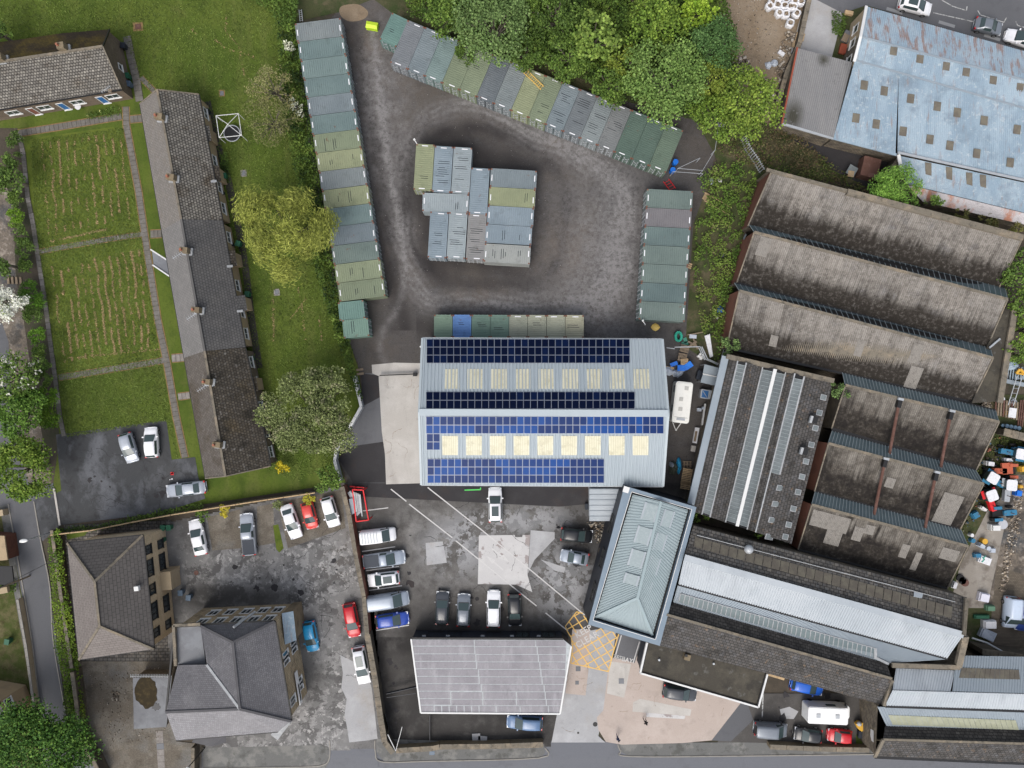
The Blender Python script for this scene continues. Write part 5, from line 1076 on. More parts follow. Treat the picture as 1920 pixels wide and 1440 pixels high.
wallrun('yard_wall', 'white painted kinked wall round the corner of the green bank west of the concrete strip', [(668, 705), (681, 762), (660, 800), (635, 842), (632, 862), (642, 900)], 1.3, .3, m_galv, m_upvc, 1.4)
wallrun('lot_wall', 'broken stone wall between the dirt lot and the grey lean-to', [(1512, 0), (1492, 90), (1470, 140), (1452, 200)], 1.2, .5, m_stone_dk, m_coping)
wallrun('rear_wall', 'stone wall enclosing the dark yard behind the pale blue factory', [(1640, 345), (1672, 300), (1690, 292)], 2.5, .4, m_stone_dk, m_coping)
wallrun('step_wall', 'concrete wall with a blue drum store at the right edge above the tractors', [(1866, 808), (1921, 822)], 1.6, .8, m_stone_dk, m_coping, 1.0)
wallrun('mill_wall', 'stone wall end in the narrow slot right of the long mill range', [(1812, 1205), (1870, 1212), (1930, 1225)], 3.2, .6, m_stone_dk, m_coping, 1.0)
# timber fence: rails and posts between gardens
def fence(label, pts, h=1.5, step=1.9, mat=None, rail=.10):
    mat = mat or m_wood; W_ = [P(x, y, 0) for x, y in pts]; t = thing('timber_fence', label, 'fence', (W_[0]+W_[-1])/2)
    mb = MB()
    for a, b in zip(W_[:-1], W_[1:]): mb.beam(a+Vector((0, 0, h)), b+Vector((0, 0, h)), rail*1.4, rail)
    mb.build('top_rail', mat, t)
    mb = MB()
    for a, b in zip(W_[:-1], W_[1:]): mb.beam(a+Vector((0, 0, h/2)), b+Vector((0, 0, h/2)), .03, h*.92)
    mb.build('fence_panel', m_oldwood, t)
    for a, b in zip(W_[:-1], W_[1:]):
        N = max(1, int((b-a).length/step))
        for i in range(N): MB().box(a.lerp(b, i/N), .1, .1, h+.05).build('post', mat, t)
    return t
fence('pale timber fence between the drive and the hipped house garden', [(108, 999), (180, 991), (255, 976), (330, 962), (480, 938), (596, 921)])
# metal railings
def railing(label, pts, h=1.8, step=.45, mat=None, name='palisade_fence', cat='fence', w=.06):
    W_ = [P(x, y, 0) for x, y in pts]; t = thing(name, label, cat, (W_[0]+W_[-1])/2); mat = mat or m_galv
    mb = MB()
    for a, b in zip(W_[:-1], W_[1:]):
        for z in (.3, h-.3): mb.beam(a+Vector((0, 0, z)), b+Vector((0, 0, z)), .06)
    mb.build('rail', mat, t); n = 0
    for a, b in zip(W_[:-1], W_[1:]):
        N = max(1, int((b-a).length/step))
        for i in range(N): MB().box(a.lerp(b, (i+.5)/N), w, .04, h).build('pale', mat, t)
    return t
railing('leaning grey palisade fence coming out of the trees toward the saw-tooth factory', [(1388, 262), (1398, 285), (1412, 305), (1424, 326)], 2.2, .3, w=.14)
railing('short grey palisade fence panel under the yellow tree', [(1333, 230), (1344, 237), (1356, 240)], 2.2, .3, w=.14)
railing('steel security fence beside the slate workshop gutter', [(1374, 600), (1352, 668)], 2.0, .35)
def wire(label, pts, h=2.0, r=.05):
    W_ = [P(x, y, 0) for x, y in pts]; t = thing('wire_fence', label, 'fence', (W_[0]+W_[-1])/2); mb = MB()
    for a, b in zip(W_[:-1], W_[1:]): mb.beam(a+Vector((0, 0, h)), b+Vector((0, 0, h)), r)
    mb.build('rail', m_galv, t)
    for a in W_: MB().cyl(a, .05, h, 8).build('post', m_galv, t)
wire('tall wire fence with angled posts at the east corner of the container yard', [(1340, 240), (1333, 290), (1310, 328), (1265, 324), (1305, 305)])
wire('thin wire fence closing the gap above the dark green right-hand containers', [(1256, 330), (1310, 334)])
# ------------------------------------------------------------------ shipping containers
def cont_mat(name, c, weather=.5):
    return M(name, c, [((c[0]*1.22, c[1]*1.2, c[2]*1.18), .25, .42, .6, .7), ((c[0]*.6, c[1]*.6, c[2]*.58), .8, .56, .74, .55), ((.13, .06, .035), 1.1, .66, .74, weather)], .7, fine=.08)
CM = {'slate': cont_mat('slate_grey_paint', (.145, .175, .19)), 'teal': cont_mat('teal_grey_paint', (.14, .19, .185)), 'grey': cont_mat('warm_grey_paint', (.17, .18, .19)),
      'sage': cont_mat('sage_green_paint', (.185, .215, .14)), 'dkgreen': cont_mat('dark_green_paint', (.085, .125, .10)), 'dteal': cont_mat('dark_teal_paint', (.105, .145, .142)),
      'brgrey': cont_mat('brownish_grey_paint', (.17, .16, .165)), 'blueg': cont_mat('blue_grey_paint', (.205, .25, .28)), 'paleg': cont_mat('pale_grey_paint', (.22, .245, .25)),
      'green': cont_mat('green_paint', (.135, .205, .165)), 'blue': cont_mat('blue_paint', (.09, .19, .42)), 'khaki': cont_mat('khaki_paint', (.27, .28, .22)), 'jade': cont_mat('jade_paint', (.12, .20, .175)),
      'dgrey': cont_mat('dark_grey_paint', (.125, .14, .15))}
CV = {k: [v]+[cont_mat(v.name+'_b', tuple(c*f for c, f in zip(v.node_tree.nodes['RGB'].outputs[0].default_value[:3], m_)), .9) for m_ in ((.86, .88, .9), (1.12, 1.06, 1.0))] for k, v in CM.items()}
m_casting = M('rusty_casting', (.17, .07, .045), [((.26, .14, .09), 3, .5, .7, .5)], .9)
m_label = M('white_label', (.74, .74, .76), (), .6, fine=.03)
_cm = {}
def ctempl(L, Wd=2.40, Hc=2.55, pitch=.27):
    k = (round(L, 2), pitch)
    if k in _cm: return _cm[k]
    # ribbed roof, ribs across the length
    prof = ((0, 0), (.28, 0), (.36, .045), (.92, .045)); N = int((L-.5)/pitch); V = []; 
    xs = [(-L/2+.02, .0)]; x0 = -L/2+.25
    for i in range(N):
        for f, z in prof: xs.append((x0+(i+f)*(L-.5)/N, z))
    xs += [(x0+L-.5, 0), (L/2-.02, 0)]
    for x, z in xs: V += [(x, -Wd/2+.1, Hc-.055+z), (x, Wd/2-.1, Hc-.055+z)]
    F = [(2*i, 2*i+2, 2*i+3, 2*i+1) for i in range(len(xs)-1)]
    roof = bpy.data.meshes.new('ribbed_roof'); roof.from_pydata(V, [], F); roof.materials.append(None)
    # body: corrugated side walls + ends
    mb = MB(); n = int(L/.28); pts = []
    for s in (-1, 1):
        row = []
        for i in range(n*2+1):
            x = -L/2+.08+(L-.16)*i/(n*2); row.append((x, s*(Wd/2-.02-(.035 if i % 2 else 0))))
        V = [(x, y, .1) for x, y in row]+[(x, y, Hc-.08) for x, y in row]; m_ = len(row)
        mb.add(V, [((i, i+1, m_+i+1, m_+i) if s < 0 else (i+1, i, m_+i, m_+i+1)) for i in range(m_-1)])
    mb.box((-L/2+.05, 0, .1), .06, Wd-.1, Hc-.2).box((0, 0, .05), L-.1, Wd-.1, .1)
    body = bpy.data.meshes.new('side_wall'); body.from_pydata(mb.V, [], mb.F); body.materials.append(None)
    mb = MB()
    for s in (-1, 1):
        mb.box((0, s*(Wd/2-.05), Hc-.10), L-.04, .10, .10).box((0, s*(Wd/2-.06), 0), L-.04, .1, .14)
        for e in (-1, 1): mb.box((e*(L/2-.07), s*(Wd/2-.07), .1), .12, .12, Hc-.2)
    for e in (-1, 1): mb.box((e*(L/2-.05), 0, Hc-.105), .10, Wd-.2, .10)
    fr = bpy.data.meshes.new('corner_frame'); fr.from_pydata(mb.V, [], mb.F); fr.materials.append(None)
    V, F = boxvf((0, 0, 0), .2, .18, .13); ca = bpy.data.meshes.new('corner_casting'); ca.from_pydata(V, [], F); ca.materials.append(m_casting)
    mb = MB(); mb.box((0, 0, 0), .05, Wd/2-.16, Hc-.3); d = bpy.data.meshes.new('door'); d.from_pydata(mb.V, [], mb.F); d.materials.append(None)
    mb = MB()
    for y in (-.28, .28):
        mb.box((.06, y, 0), .045, .045, Hc-.32)
        for z in (.5, 1.1, 1.9): mb.box((.06, y, z), .07, .16, .09)
    mb.box((.09, .12, .95), .03, .4, .05).box((.07, 0, 1.5), .02, .34, .24)
    lb_ = bpy.data.meshes.new('locking_bars'); lb_.from_pydata(mb.V, [], mb.F); lb_.materials.append(m_galv)
    V, F = boxvf((0, 0, 0), .12, .78, .012); la = bpy.data.meshes.new('roof_label'); la.from_pydata(V, [], F); la.materials.append(m_label)
    V, F = boxvf((0, 0, 0), .085, 1.15, .010); wa = bpy.data.meshes.new('standing_water'); wa.from_pydata(V, [], F); wa.materials.append(m_puddle)
    _cm[k] = (roof, body, fr, ca, d, lb_, la, wa); return _cm[k]
NUM = ['first', 'second', 'third', 'fourth', 'fifth', 'sixth', 'seventh', 'eighth', 'ninth', 'tenth', 'eleventh', 'twelfth', 'thirteenth', 'fourteenth', 'fifteenth', 'sixteenth']
CN = {'slate': 'slate grey', 'teal': 'teal grey', 'grey': 'plain grey', 'sage': 'sage green', 'dkgreen': 'dark green', 'dteal': 'dark teal', 'brgrey': 'brownish grey', 'blueg': 'pale blue-grey', 'paleg': 'pale grey', 'green': 'mid green', 'blue': 'bright blue', 'khaki': 'khaki', 'jade': 'jade green', 'dgrey': 'dark grey'}
RC = random.Random(21)
def container(px, py, ang, col, label, group, L=6.06, door=1, wet=0, labels=True, pitch=.27, dz=0, lab_ends=(-1, 1)):
    """centre pixel at roof height; ang (radians) of the long axis, door end at +x*door"""
    Hc = 2.55+dz; c = P(px, py, Hc); c.z = 0
    t = thing('shipping_container', label, 'container', c, ang+(math.pi if door < 0 else 0), group)
    roof, body, fr, ca, d, lb_, la, wa = ctempl(L, pitch=pitch); m_ = RC.choice(CV[col])
    for nm, me in (('ribbed_roof', roof), ('side_wall', body), ('corner_frame', fr)): link(nm, me, t, None, m_).location.z = dz
    for sx in (-1, 1):
        for sy in (-1, 1): link('corner_casting', ca, t, (sx*(L/2-.11), sy*(1.2-.10), Hc-.125))
    for s in (-1, 1):
        o = link('door', d, t, (L/2-.04, s*.56, .15), m_); link('locking_bars', lb_, o, (0, 0, 0))
    if labels:
        for e in lab_ends: link('roof_label', la, t, (e*(L/2-.22), RC.uniform(-.25, .25), Hc+.0))
    for k in range(wet):
        o = link('standing_water', wa, t, ((-L/2+.25)+pitch*0+(RC.randrange(3, int((L-.5)/pitch)-3)+.22)*((L-.5)/int((L-.5)/pitch)), RC.uniform(-.35, .35), Hc-.052)); o.scale.y = RC.uniform(.5, 1.5)
        if k % 2 == 0:
            o2 = link('standing_water', wa, t, (o.location.x+(L-.5)/int((L-.5)/pitch), o.location.y+.1, Hc-.052)); o2.scale.y = o.scale.y*.9
    return t
def wang(dx, dy): return math.atan2(-dy, dx)
# long left column
cols = ['slate', 'teal', 'teal', 'teal', 'slate', 'teal', 'sage', 'sage', 'slate', 'sage', 'teal', 'slate', 'dteal', 'sage', 'sage']
L0, L1 = (551.5, 44), (636, 566); R0, R1_ = (638, 33), (725, 555)
for i, c_ in enumerate(cols):
    f = (i+.5)/15; x = (L0[0]+(L1[0]-L0[0])*f+R0[0]+(R1_[0]-R0[0])*f)/2; y = (L0[1]+(L1[1]-L0[1])*f+R0[1]+(R1_[1]-R0[1])*f)/2
    container(x, y, wang(86.5, -11-.0*i), c_, f'{CN[c_]} container, {NUM[i]} from the top of the long left-hand column', 'containers in the long left column', wet=2 if c_ == 'sage' else 0, dz=RC.uniform(-.03, .03))
container(659, 582, wang(86, -9), 'jade', 'short jade green container, upper of the two below the left column', 'short containers below the left column', L=3.35, labels=False)
container(667, 615, wang(86, -8), 'jade', 'short jade green container with a wet seam, lower of the two below the left column', 'short containers below the left column', L=3.35, wet=1, labels=False)
# diagonal row
cols = ['grey', 'slate', 'teal', 'sage', 'sage', 'dgrey', 'slate', 'sage', 'sage', 'slate', 'dgrey', 'slate', 'dgrey', 'dkgreen', 'dkgreen', 'dkgreen']
T0, T1 = (764.5, 38), (1281, 247); B0, B1 = (731, 117), (1249.5, 322)
for i, c_ in enumerate(cols):
    f = (i+.5)/16; x = (T0[0]+(T1[0]-T0[0])*f+B0[0]+(B1[0]-B0[0])*f)/2; y = (T0[1]+(T1[1]-T0[1])*f+B0[1]+(B1[1]-B0[1])*f)/2
    container(x, y, wang(-32.5, 78), c_, f'{CN[c_]} container, {NUM[i]} from the upper left in the diagonal row', 'containers in the diagonal row', wet={9: 6, 10: 7, 11: 5, 12: 3, 8: 2, 4: 1}.get(i, 0), dz=RC.uniform(-.03, .03))
container(739, 56, wang(-24, 50), 'jade', 'teal green container set askew at the upper left end of the diagonal row', 'containers in the diagonal row', L=3.9, wet=1, labels=False)
# centre cluster
G = 'containers in the central cluster'
vx = (-5.2, 86)
container(795, 313.5, wang(*vx), 'sage', 'sage green container on the left flank of the central cluster', G, wet=1, labels=True)
container(830, 317.5, wang(*vx), 'blueg', "blue-grey container with many wet stripes beside the cluster's sage one", G, wet=8)
container(865.5, 319.5, wang(*vx), 'blueg', 'blue-grey container at the top middle of the central cluster, its right side exposed', G, wet=5)
container(898.5, 358.5, wang(*vx), 'blueg', 'unstriped blue-grey container between the top pair and the right-hand stack', G, wet=0)
container(835.5, 380, wang(86, 3), 'blueg', 'blue-grey container lying crosswise at the left middle of the central cluster', G, wet=1, door=-1)
container(821.5, 440.5, wang(*vx), 'blueg', 'blue-grey container at the lower left corner of the central cluster', G, wet=3)
container(857, 441.5, wang(*vx), 'blueg', 'blue-grey container with paired wet stripes, middle of the three at the cluster bottom', G, wet=6)
container(893, 444.5, wang(*vx), 'grey', 'dull grey container, the ribbed one third along the bottom of the cluster', G, wet=7)
for (x, y, c_, lab, w_) in ((962.5, 335, 'slate', 'grey container at the top of the right-hand stack of the cluster', 0), (960, 370, 'sage', 'sage green container in the right-hand stack of the cluster', 1), (957, 405, 'blueg', 'pale blue container below the sage one in the right-hand stack of the cluster', 0), (953.5, 440, 'blueg', 'pale blue container with a wet stripe, second from the bottom of the right-hand stack', 2), (951, 476, 'paleg', 'pale grey ribbed container at the bottom right of the central cluster', 5)):
    container(x, y, wang(86, 5), c_, lab, G, wet=w_)
# right-hand column
cols = ['dteal', 'brgrey', 'dteal', 'dteal', 'dteal', 'dteal', 'dteal']
for i, c_ in enumerate(cols):
    f = i/6; container(1255.3+(1241.5-1255.3)*f, 373.5+(584-373.5)*f, wang(86, 4.5), c_, f'{CN[c_]} container, {NUM[i]} from the top of the right-hand column of seven', 'containers in the right-hand column', door=-1)
# row above the warehouse
cols = ['green', 'blue', 'green', 'green', 'khaki', 'khaki', 'khaki', 'khaki']
for i, c_ in enumerate(cols):
    container(831+i*35.2, 611.5+i*.1, wang(0.3, -43), c_, f'short {CN[c_]} container, {NUM[i]} from the left above the solar warehouse', 'short containers above the warehouse', L=3.0, wet=[0, 1, 2, 1, 0, 1, 0, 1][i], labels=i > 3, pitch=.20 if i < 4 else .26, lab_ends=(1,))

# ------------------------------------------------------------------ vehicles
PROF = {  # x, width frac, belt z, roof z, roof width frac
 'hatch': ([(0, .80, .62, .70, .70), (.015, .93, .90, .98, .74), (.075, .97, .96, 1.36, .70), (.20, 1, .97, 1.46, .74), (.40, 1, .95, 1.50, .76), (.53, 1, .94, 1.43, .74), (.745, 1, .93, .985, .86), (.86, .97, .84, .89, .80), (.955, .89, .70, .74, .70), (1, .70, .52, .55, .5)], (1, 2), (5, 6), (2, 5)),
 'saloon': ([(0, .78, .62, .70, .68), (.02, .92, .92, .97, .78), (.13, .97, .97, 1.02, .80), (.26, 1, .96, 1.34, .68), (.42, 1, .95, 1.43, .74), (.53, 1, .94, 1.38, .73), (.725, 1, .93, .98, .86), (.86, .97, .84, .88, .80), (.955, .89, .70, .73, .70), (1, .68, .50, .54, .5)], (2, 3), (5, 6), (3, 5)),
 'suv': ([(0, .84, .70, .80, .72), (.015, .95, 1.02, 1.10, .76), (.07, .98, 1.06, 1.58, .72), (.20, 1, 1.06, 1.67, .76), (.43, 1, 1.05, 1.70, .77), (.55, 1, 1.04, 1.62, .75), (.755, 1, 1.03, 1.10, .87), (.87, .98, .95, 1.0, .82), (.96, .90, .82, .85, .72), (1, .74, .6, .64, .55)], (1, 2), (5, 6), (2, 5)),
 'van': ([(0, .90, 1.0, 1.82, .80), (.01, .97, 1.05, 1.93, .86), (.05, .99, 1.06, 1.97, .88), (.3, 1, 1.06, 1.99, .88), (.56, 1, 1.06, 1.98, .87), (.65, 1, 1.05, 1.90, .85), (.85, 1, 1.04, 1.14, .88), (.93, .96, .95, .98, .80), (.98, .88, .78, .82, .72), (1, .76, .6, .64, .6)], None, (5, 6), (5, 6)),
 'pickup': ([(0, .90, .95, 1.0, .84), (.01, .96, 1.05, 1.07, .86), (.38, .98, 1.06, 1.08, .86), (.40, 1, 1.05, 1.62, .70), (.46, 1, 1.05, 1.72, .77), (.57, 1, 1.04, 1.66, .76), (.76, 1, 1.04, 1.12, .87), (.88, .98, .98, 1.02, .82), (.96, .92, .84, .88, .74), (1, .78, .62, .66, .6)], None, (5, 6), (3, 5)),
}
def vehicle(kind, rear, front, col, label, cat, width=1.80, cover=None, roofcol=None, sun=None, ribs=False, group=None, hz=.9, dirty=0):
    pr, rw, ws, sw = PROF[kind]; a, b = P(*rear, hz), P(*front, hz); d = b-a; L = d.length; ang = math.atan2(d.y, d.x); c = (a+b)/2; c.z = 0
    t = thing({'hatch': 'parked_car', 'saloon': 'parked_car', 'suv': 'parked_car', 'van': 'parked_van', 'pickup': 'pickup_truck'}[kind], label, cat, c, ang, group)
    mp_ = col if not isinstance(col, tuple) else paint('car_paint', col)
    rows = []; hw = width/2
    for x, wf, zb, zr, rf in pr:
        X = (x-.5)*L; w = hw*wf; r = hw*wf*rf
        half = [(w*.94, .22), (w, .5), (w*.985, zb-.06), (w*.94, zb), (r, zr-.02), (r*.55, zr+.025)]
        rows.append([(X, -y, z) for y, z in half]+[(X, 0, zr+.04)]+[(X, y, z) for y, z in reversed(half)])
    k = len(rows[0]); V = [p for r in rows for p in r]; F = []
    for i in range(len(rows)-1):
        for j in range(k-1): F.append((i*k+j, (i+1)*k+j, (i+1)*k+j+1, i*k+j+1))
        F.append((i*k+k-1, (i+1)*k+k-1, (i+1)*k, i*k))
    F.append(tuple(range(k-1, -1, -1))); F.append(tuple((len(rows)-1)*k+j for j in range(k)))
    mk('body', V, F, mp_, t, None, True, True)
    def pt(i, y, z): return Vector(((pr[i][0]-.5)*L, y, z))
    def glass(nm, i0, i1, e0=.02, e1=.02, s=.95):
        a0, a1 = pr[i0], pr[i1]; r0, r1 = hw*a0[1]*a0[4]*s, hw*a1[1]*a1[4]*s; q = []
        for (i, r, z, e) in ((i0, r0, a0[3]+.01, e0), (i1, r1, a1[3]+.01, e1)):
            o = i1 if i == i0 else i0; x = (pr[i][0]-.5)*L; x2 = (pr[o][0]-.5)*L; zz = pr[o][3]+.01
            X, Z = x+(x2-x)*e, z+(zz-z)*e
            q.append([Vector((X, y, Z+.035+.03*(1-abs(y)/max(r, .01)))) for y in (-r, -r*.5, 0, r*.5, r)])
        V = q[0]+q[1]; mk(nm, V, [(n, 5+n, 6+n, 1+n) if V[5].x > V[0].x else (n, 1+n, 6+n, 5+n) for n in range(4)], m_carglass, t, None, True, True)
    glass('windscreen', *ws)
    if rw: glass('rear_window', *rw)
    # side windows follow the body between belt and roof edge
    for s in (-1, 1):
        i0, i1 = sw; idx = list(range(i0, i1+1)); top = []; bot = []
        if kind == 'van': idx = [5, 6]
        for n, i in enumerate(idx):
            x, wf, zb, zr, rf = pr[i]; w, r = hw*wf*.94, hw*wf*rf; f0, f1 = .08, .86
            if kind == 'van' and i == 6: zr = zb+.15
            X = (x-.5)*L
            if n == 0: X += .12
            if i == ws[0]: X += .10 if kind != 'van' else -.35
            bot.append(Vector((X, s*(w+(r-w)*f0+.015), zb+(zr-zb)*f0+.01))); top.append(Vector((X, s*(w+(r-w)*f1+.015), zb+(zr-zb)*f1+.012)))
        m_ = len(idx); V = bot+top; F = [((n, n+1, m_+n+1, m_+n) if s < 0 else (n+1, n, m_+n, m_+n+1)) for n in range(m_-1)]
        mk('side_window', V, F, m_carglass, t, None, False, True)
    fx = L/2; fw = pr[-2][1]*hw; zf = pr[-2][2]
    for s in (-1, 1):
        MB().add([(fx-.34, s*fw*.70, zf+.06), (fx-.10, s*fw*.62, zf-.02), (fx-.13, s*fw*.98, zf-.06), (fx-.42, s*fw*1.06, zf+.03)], [(0, 1, 2, 3) if s < 0 else (3, 2, 1, 0)]).box((fx-.2, s*fw*.85, zf-.2), .28, .3, .18, 0).build('headlight', m_headl, t, False, True)
        MB().box((-L/2+.06, s*hw*.82, pr[1][2]-.22), .14, .26, .24).build('tail_light', m_redlamp, t, False, True)
        mx = (pr[ws[1]][0]-.5)*L-.12*L*.55; MB().box((mx, s*(hw+.07), .95), .16, .2, .13).build('wing_mirror', mp_ if kind != 'van' else m_trim, t, False, True)
        for xx in (-.31, .31):
            V = MB(); V.cyl((xx*L, s*(hw-.20), .32), .32, .2, 14, axis=(0, s, 0)); w_ = V.build('wheel', m_tyre, t, False, True)
            V = MB(); V.cyl((xx*L, s*(hw-.02), .32), .2, .03, 10, axis=(0, s, 0)); V.build('rim', m_alloy, w_, False, True)
    if sun or roofcol:
        x0, x1 = (.20, .48) if kind != 'saloon' else (.30, .50); zt = max(p[3] for p in pr)+.055
        if sun: V, F = boxvf(((x0+x1-1)/2*L, 0, zt-.03), (x1-x0)*L, hw*1.0, .03); mk('glass_sunroof', V, F, m_carglass, t, None, False, True)
    if kind == 'pickup':
        V, F = boxvf(((.20-.5)*L, 0, 1.06), .36*L, hw*1.68, .10); mk('tonneau_cover', V, F, cover or m_trim, t, None, False, True)
    if ribs:
        for n in range(6): V, F = boxvf(((.08+n*.085-.5)*L, 0, 2.035), .03*L, hw*1.5, .025); mk('roof_rib', V, F, m_galv, t, None, False, True)
    V, F = boxvf(((.5*(pr[ws[1]][0]+1)-.5)*L, 0, 0.02), .02, .02, .02)
    if kind in ('hatch', 'saloon', 'suv', 'pickup'):
        x = (pr[ws[1]][0]-.5)*L; MB().beam((x, -hw*.75, pr[ws[1]][3]+.05), (x, hw*.75, pr[ws[1]][3]+.05), .10, .03).build('scuttle', m_trim, t, False, True)
    return t
WHT, SIL, GRY, DGR, BLK = paint('white_car_paint', (.82, .82, .84)), paint('silver_car_paint', (.40, .43, .48), metal=.25), paint('grey_car_paint', (.19, .21, .24), metal=.25), paint('dark_grey_car_paint', (.05, .055, .065)), paint('black_car_paint', (.012, .013, .016))
RED, BLUE, LBL, SBL, WORN = paint('red_car_paint', (.50, .012, .02)), paint('royal_blue_car_paint', (.02, .06, .33)), paint('bright_blue_car_paint', (.015, .27, .52)), paint('steel_blue_car_paint', (.10, .17, .30)), paint('light_steel_paint', (.30, .34, .40), metal=.2)
m_ton = M('grey_tonneau', (.045, .052, .065), (), .7, fine=.05)
V_ = vehicle
V_('hatch', (232, 813), (248, 867), SIL, 'silver hatchback parked nose down on the terrace drive, left of the white one', 'car')
V_('hatch', (284, 858), (281, 801), WHT, 'white hatchback parked nose up on the terrace drive', 'car')
V_('saloon', (384, 913), (310, 922), SIL, 'silver saloon at the right end of the terrace drive with its nose to the left', 'car')
V_('saloon', (377, 1041), (363, 975), WHT, 'white saloon alone beside the hipped house, nose up', 'car')
V_('pickup', (468, 1041), (461, 963), SIL, 'silver pickup with a dark bed cover at the top of the hall car park', 'pickup', cover=m_ton)
V_('saloon', (535, 947), (556, 1010), WHT, 'white saloon in the gravel bays, left of the small red hatchback', 'car')
V_('hatch', (574, 943), (586, 992), paint('coral_red_car_paint', (.60, .05, .04)), 'small red hatchback in the gravel bays under the hedge', 'car', 1.68)
V_('hatch', (611, 933), (627, 988), WHT, 'white hatchback in the gravel bays against the brick wall', 'car')
V_('van', (677, 1008), (741, 1001), WHT, 'white van with a ribbed roof, topmost in the forecourt wall bays', 'van', 1.85, ribs=True)
V_('pickup', (681, 1054), (759, 1044), WORN, 'grey pickup with a dark covered bed, second down the forecourt wall bays', 'pickup', 1.9, cover=m_ton)
V_('hatch', (748, 1083), (689, 1090), WHT, 'white hatchback with black glass roof facing the wall in the forecourt bays', 'car', sun=True)
V_('van', (689, 1132), (766, 1121), WORN, 'long silver-grey van, fourth down the forecourt wall bays', 'van', 1.95)
V_('hatch', (705, 1167), (766, 1159), BLUE, 'royal blue hatchback at the foot of the forecourt wall bays', 'car')
V_('hatch', (828, 1171), (830, 1109), DGR, 'dark grey car, leftmost of the row against the black-fronted unit', 'car')
V_('hatch', (868, 1175), (870, 1114), GRY, 'mid grey car, second in the row against the black-fronted unit', 'car')
V_('suv', (925, 1176), (926, 1108), WHT, 'white four-by-four between the grey and black cars by the black-fronted unit', 'car', 1.85)
V_('suv', (964, 1114), (966, 1175), BLK, 'black car nose-in at the right end of the row with its roof rails showing', 'car')
V_('suv', (929, 979), (928, 914), WHT, 'white four-by-four with a glass roof below the solar warehouse eave', 'car', 1.85, sun=True)
V_('hatch', (653, 1132), (665, 1196), RED, 'bright red hatchback beside the long wall in the hall car park', 'car')
V_('suv', (671, 1213), (684, 1283), WHT, 'white car with a dark glass roof strip beside the stone wall below the red hatchback', 'car', 1.82, sun=True)
V_('hatch', (577, 1166), (587, 1223), LBL, 'turquoise blue hatchback parked against the east wall of the hall', 'car', 1.72)
V_('hatch', (1052, 1001), (1112, 1007), BLK, 'black hatchback nose to the office with a person behind it', 'car')
V_('saloon', (1103, 1050), (1051, 1041), WORN, 'silver car below the black hatchback facing the forecourt', 'car', 1.72)
V_('suv', (1017, 1357), (950, 1353), SBL, 'steel blue estate car behind the white-edged felt roof', 'car')
V_('suv', (1244, 1295), (1307, 1304), DGR, 'dark grey car half under the white-edged flat roof on the pink concrete', 'car')
V_('van', (1415, 1366), (1477, 1371), GRY, 'grey van at the left end of the bottom yard row', 'van', 1.8)
V_('hatch', (1541, 1382), (1490, 1376), BLK, 'black car with pale headlamps between the grey van and the red car', 'car')
V_('hatch', (1597, 1383), (1553, 1379), RED, 'small red car in the bottom yard beside the stone gable', 'car', 1.7)
V_('hatch', (1484, 1282), (1545, 1295), paint('vivid_blue_car_paint', (.01, .10, .50)), 'vivid blue car half hidden under the stone-slate eave', 'car')
V_('van', (1899, 1120), (1894, 1178), paint('pale_blue_van_paint', (.50, .58, .70)), 'white and blue small van nose down in the far right yard', 'van', 1.8)
V_('hatch', (1925, 1130), (1916, 1184), paint('deep_blue_car_paint', (.02, .05, .22)), 'dark blue car cropped by the right edge beside the pale van', 'car')
V_('hatch', (1688, 2), (1748, 17), WHT, 'white car with a black roof on the street at the top edge', 'car', sun=True)
V_('saloon', (1830, 42), (1881, 54), GRY, 'dark grey car on the street beside the pale blue factory', 'car')
V_('hatch', (1950, 82), (1888, 62), WHT, 'white car on the street cropped by the right edge', 'car')
# camper van
def rounded(L, W_, r, n=4):
    out = []
    for cx, cy, a0 in ((L/2-r, W_/2-r, 0), (-L/2+r, W_/2-r, 90), (-L/2+r, -W_/2+r, 180), (L/2-r, -W_/2+r, 270)):
        for i in range(n+1): a = R(a0+90*i/n); out.append((cx+r*math.cos(a), cy+r*math.sin(a)))
    return out
a, b = P(1509, 1337, 2), P(1598, 1341, 2); d = b-a; c = (a+b)/2; c.z = 0; cv = thing('camper_van', 'white camper van with two roof vents in the bottom right yard', 'camper van', c, math.atan2(d.y, d.x)); L = d.length
m_cvw = paint('gloss_white_panel', (.76, .76, .75))
MB().prism([(x*1-.3, y) for x, y in rounded(L-1.0, 2.2, .25)], .5, 2.55).prism([(x-.45, y) for x, y in rounded(L-1.3, 2.0, .3)], 2.55, 2.62).build('body', m_cvw, cv, False, True)
MB().prism([(x+L/2-1.0, y) for x, y in rounded(1.9, 1.95, .5)], .35, 1.35).build('bonnet', m_cvw, cv, False, True)
mk('windscreen', [(L/2-.95, -.95, 2.35), (L/2-.95, .95, 2.35), (L/2-.35, .88, 1.42), (L/2-.35, -.88, 1.42)], [(0, 3, 2, 1)], m_carglass, cv, None, False, True)
for x in (-1.6, .9): MB().box((x, 0, 2.62), .5, .5, .09).build('roof_vent', m_galv, cv, False, True)
for s in (-1, 1):
    MB().box((.3, s*1.1, 1.5), 1.3, .05, .55).build('side_window', m_carglass, cv, False, True); MB().box((L/2-.7, s*1.12, 1.3), .12, .3, .25).build('wing_mirror', m_trim, cv, False, True)
    for x in (-L*.3, L*.3): MB().cyl((x, s*.9, .34), .34, .22, 14, axis=(0, s, 0)).build('wheel', m_tyre, cv, False, True)
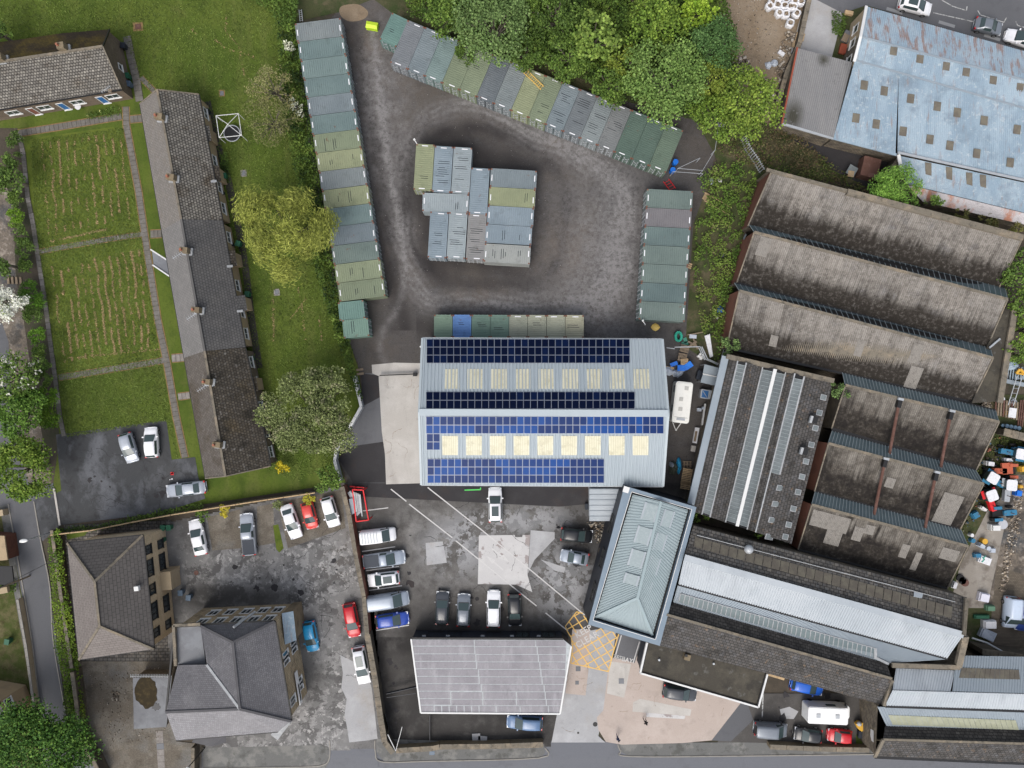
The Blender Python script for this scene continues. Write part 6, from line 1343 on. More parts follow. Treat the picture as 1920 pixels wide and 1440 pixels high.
# caravan
a, b = P(1284, 716, 2.3), P(1275, 793, 2.3); d = b-a; c = (a+b)/2; c.z = 0; ca_ = thing('touring_caravan', 'white touring caravan with a dark front window and hitch between the warehouse and workshop', 'caravan', c, math.atan2(d.y, d.x)); L = d.length
m_cw = paint('cream_white_panel', (.76, .75, .70))
MB().prism(rounded(L, 2.25, .35), .45, 2.35).prism(rounded(L-.35, 2.0, .35), 2.35, 2.45).build('body', m_cw, ca_, False, True)
mk('front_window', [(L/2-.75, -.85, 2.47), (L/2-.75, .85, 2.47), (L/2+.03, .85, 1.95), (L/2+.03, -.85, 1.95)], [(0, 3, 2, 1)], m_carglass, ca_, None, False, True)
MB().box((L/2-.5, 0, 2.40), .3, 1.1, .1).build('skylight', m_galv, ca_, False, True)
for x, y in ((-1.9, .3), (-.4, -.25), (.9, -.2)): MB().box((x, y, 2.45), .5, .5, .07).build('roof_vent', M('clear_vent', (.45, .44, .41), (), .4), ca_, False, True)
MB().beam((L/2, -.6, .5), (L/2+1.1, 0, .5), .09).beam((L/2, .6, .5), (L/2+1.1, 0, .5), .09).cyl((L/2+1.05, 0, .4), .1, .3, 8).build('hitch', m_upvc, ca_, False, True)
for s in (-1, 1):
    MB().cyl((-.2, s*.9, .33), .33, .2, 14, axis=(0, s, 0)).build('wheel', m_tyre, ca_, False, True)
    for x in (-1.7, .9): MB().box((x, s*1.13, 1.35), .9, .04, .55).build('side_window', m_carglass, ca_, False, True)
# ------------------------------------------------------------------ vegetation
m_leaf = M('leaf', (1, 1, 1), (), .65, spec=.2, tint=True, fine=.1)
m_bark = M('bark', (.13, .115, .09), [((.15, .12, .09), 3, .5, .65, .6)], .95)
def leafquads(c, size, tint, elong=1.0, dirs=None, flat=.55):
    """c Nx3 centres, size N -> quads; normals biased upward"""
    n = len(c); nrm = RNG.normal(size=(n, 3)); nrm[:, 2] = np.abs(nrm[:, 2])+flat; nrm /= np.linalg.norm(nrm, axis=1)[:, None]
    ref = dirs if dirs is not None else RNG.normal(size=(n, 3))
    u = np.cross(nrm, ref); u /= np.linalg.norm(u, axis=1)[:, None]+1e-9; v = np.cross(nrm, u)
    s = size[:, None]; w = s/elong if elong > 1 else s
    a = c-u*w*.5; b = c-v*s*.5*elong**.5; cc = c+u*w*.5+nrm*s*.12; d = c+v*s*.5*elong**.5
    V = np.stack([a, b, cc, d], 1).reshape(-1, 3); F = np.arange(n*4).reshape(-1, 4)
    return V, F, np.repeat(tint, 4, 0)
def tree(name, label, px, py, rpx, h, cols, cat='tree', group=None, leaf=.30, dens=1.0, lobes=None, elong=1.0, flat=.65, lobe_r=.27, droop=False, squash=(1, 1, 0), flowers=None, kind_part='crown', trunk=True, lobevar=.11, base=None):
    """crown centred at pixel px,py seen at ~.75h; rpx crown radius in pixels"""
    hc = h*.72; c = P(px, py, hc); r = rpx*S*(H-hc)/H
    t = thing(name, label, cat, (c.x, c.y, 0), 0, group)
    rs = np.random.RandomState(int(px*7+py*13) % 99991)
    nl = lobes or max(14, int(34*(r/2.2)**1.2)); hh = h*.34
    # lobe centres over the upper half of an uneven ellipsoid
    th = rs.rand(nl)*2*np.pi; q = np.sqrt(rs.rand(nl)); q = np.where(rs.rand(nl) < .45, .62+.3*rs.rand(nl), q*.85)
    out = 1+.16*np.sin(th*3+rs.rand()*6)+.10*np.sin(th*5+rs.rand()*6)
    lx = np.cos(th)*q*r*out*squash[0]; ly_ = np.sin(th)*q*r*out*squash[1]; ca_, sa_ = math.cos(squash[2]), math.sin(squash[2]); lx, ly_ = lx*ca_-ly_*sa_, lx*sa_+ly_*ca_
    lz = hc+hh*(np.sqrt(np.clip(1-q**2, 0.02, 1))-.55)+rs.normal(size=nl)*hh*.16
    lr = r*lobe_r*(.65+.7*rs.rand(nl))
    lt = 1+lobevar*rs.normal(size=nl)
    n = int(dens*4.6*math.pi*r*r/(leaf*leaf)*max(1, elong*.8)); n = min(n, 90000)
    w = lr**2; k = rs.choice(nl, n, p=w/w.sum()); d = rs.normal(size=(n, 3)); d /= np.linalg.norm(d, axis=1)[:, None]; d[:, 2] = np.where(d[:, 2] < -.2, -d[:, 2]*.6, d[:, 2])
    rad = (.35+.75*rs.rand(n)**.7); pos = np.stack([lx[k], ly_[k], lz[k]], 1)+d*(lr[k]*rad)[:, None]*np.array([1, 1, .75])
    pos += rs.normal(size=pos.shape)*leaf*.35
    # fine clumps in the crown
    g = vnoise(pos[:, 0]*10+px, pos[:, 1]*10+py, 7)
    keep = g > .12; pos, k, d, g, rad = pos[keep], k[keep], d[keep], g[keep], rad[keep]; n = len(pos)
    cols = np.array(cols); ci = np.clip(rs.normal(size=n)*.28+.45+.5*(g-.5), 0, .999)*(len(cols)-1); i0 = ci.astype(int); f = (ci-i0)[:, None]
    tint = cols[i0]*(1-f)+cols[np.minimum(i0+1, len(cols)-1)]*f; tint = tint*1.42*lt[k][:, None]*(.8+.4*rs.rand(n))[:, None]
    if flowers is not None:
        fc, share = flowers; m_ = vnoise(pos[:, 0]*9+3, pos[:, 1]*9+8, 6) > 1-share; tint[m_ & (rs.rand(n) < .5)] = fc
    tint = np.clip(tint, .004, .9)
    sz = leaf*(.7+.6*rs.rand(n)); pos[:, 0] += c.x; pos[:, 1] += c.y
    dirs = None
    if droop: dirs = np.stack([-(pos[:, 1]-c.y), pos[:, 0]-c.x, rs.normal(size=n)*.8*r], 1)+rs.normal(size=(n, 3))*r*.35
    V, F, T_ = leafquads(pos, sz, tint, elong, dirs, flat); fast(kind_part, V, F, m_leaf, t, T_)
    if trunk:
        tr_ = .10+h*.022; mb = MB(); b0 = Vector((c.x, c.y, 0)); mb.tube([b0, b0+Vector((.1, .05, h*.25)), b0+Vector((.0, .12, h*.5))], [tr_*1.25, tr_, tr_*.8], 8); mb.build('trunk', m_bark, t)
        mb = MB(); top = b0+Vector((0, .1, h*.42))
        for i in range(min(16, nl)):
            e = Vector((c.x+lx[i], c.y+ly_[i], lz[i])); m2 = top.lerp(e, .5)+Vector((0, 0, h*.05)); mb.tube([top, m2, e], [tr_*.5, tr_*.3, .04], 5)
        mb.build('limb', m_bark, t)
    return t
MG = [(.035, .065, .012), (.065, .11, .018), (.11, .165, .03)]          # mid green
DG = [(.03, .055, .011), (.055, .095, .017), (.09, .14, .027)]         # dark green
YG = [(.05, .09, .013), (.09, .145, .02), (.14, .20, .03)]            # yellow green
YO = [(.065, .09, .013), (.105, .14, .02), (.16, .19, .03)]             # yellow olive
GG = [(.05, .085, .025), (.085, .135, .04), (.13, .185, .065)]             # grey green
OL = [(.055, .07, .022), (.10, .122, .042), (.17, .195, .08)]          # olive
# big garden trees
tree('weeping_willow', 'yellow-green weeping willow on the lawn between the terrace and container column', 533, 432, 84, 9.5, [(.08, .095, .018), (.165, .185, .033), (.27, .285, .065)], leaf=.26, elong=3.5, droop=True, flat=.9, dens=1.0, lobes=70, lobe_r=.24)
tree('broad_tree', 'big round olive green tree beside the concrete strip and kinked white wall', 577, 770, 88, 9, OL, leaf=.22, dens=1.7, lobes=70, lobe_r=.2, flowers=((.22, .22, .12), .3))
tree('round_shrub', 'dark green round shrub below the big olive tree', 618, 897, 26, 4, MG, 'shrub', leaf=.24)
tree('golden_shrub', 'golden yellow shrub at the foot of the big olive tree', 528, 876, 13, 1.6, [(.25, .2, .01), (.4, .33, .02)], 'shrub', leaf=.2, trunk=False)
tree('golden_shrub', 'small yellow conifer above the red hatchback', 579, 934, 12, 1.8, [(.2, .2, .02), (.32, .28, .03)], 'shrub', leaf=.18, trunk=False)
tree('golden_shrub', 'small yellow bush by the timber fence left of the pickup', 421, 958, 12, 1.5, [(.3, .25, .02), (.42, .36, .05)], 'shrub', leaf=.18, trunk=False)
tree('low_bush', 'low green bush by the fence above the white saloon', 379, 965, 13, 1.3, MG, 'bush', leaf=.2, trunk=False)
tree('low_bush', 'small bush at the head of the gravel bays by the grey kerb', 521, 947, 9, 1.2, OL, 'bush', leaf=.18, trunk=False)
tree('bare_tree', 'thin brownish half-bare tree beside the upper container column', 512, 168, 42, 6, [(.10, .09, .04), (.16, .15, .06), (.2, .2, .09)], leaf=.16, dens=.3)
tree('bare_tree', 'sparse olive tree between the lawn and the container column, below the half-bare one', 508, 225, 44, 6, [(.08, .085, .03), (.13, .13, .05)], leaf=.16, dens=.42)
tree('blossom_branch', 'white blossoming hawthorn sprig beside the second container of the left column', 541, 88, 12, 3, [(.3, .32, .2), (.5, .5, .42)], 'shrub', leaf=.16, dens=.4, trunk=True)
tree('blossom_branch', 'white blossom beside the fifth container of the left column', 557, 203, 15, 3, [(.3, .32, .2), (.5, .5, .42)], 'shrub', leaf=.16, dens=.35, squash=(.6, 1.3, .6))
# woodland behind the diagonal row
WG = 'trees of the wood above the diagonal container row'
for px, py, r_, h, cl, lf, lab in [
    (925, 50, 68, 10, GG, .26, 'broad grey-green tree over the upper part of the diagonal container row'), (833, 28, 34, 8, MG, .26, 'mid green tree at the top edge left of the broad grey-green tree'),
    (1113, 72, 42, 8, [(.06, .10, .018), (.11, .165, .03), (.17, .23, .05)], .40, 'bright green chestnut tree with large leaf clumps in the wood'), (1045, 30, 45, 7, DG, .24, 'dark tree between the broad grey-green tree and the chestnut'),
    (1068, 105, 45, 6, MG, .24, 'low mid green crown below the chestnut against the containers'), (1230, 45, 52, 8, YG, .28, 'yellow-green tree top centre of the wood'), (1310, 18, 36, 8, [(.08, .14, .012), (.15, .23, .02), (.22, .30, .035)], .32, 'bright lime green tree at the top edge beside the dirt lot'),
    (1338, 88, 46, 9, [(.03, .065, .018), (.05, .10, .028), (.085, .15, .045)], .22, 'dark bluish green tree on the edge of the dirt lot'), (1175, 118, 32, 6, YO, .24, 'olive yellow tree between the chestnut and the large round tree'),
    (1248, 148, 72, 10, [(.055, .10, .022), (.095, .155, .036), (.15, .22, .06)], .25, 'large round fresh green tree in the middle of the wood'), (1335, 150, 38, 8, YO, .26, 'golden yellow tree right of the large round tree'),
    (1338, 212, 42, 7, YG, .26, 'yellow-green tree at the east corner of the container yard'), (1408, 196, 62, 9, [(.06, .10, .014), (.105, .155, .022), (.155, .205, .034)], .28, 'broad yellow-olive tree overhanging the wall of the grey lean-to'),
    (1145, 165, 36, 6, MG, .26, 'fresh green bush tree touching the blue-grey containers'), (985, 100, 34, 5, DG, .22, 'dark low tree beside the yellow ladder container'), (880, 92, 26, 4, DG, .22, 'dark gap-filling tree behind the sage containers'), (985, 18, 30, 6, MG, .24, 'pale green crown with white blossom at the top edge')]:
    tree('woodland_tree', lab, px, py, r_, h, cl, group=WG, leaf=lf, dens=1.25, flowers=((.5, .5, .42), .10) if px == 985 and py == 18 else None)
# right-hand side
tree('willow_shrub', 'bright feathery green tree in the dark yard behind the pale blue factory', 1680, 352, 44, 6, [(.05, .11, .015), (.10, .19, .03), (.17, .28, .05)], leaf=.24, elong=2.5, droop=True, squash=(1.1, .8, 0))
tree('sycamore_shrub', 'round green bush growing against the west end of the third saw-tooth bay', 1367, 650, 20, 4.5, GG, 'bush', leaf=.22)
tree('round_shrub', 'dark green round bush at the corner of the office and the striped workshop', 1311, 952, 24, 4, MG, 'bush', leaf=.26)
tree('buddleia', 'grey-green buddleia growing from the corner of the first short bay', 1572, 735, 17, 6.2, GG, 'shrub', leaf=.2, trunk=False)
tree('sapling', 'small green sapling behind the stone parapet', 1750, 378, 14, 5, MG, 'sapling', leaf=.2)
tree('sapling', 'small green sapling by the corner of the glazed workshop', 1423, 998, 9, 4.5, MG, 'sapling', leaf=.18, trunk=False)
for k, (x, y, r_, cl) in enumerate([(1905, 520, 32, DG), (1912, 570, 26, MG), (1925, 620, 30, YG), (1905, 660, 22, MG), (1918, 480, 16, DG)]):
    tree('edge_tree', ['dark green', 'mid green', 'yellow-green', 'small green', 'small dark'][k]+' tree at the right edge beside the saw-tooth bays'+['', ', just below the first', ', the brightest', ', above the blue sheet', ', topmost'][k], x, y, r_, 5, cl, group='trees at the right edge')
for k, (x, y, r_) in enumerate([(1850, 415, 20), (1800, 402, 16), (1905, 432, 14)]): tree('bramble', ['brown-green bramble between the stone parapet and rusty white roof, the largest', 'smaller bramble patch left of the largest behind the parapet', 'bramble patch at the right edge behind the parapet'][k], x, y, r_, 2.5, [(.05, .05, .02), (.1, .09, .03), (.08, .1, .02)], 'bush', leaf=.18, trunk=False)
# left margin
tree('blossom_tree', 'tree thick with white blossom at the left edge halfway up', 5, 572, 36, 6, [(.5, .5, .42), (.62, .62, .55), (.16, .2, .06)], leaf=.2, dens=1.6, flowers=((.68, .68, .60), .7))
tree('hawthorn', 'hawthorn with white blossom on top beside the lane at the left edge', 25, 705, 48, 6, MG, leaf=.26, flowers=((.5, .5, .42), .30))
tree('broad_tree', 'bright green tree at the left edge below the hawthorn', 38, 778, 46, 6, [(.03, .07, .01), (.06, .115, .015), (.10, .17, .03)], leaf=.26, dens=2)
tree('broad_tree', 'yellow-green tree overhanging the side road junction', 42, 880, 56, 7, [(.04, .08, .01), (.08, .13, .015), (.14, .19, .03)], leaf=.26, dens=2)
tree('broad_tree', 'large deep green tree filling the bottom left corner', 66, 1410, 94, 10, [(.018, .05, .008), (.038, .09, .013), (.09, .155, .025)], leaf=.26, dens=2.6, lobes=120, lobe_r=.24)
tree('broad_tree', 'dark green tree in the shade at the left edge beside the top lawn', 8, 330, 36, 6, DG, leaf=.26)
tree('dark_shrub', 'dark leafy tree at the left edge above the steps', 0, 495, 26, 5, DG, leaf=.24)
tree('garden_tree', 'small dark tree at the far left edge above the bungalow', -6, 60, 22, 5, DG, leaf=.24)
sh = [(30, 372, 15, MG), (32, 402, 15, [(.06, .12, .01), (.11, .19, .015)]), (28, 421, 9, YG), (40, 438, 14, DG), (48, 465, 15, DG), (50, 497, 14, MG), (57, 556, 22, [(.04, .10, .01), (.08, .16, .015)]), (62, 590, 16, DG), (70, 630, 14, [(.05, .12, .01), (.11, .2, .02)]), (74, 658, 13, MG), (80, 682, 14, DG), (82, 710, 14, MG), (90, 745, 19, [(.05, .11, .008), (.10, .18, .015)]), (92, 785, 19, [(.05, .11, .008), (.09, .15, .012)]), (28, 260, 14, DG), (24, 300, 16, DG), (22, 340, 13, MG)]
wds = ['clipped green shrub in the left border, level with the first lawn top', 'light green shrub in the left border beside the first lawn', 'small yellow-green shrub in the left border', 'dark shrub in the left border below the small yellow one', 'dark shrub in the left border level with the cross path', 'green shrub in the left border above the steps', 'large bright green shrub in the left border below the steps', 'dark shrub merging with the large bright one', 'round light green shrub beside the second lawn', 'flat green shrub beside the second lawn bottom', 'dark shrub at the lower cross path', 'green shrub just below the lower cross path', 'large yellow-green hedge shrub beside the lowest lawn, upper', 'large yellow-green hedge shrub beside the lowest lawn, lower', 'dark shrub at the top of the left border', 'dark shrub second from the top of the left border', 'green shrub third from the top of the left border']
for (x, y, r_, cl), w_ in zip(sh, wds): tree('border_shrub', w_, x, y, r_, 1.8, cl, 'shrub', 'shrubs of the left border', leaf=.17, trunk=False, dens=1.6, lobe_r=.42)
# hedges and ground cover: leafy masses
def mass(name, label, poly, h0, h1, cols, leaf=.2, dens=3.6, cat='hedge', stuff=False, flowers=None, scale=18, hmin=0):
    xs = [p[0] for p in poly]; ys = [p[1] for p in poly]; rs = np.random.RandomState(int(xs[0]*3+ys[0]*5) % 9973)
    area = .5*abs(sum(poly[i][0]*poly[(i+1) % len(poly)][1]-poly[(i+1) % len(poly)][0]*poly[i][1] for i in range(len(poly))))*S*S
    n = int(dens*area/(leaf*leaf)*((max(xs)-min(xs))*(max(ys)-min(ys))*S*S/area)); n = min(n, 300000)
    x = min(xs)+rs.rand(n)*(max(xs)-min(xs)); y = min(ys)+rs.rand(n)*(max(ys)-min(ys))
    m_ = inpoly(x+rs.normal(size=n)*2.2, y+rs.normal(size=n)*2.2, poly); x, y = x[m_], y[m_]; n = len(x)
    hv = vnoise(x, y, scale)*.65+vnoise(x+40, y+9, scale*.35)*.35; z = h0+(h1-h0)*hv; z = z-rs.rand(n)**2*.5*z
    keep = (hv > hmin); x, y, z, hv = x[keep], y[keep], z[keep], hv[keep]; n = len(x)
    k = S*(H-z)/H; c = np.stack([(x-960)*k, (720-y)*k, z], 1)
    cols = np.array(cols); cl = np.clip(vnoise(x+11, y+77, scale*1.6)*.8+rs.normal(size=n)*.16, 0, .999)*(len(cols)-1); i0 = cl.astype(int); f = (cl-i0)[:, None]
    tint = 1.2*(cols[i0]*(1-f)+cols[np.minimum(i0+1, len(cols)-1)]*f)*(.75+.5*rs.rand(n))[:, None]*(.72+.5*hv)[:, None]  # low leaves darker, tops lighter: shade of the hollows painted into the tint
    if flowers: mm = (vnoise(x+5, y+5, 6) > 1-flowers[1]) & (rs.rand(n) < .6); tint[mm] = flowers[0]
    V, F, T_ = leafquads(c, leaf*(.7+.6*rs.rand(n)), np.clip(tint, .004, .9), 1, None, .7)
    off = V.mean(0); off[2] = 0
    o = fast(name, V, F, m_leaf, None, T_, off=tuple(float(q) for q in off))
    if stuff: tag(o, label, kind='stuff')
    else: tag(o, label, cat)
    return o
mass('ivy_hedge', 'dense ivy hedge along the left side of the long container column', [(520, 38), (552, 40), (566, 130), (590, 260), (612, 400), (640, 560), (664, 690), (680, 752), (668, 735), (634, 640), (606, 560), (576, 440), (556, 330), (532, 225), (522, 130)], 1.0, 2.6, [(.012, .028, .006), (.06, .10, .014), (.15, .21, .04)], .24, scale=9)
mass('tangled_hedge', 'tangled green hedge along the top edge left of the containers', [(470, -20), (560, -20), (556, 30), (540, 60), (520, 40), (500, 12), (480, 8)], 1.0, 2.5, MG, .22)
mass('woodland_undergrowth', 'dark green undergrowth below the wood trees', [(735, -60), (1340, -60), (1380, 60), (1385, 180), (1330, 240), (1290, 215), (1100, 150), (900, 78), (770, 28)], 1.2, 5.0, [(.025, .05, .009), (.05, .09, .014), (.085, .135, .02), (.12, .16, .03)], .24, 4.6, stuff=True, scale=15)
mass('hedge', 'bright hedge along the side road beside the hipped house', [(90, 1010), (112, 990), (118, 1060), (132, 1150), (146, 1235), (150, 1290), (160, 1340), (158, 1345), (130, 1335), (118, 1270), (104, 1210), (98, 1120)], 1.2, 2.0, [(.05, .10, .008), (.10, .16, .015), (.16, .22, .02)], .2, flowers=((.5, .5, .4), .02))
mass('fence_climber', 'creeping green strip along the timber fence above the hipped house', [(112, 992), (180, 985), (300, 958), (380, 944), (382, 952), (300, 968), (180, 993), (112, 1000)], .3, .9, MG, .18)
mass('bank_undergrowth', 'nettles and brambles on the bank between the yard and the saw-tooth factory', [(1310, 330), (1340, 310), (1392, 300), (1420, 330), (1400, 400), (1378, 520), (1362, 590), (1350, 650), (1338, 700), (1345, 640), (1318, 620), (1310, 570), (1300, 540), (1306, 420), (1328, 380)], .2, 1.4, [(.04, .08, .012), (.075, .125, .02), (.12, .175, .03), (.14, .115, .06)], .2, 2.4, stuff=True, hmin=.37, scale=13)
mass('bramble_slope', 'brown and green brambles above the first saw-tooth bay', [(1340, 280), (1420, 225), (1470, 230), (1540, 290), (1590, 330), (1640, 360), (1600, 362), (1500, 330), (1430, 318), (1380, 300)], .3, 1.8, [(.05, .05, .02), (.09, .06, .035), (.06, .10, .015), (.13, .09, .06)], .2, 1.6, stuff=True, hmin=.2)
mass('ivy_patch', 'ivy growing over the yard edge beside the pale blue factory street side', [(1560, 20), (1590, 30), (1580, 70), (1560, 60)], .2, .6, DG, .18, stuff=True)
mass('tractor_weeds', 'weeds growing among the tractors in the far right yard', [(1840, 800), (1925, 800), (1925, 880), (1850, 900), (1830, 960), (1800, 1010), (1815, 880)], .1, .6, [(.04, .06, .012), (.08, .09, .025)], .16, 1.0, stuff=True, hmin=.4)
mass('flower_bed', 'narrow strip of plants in front of the bungalow with pale flowers', [(158, 214), (222, 198), (228, 216), (164, 224)], .15, .5, MG, .14, 2, 'flower bed', flowers=((.6, .6, .25), .25))
mass('rear_weeds', 'weeds behind the terrace along the paved strip', [(412, 290), (424, 285), (432, 330), (426, 345), (415, 320)], .1, .7, MG, .15, stuff=True)
mass('verge_plants', 'leafy plants along the left edge below the side road wall', [(-20, 1080), (30, 1090), (30, 1110), (-20, 1115)], .2, .8, DG, .2, stuff=True)
mass('verge_ivy', 'ivy and saplings on the verge between the side road and gravel court', [(118, 1280), (152, 1280), (160, 1350), (190, 1430), (150, 1440), (120, 1345)], .4, 1.6, [(.03, .06, .01), (.06, .10, .015), (.09, .10, .03)], .2, stuff=True)
# mown-grass clippings lying in rows, clipped edges of dry turf
def clippings(rows, name='grass_clippings'):
    rs = np.random.RandomState(5); P_ = []; 
    for (x0, y0, x1, y1, wob, dn) in rows:
        L = math.hypot(x1-x0, y1-y0); n = int(L*dn); t_ = rs.rand(n); cl = vnoise(t_*L+x0*3, t_*0+y0, 9); t_ = t_[cl > .38]; n = len(t_)
        off = vnoise(t_*L, t_*0+x0, 30)*wob-wob/2+rs.normal(size=n)*1.1
        P_.append(np.stack([x0+(x1-x0)*t_+off, y0+(y1-y0)*t_+rs.normal(size=n)*1.2], 1))
    p = np.concatenate(P_); n = len(p); c = np.stack([(p[:, 0]-960)*S, (720-p[:, 1])*S, .02+.06*rs.rand(n)], 1)
    t3 = np.array([(.34, .245, .125)])*(.55+.7*rs.rand(n))[:, None]
    V, F, T_ = leafquads(c, .08+.12*rs.rand(n), t3, 1.6, None, 1.2); o = fast(name, V, F, m_leaf, None, T_, off=(float(c[:, 0].mean()), float(c[:, 1].mean()), 0))
    tag(o, 'rows of dry tan clippings left on the mown lawns', kind='stuff')
rows = []
for i in range(11): rows.append((80+i*14.5, 268-i*2, 92+i*15, 440-i*3, 5, 1.5+3.6*((i*37) % 5)/5))
for i in range(13): rows.append((98+i*13.6, 500-i*2.6, 122+i*13.2, 678-i*2.0, 6, 2.5+5.5*((i*29) % 5)/5))
rows += [(85, 455, 200, 430, 3, 3), (120, 672, 300, 655, 3, 1.2), (250, 470, 262, 520, 8, 2)]
clippings(rows)
rows2 = [(420, 30, 470, 160, 20, .8), (350, 50, 470, 110, 20, .6), (560, 540, 575, 640, 6, 1.0), (590, 560, 604, 640, 6, 1.2), (512, 560, 512, 640, 4, 1.4), (545, 600, 575, 560, 6, .8), (1360, 40, 1440, 60, 8, .1)]
clippings(rows2, 'stray_clippings')
def grassblades(name, label, poly, n, col):
    rs = np.random.RandomState(int(poly[0][0]*3) % 991+len(poly)); xs = [p[0] for p in poly]; ys = [p[1] for p in poly]
    x = min(xs)+rs.rand(n)*(max(xs)-min(xs)); y = min(ys)+rs.rand(n)*(max(ys)-min(ys)); m_ = inpoly(x, y, poly); x, y = x[m_], y[m_]; n = len(x)
    c = np.stack([(x-960)*S, (720-y)*S, .02+.05*rs.rand(n)], 1); v = vnoise(x, y, 26)*.6+vnoise(x, y, 7)*.4
    t3 = np.array([col])*(.55+.9*v)[:, None]*(.7+.6*rs.rand(n))[:, None]
    V, F, T_ = leafquads(c, .10+.14*rs.rand(n), t3, 2.2, None, .8); o = fast(name, V, F, m_leaf, None, T_, off=(float(c[:, 0].mean()), float(c[:, 1].mean()), 0)); tag(o, label, kind='stuff')
grassblades('grass', 'tufts of rough grass over the upper lawn', [(0, -10), (556, -10), (556, 40), (566, 200), (640, 600), (668, 690), (634, 862), (560, 905), (500, 880), (455, 640), (410, 400), (380, 180), (270, 170), (230, 60), (0, 95)], 110000, (.10, .14, .026))
grassblades('grass', 'short grass tufts over the enclosed lawns west of the terrace', [(58, 262), (232, 240), (333, 860), (312, 790), (125, 820), (64, 400)], 60000, (.10, .14, .026))
# ------------------------------------------------------------------ paths of separate slabs
def slabpath(label, pts, w, step, mats, name='path', edges=True, jitter=.04):
    W_ = [P(x, y, 0) for x, y in pts]; t = thing(name, None, None, (W_[0]+W_[-1])/2); del_ = None
    t['kind'] = 'structure'; t['label'] = label
    mb = MB()
    for a, b in zip(W_[:-1], W_[1:]): mb.beam(a+Vector((0, 0, -.02)), b+Vector((0, 0, -.02)), w*S+.02, .03)
    mb.build('path_bed', m_soil, t)
    V, F = boxvf((0, 0, 0), 1, 1, .035); me = bpy.data.meshes.new('paving_slab'); me.from_pydata(V, [], F); me.materials.append(None)
    for a, b in zip(W_[:-1], W_[1:]):
        L = (b-a).length; N = max(1, int(round(L/step))); d = (b-a).normalized(); ang = math.atan2(d.y, d.x)
        for i in range(N):
            o = link('paving_slab', me, t, a+d*((i+.5)*L/N)-t.location+Vector((0, 0, random.uniform(0, .012))), random.choice(mats))
            o.rotation_euler.z = ang+random.uniform(-jitter, jitter)*.6; o.scale = (L/N-.045, w*S-.06+random.uniform(-.04, .02), 1)
    if edges:
        mb = MB()
        for a, b in zip(W_[:-1], W_[1:]):
            d = (b-a).normalized(); nn = Vector((-d.y, d.x, 0))*(w*S/2+.05)
            for s in (-1, 1): mb.beam(a+nn*s+Vector((0, 0, .0)), b+nn*s+Vector((0, 0, .0)), .11, .03)
        mb.build('turf_edge', m_edge, t)
    return t
slabpath('long slabbed path along the front of the terrace', [(236, 200), (237, 235), (260, 360), (277, 478), (296, 600), (313, 680), (330, 780), (347, 858)], 12, .62, [m_flag])
slabpath('slabbed path in front of the bungalow', [(34, 250), (110, 238), (228, 218)], 12, .6, [m_flag])
slabpath('stepping slab cross path between the two mown lawns', [(74, 472), (120, 463), (218, 446), (268, 439)], 9, .62, [m_flag])
slabpath('lower slabbed cross path', [(110, 708), (180, 697), (300, 677), (312, 674)], 11, .85, [m_flag])
slabpath('worn stone slab path down the left border', [(36, 252), (44, 290), (52, 370), (62, 420), (74, 500), (84, 560), (94, 640), (104, 712), (112, 780), (120, 818)], 9, .8, [m_flag, m_flag, m_flag_pale], edges=False)
slabpath('short link slabs to the first terrace door', [(244, 224), (266, 222)], 13, .6, [m_flag], jitter=0); slabpath('short link slabs to the middle terrace door', [(282, 439), (303, 438)], 14, .6, [m_flag], jitter=0)
slabpath('short link slabs to the lower terrace door', [(322, 672), (346, 670)], 14, .6, [m_flag_pale], jitter=0); slabpath('short link slabs to the last terrace door', [(334, 744), (356, 741)], 12, .6, [m_flag_pale], jitter=0)
slabpath('slabbed strip round the east end of the bungalow', [(238, 68), (246, 110), (256, 150), (262, 190)], 15, .7, [m_flag], edges=False)
slabpath('short path from the bungalow toward the lawn', [(264, 145), (290, 172)], 9, .6, [m_flag])
slabpath('broken dark slabs behind the terrace', [(388, 190), (408, 270), (428, 340), (446, 420), (460, 500), (472, 600), (486, 690)], 13, .8, [m_stoneslate2], edges=False)
slabpath('chequered slab path beside the annex in the gravel court', [(299, 1370), (303, 1440)], 14, .8, [m_flag_pale, m_flatgrey], edges=False); 
# ------------------------------------------------------------------ painted markings
def line(name, pts, w, mat, label, z=.036, group=None):
    V = []; F = []
    for a, b in zip(pts[:-1], pts[1:]):
        a, b = P(*a), P(*b); d = (b-a).normalized(); n_ = Vector((-d.y, d.x, 0))*w/2; k = len(V)
        V += [a+n_, a-n_, b-n_, b+n_]; F.append((k, k+1, k+2, k+3))
    V = [Vector((v.x, v.y, z)) for v in V]
    o = mk(name, V, F, mat); tag(o, label, kind='structure'); return o
for l in ([(733, 917), (762, 940)], [(767, 945), (848, 1008)], [(855, 1014), (940, 1083), (1006, 1136)], [(1023, 1149), (1065, 1183)], [(802, 914), (905, 995), (1000, 1073), (1096, 1153)]): line('lane_line', l, .15, m_white, 'white lane line crossing the forecourt')
for l in ([(680, 958), (728, 952)], [(672, 997), (735, 989)], [(679, 1034), (741, 1025)], [(686, 1070), (748, 1062)], [(692, 1107), (754, 1098)], [(705, 1182), (767, 1172)]): line('bay_line', l, .13, m_white, 'white parking bay line')
line('bay_line', [(1165, 1191), (1153, 1232)], .14, m_white, 'white line left of the test bay'); line('bay_line', [(1199, 1203), (1187, 1243)], .13, m_white, 'white line right of the test bay')
YB = [(1082, 1147), (1060, 1175), (1063, 1183), (1070, 1192), (1074, 1211), (1072, 1225), (1070, 1243), (1140, 1259), (1148, 1230), (1160, 1190)]
line('yellow_box', [(1093, 1150), (1081, 1147), (1060, 1174), (1064, 1184), (1071, 1195), (1073.5, 1211), (1072, 1228), (1070, 1243), (1105, 1251), (1141, 1259), (1149, 1225), (1160, 1189)], .14, m_yellow, 'outline of the yellow keep-clear box', .040)
import itertools
V = []; F = []
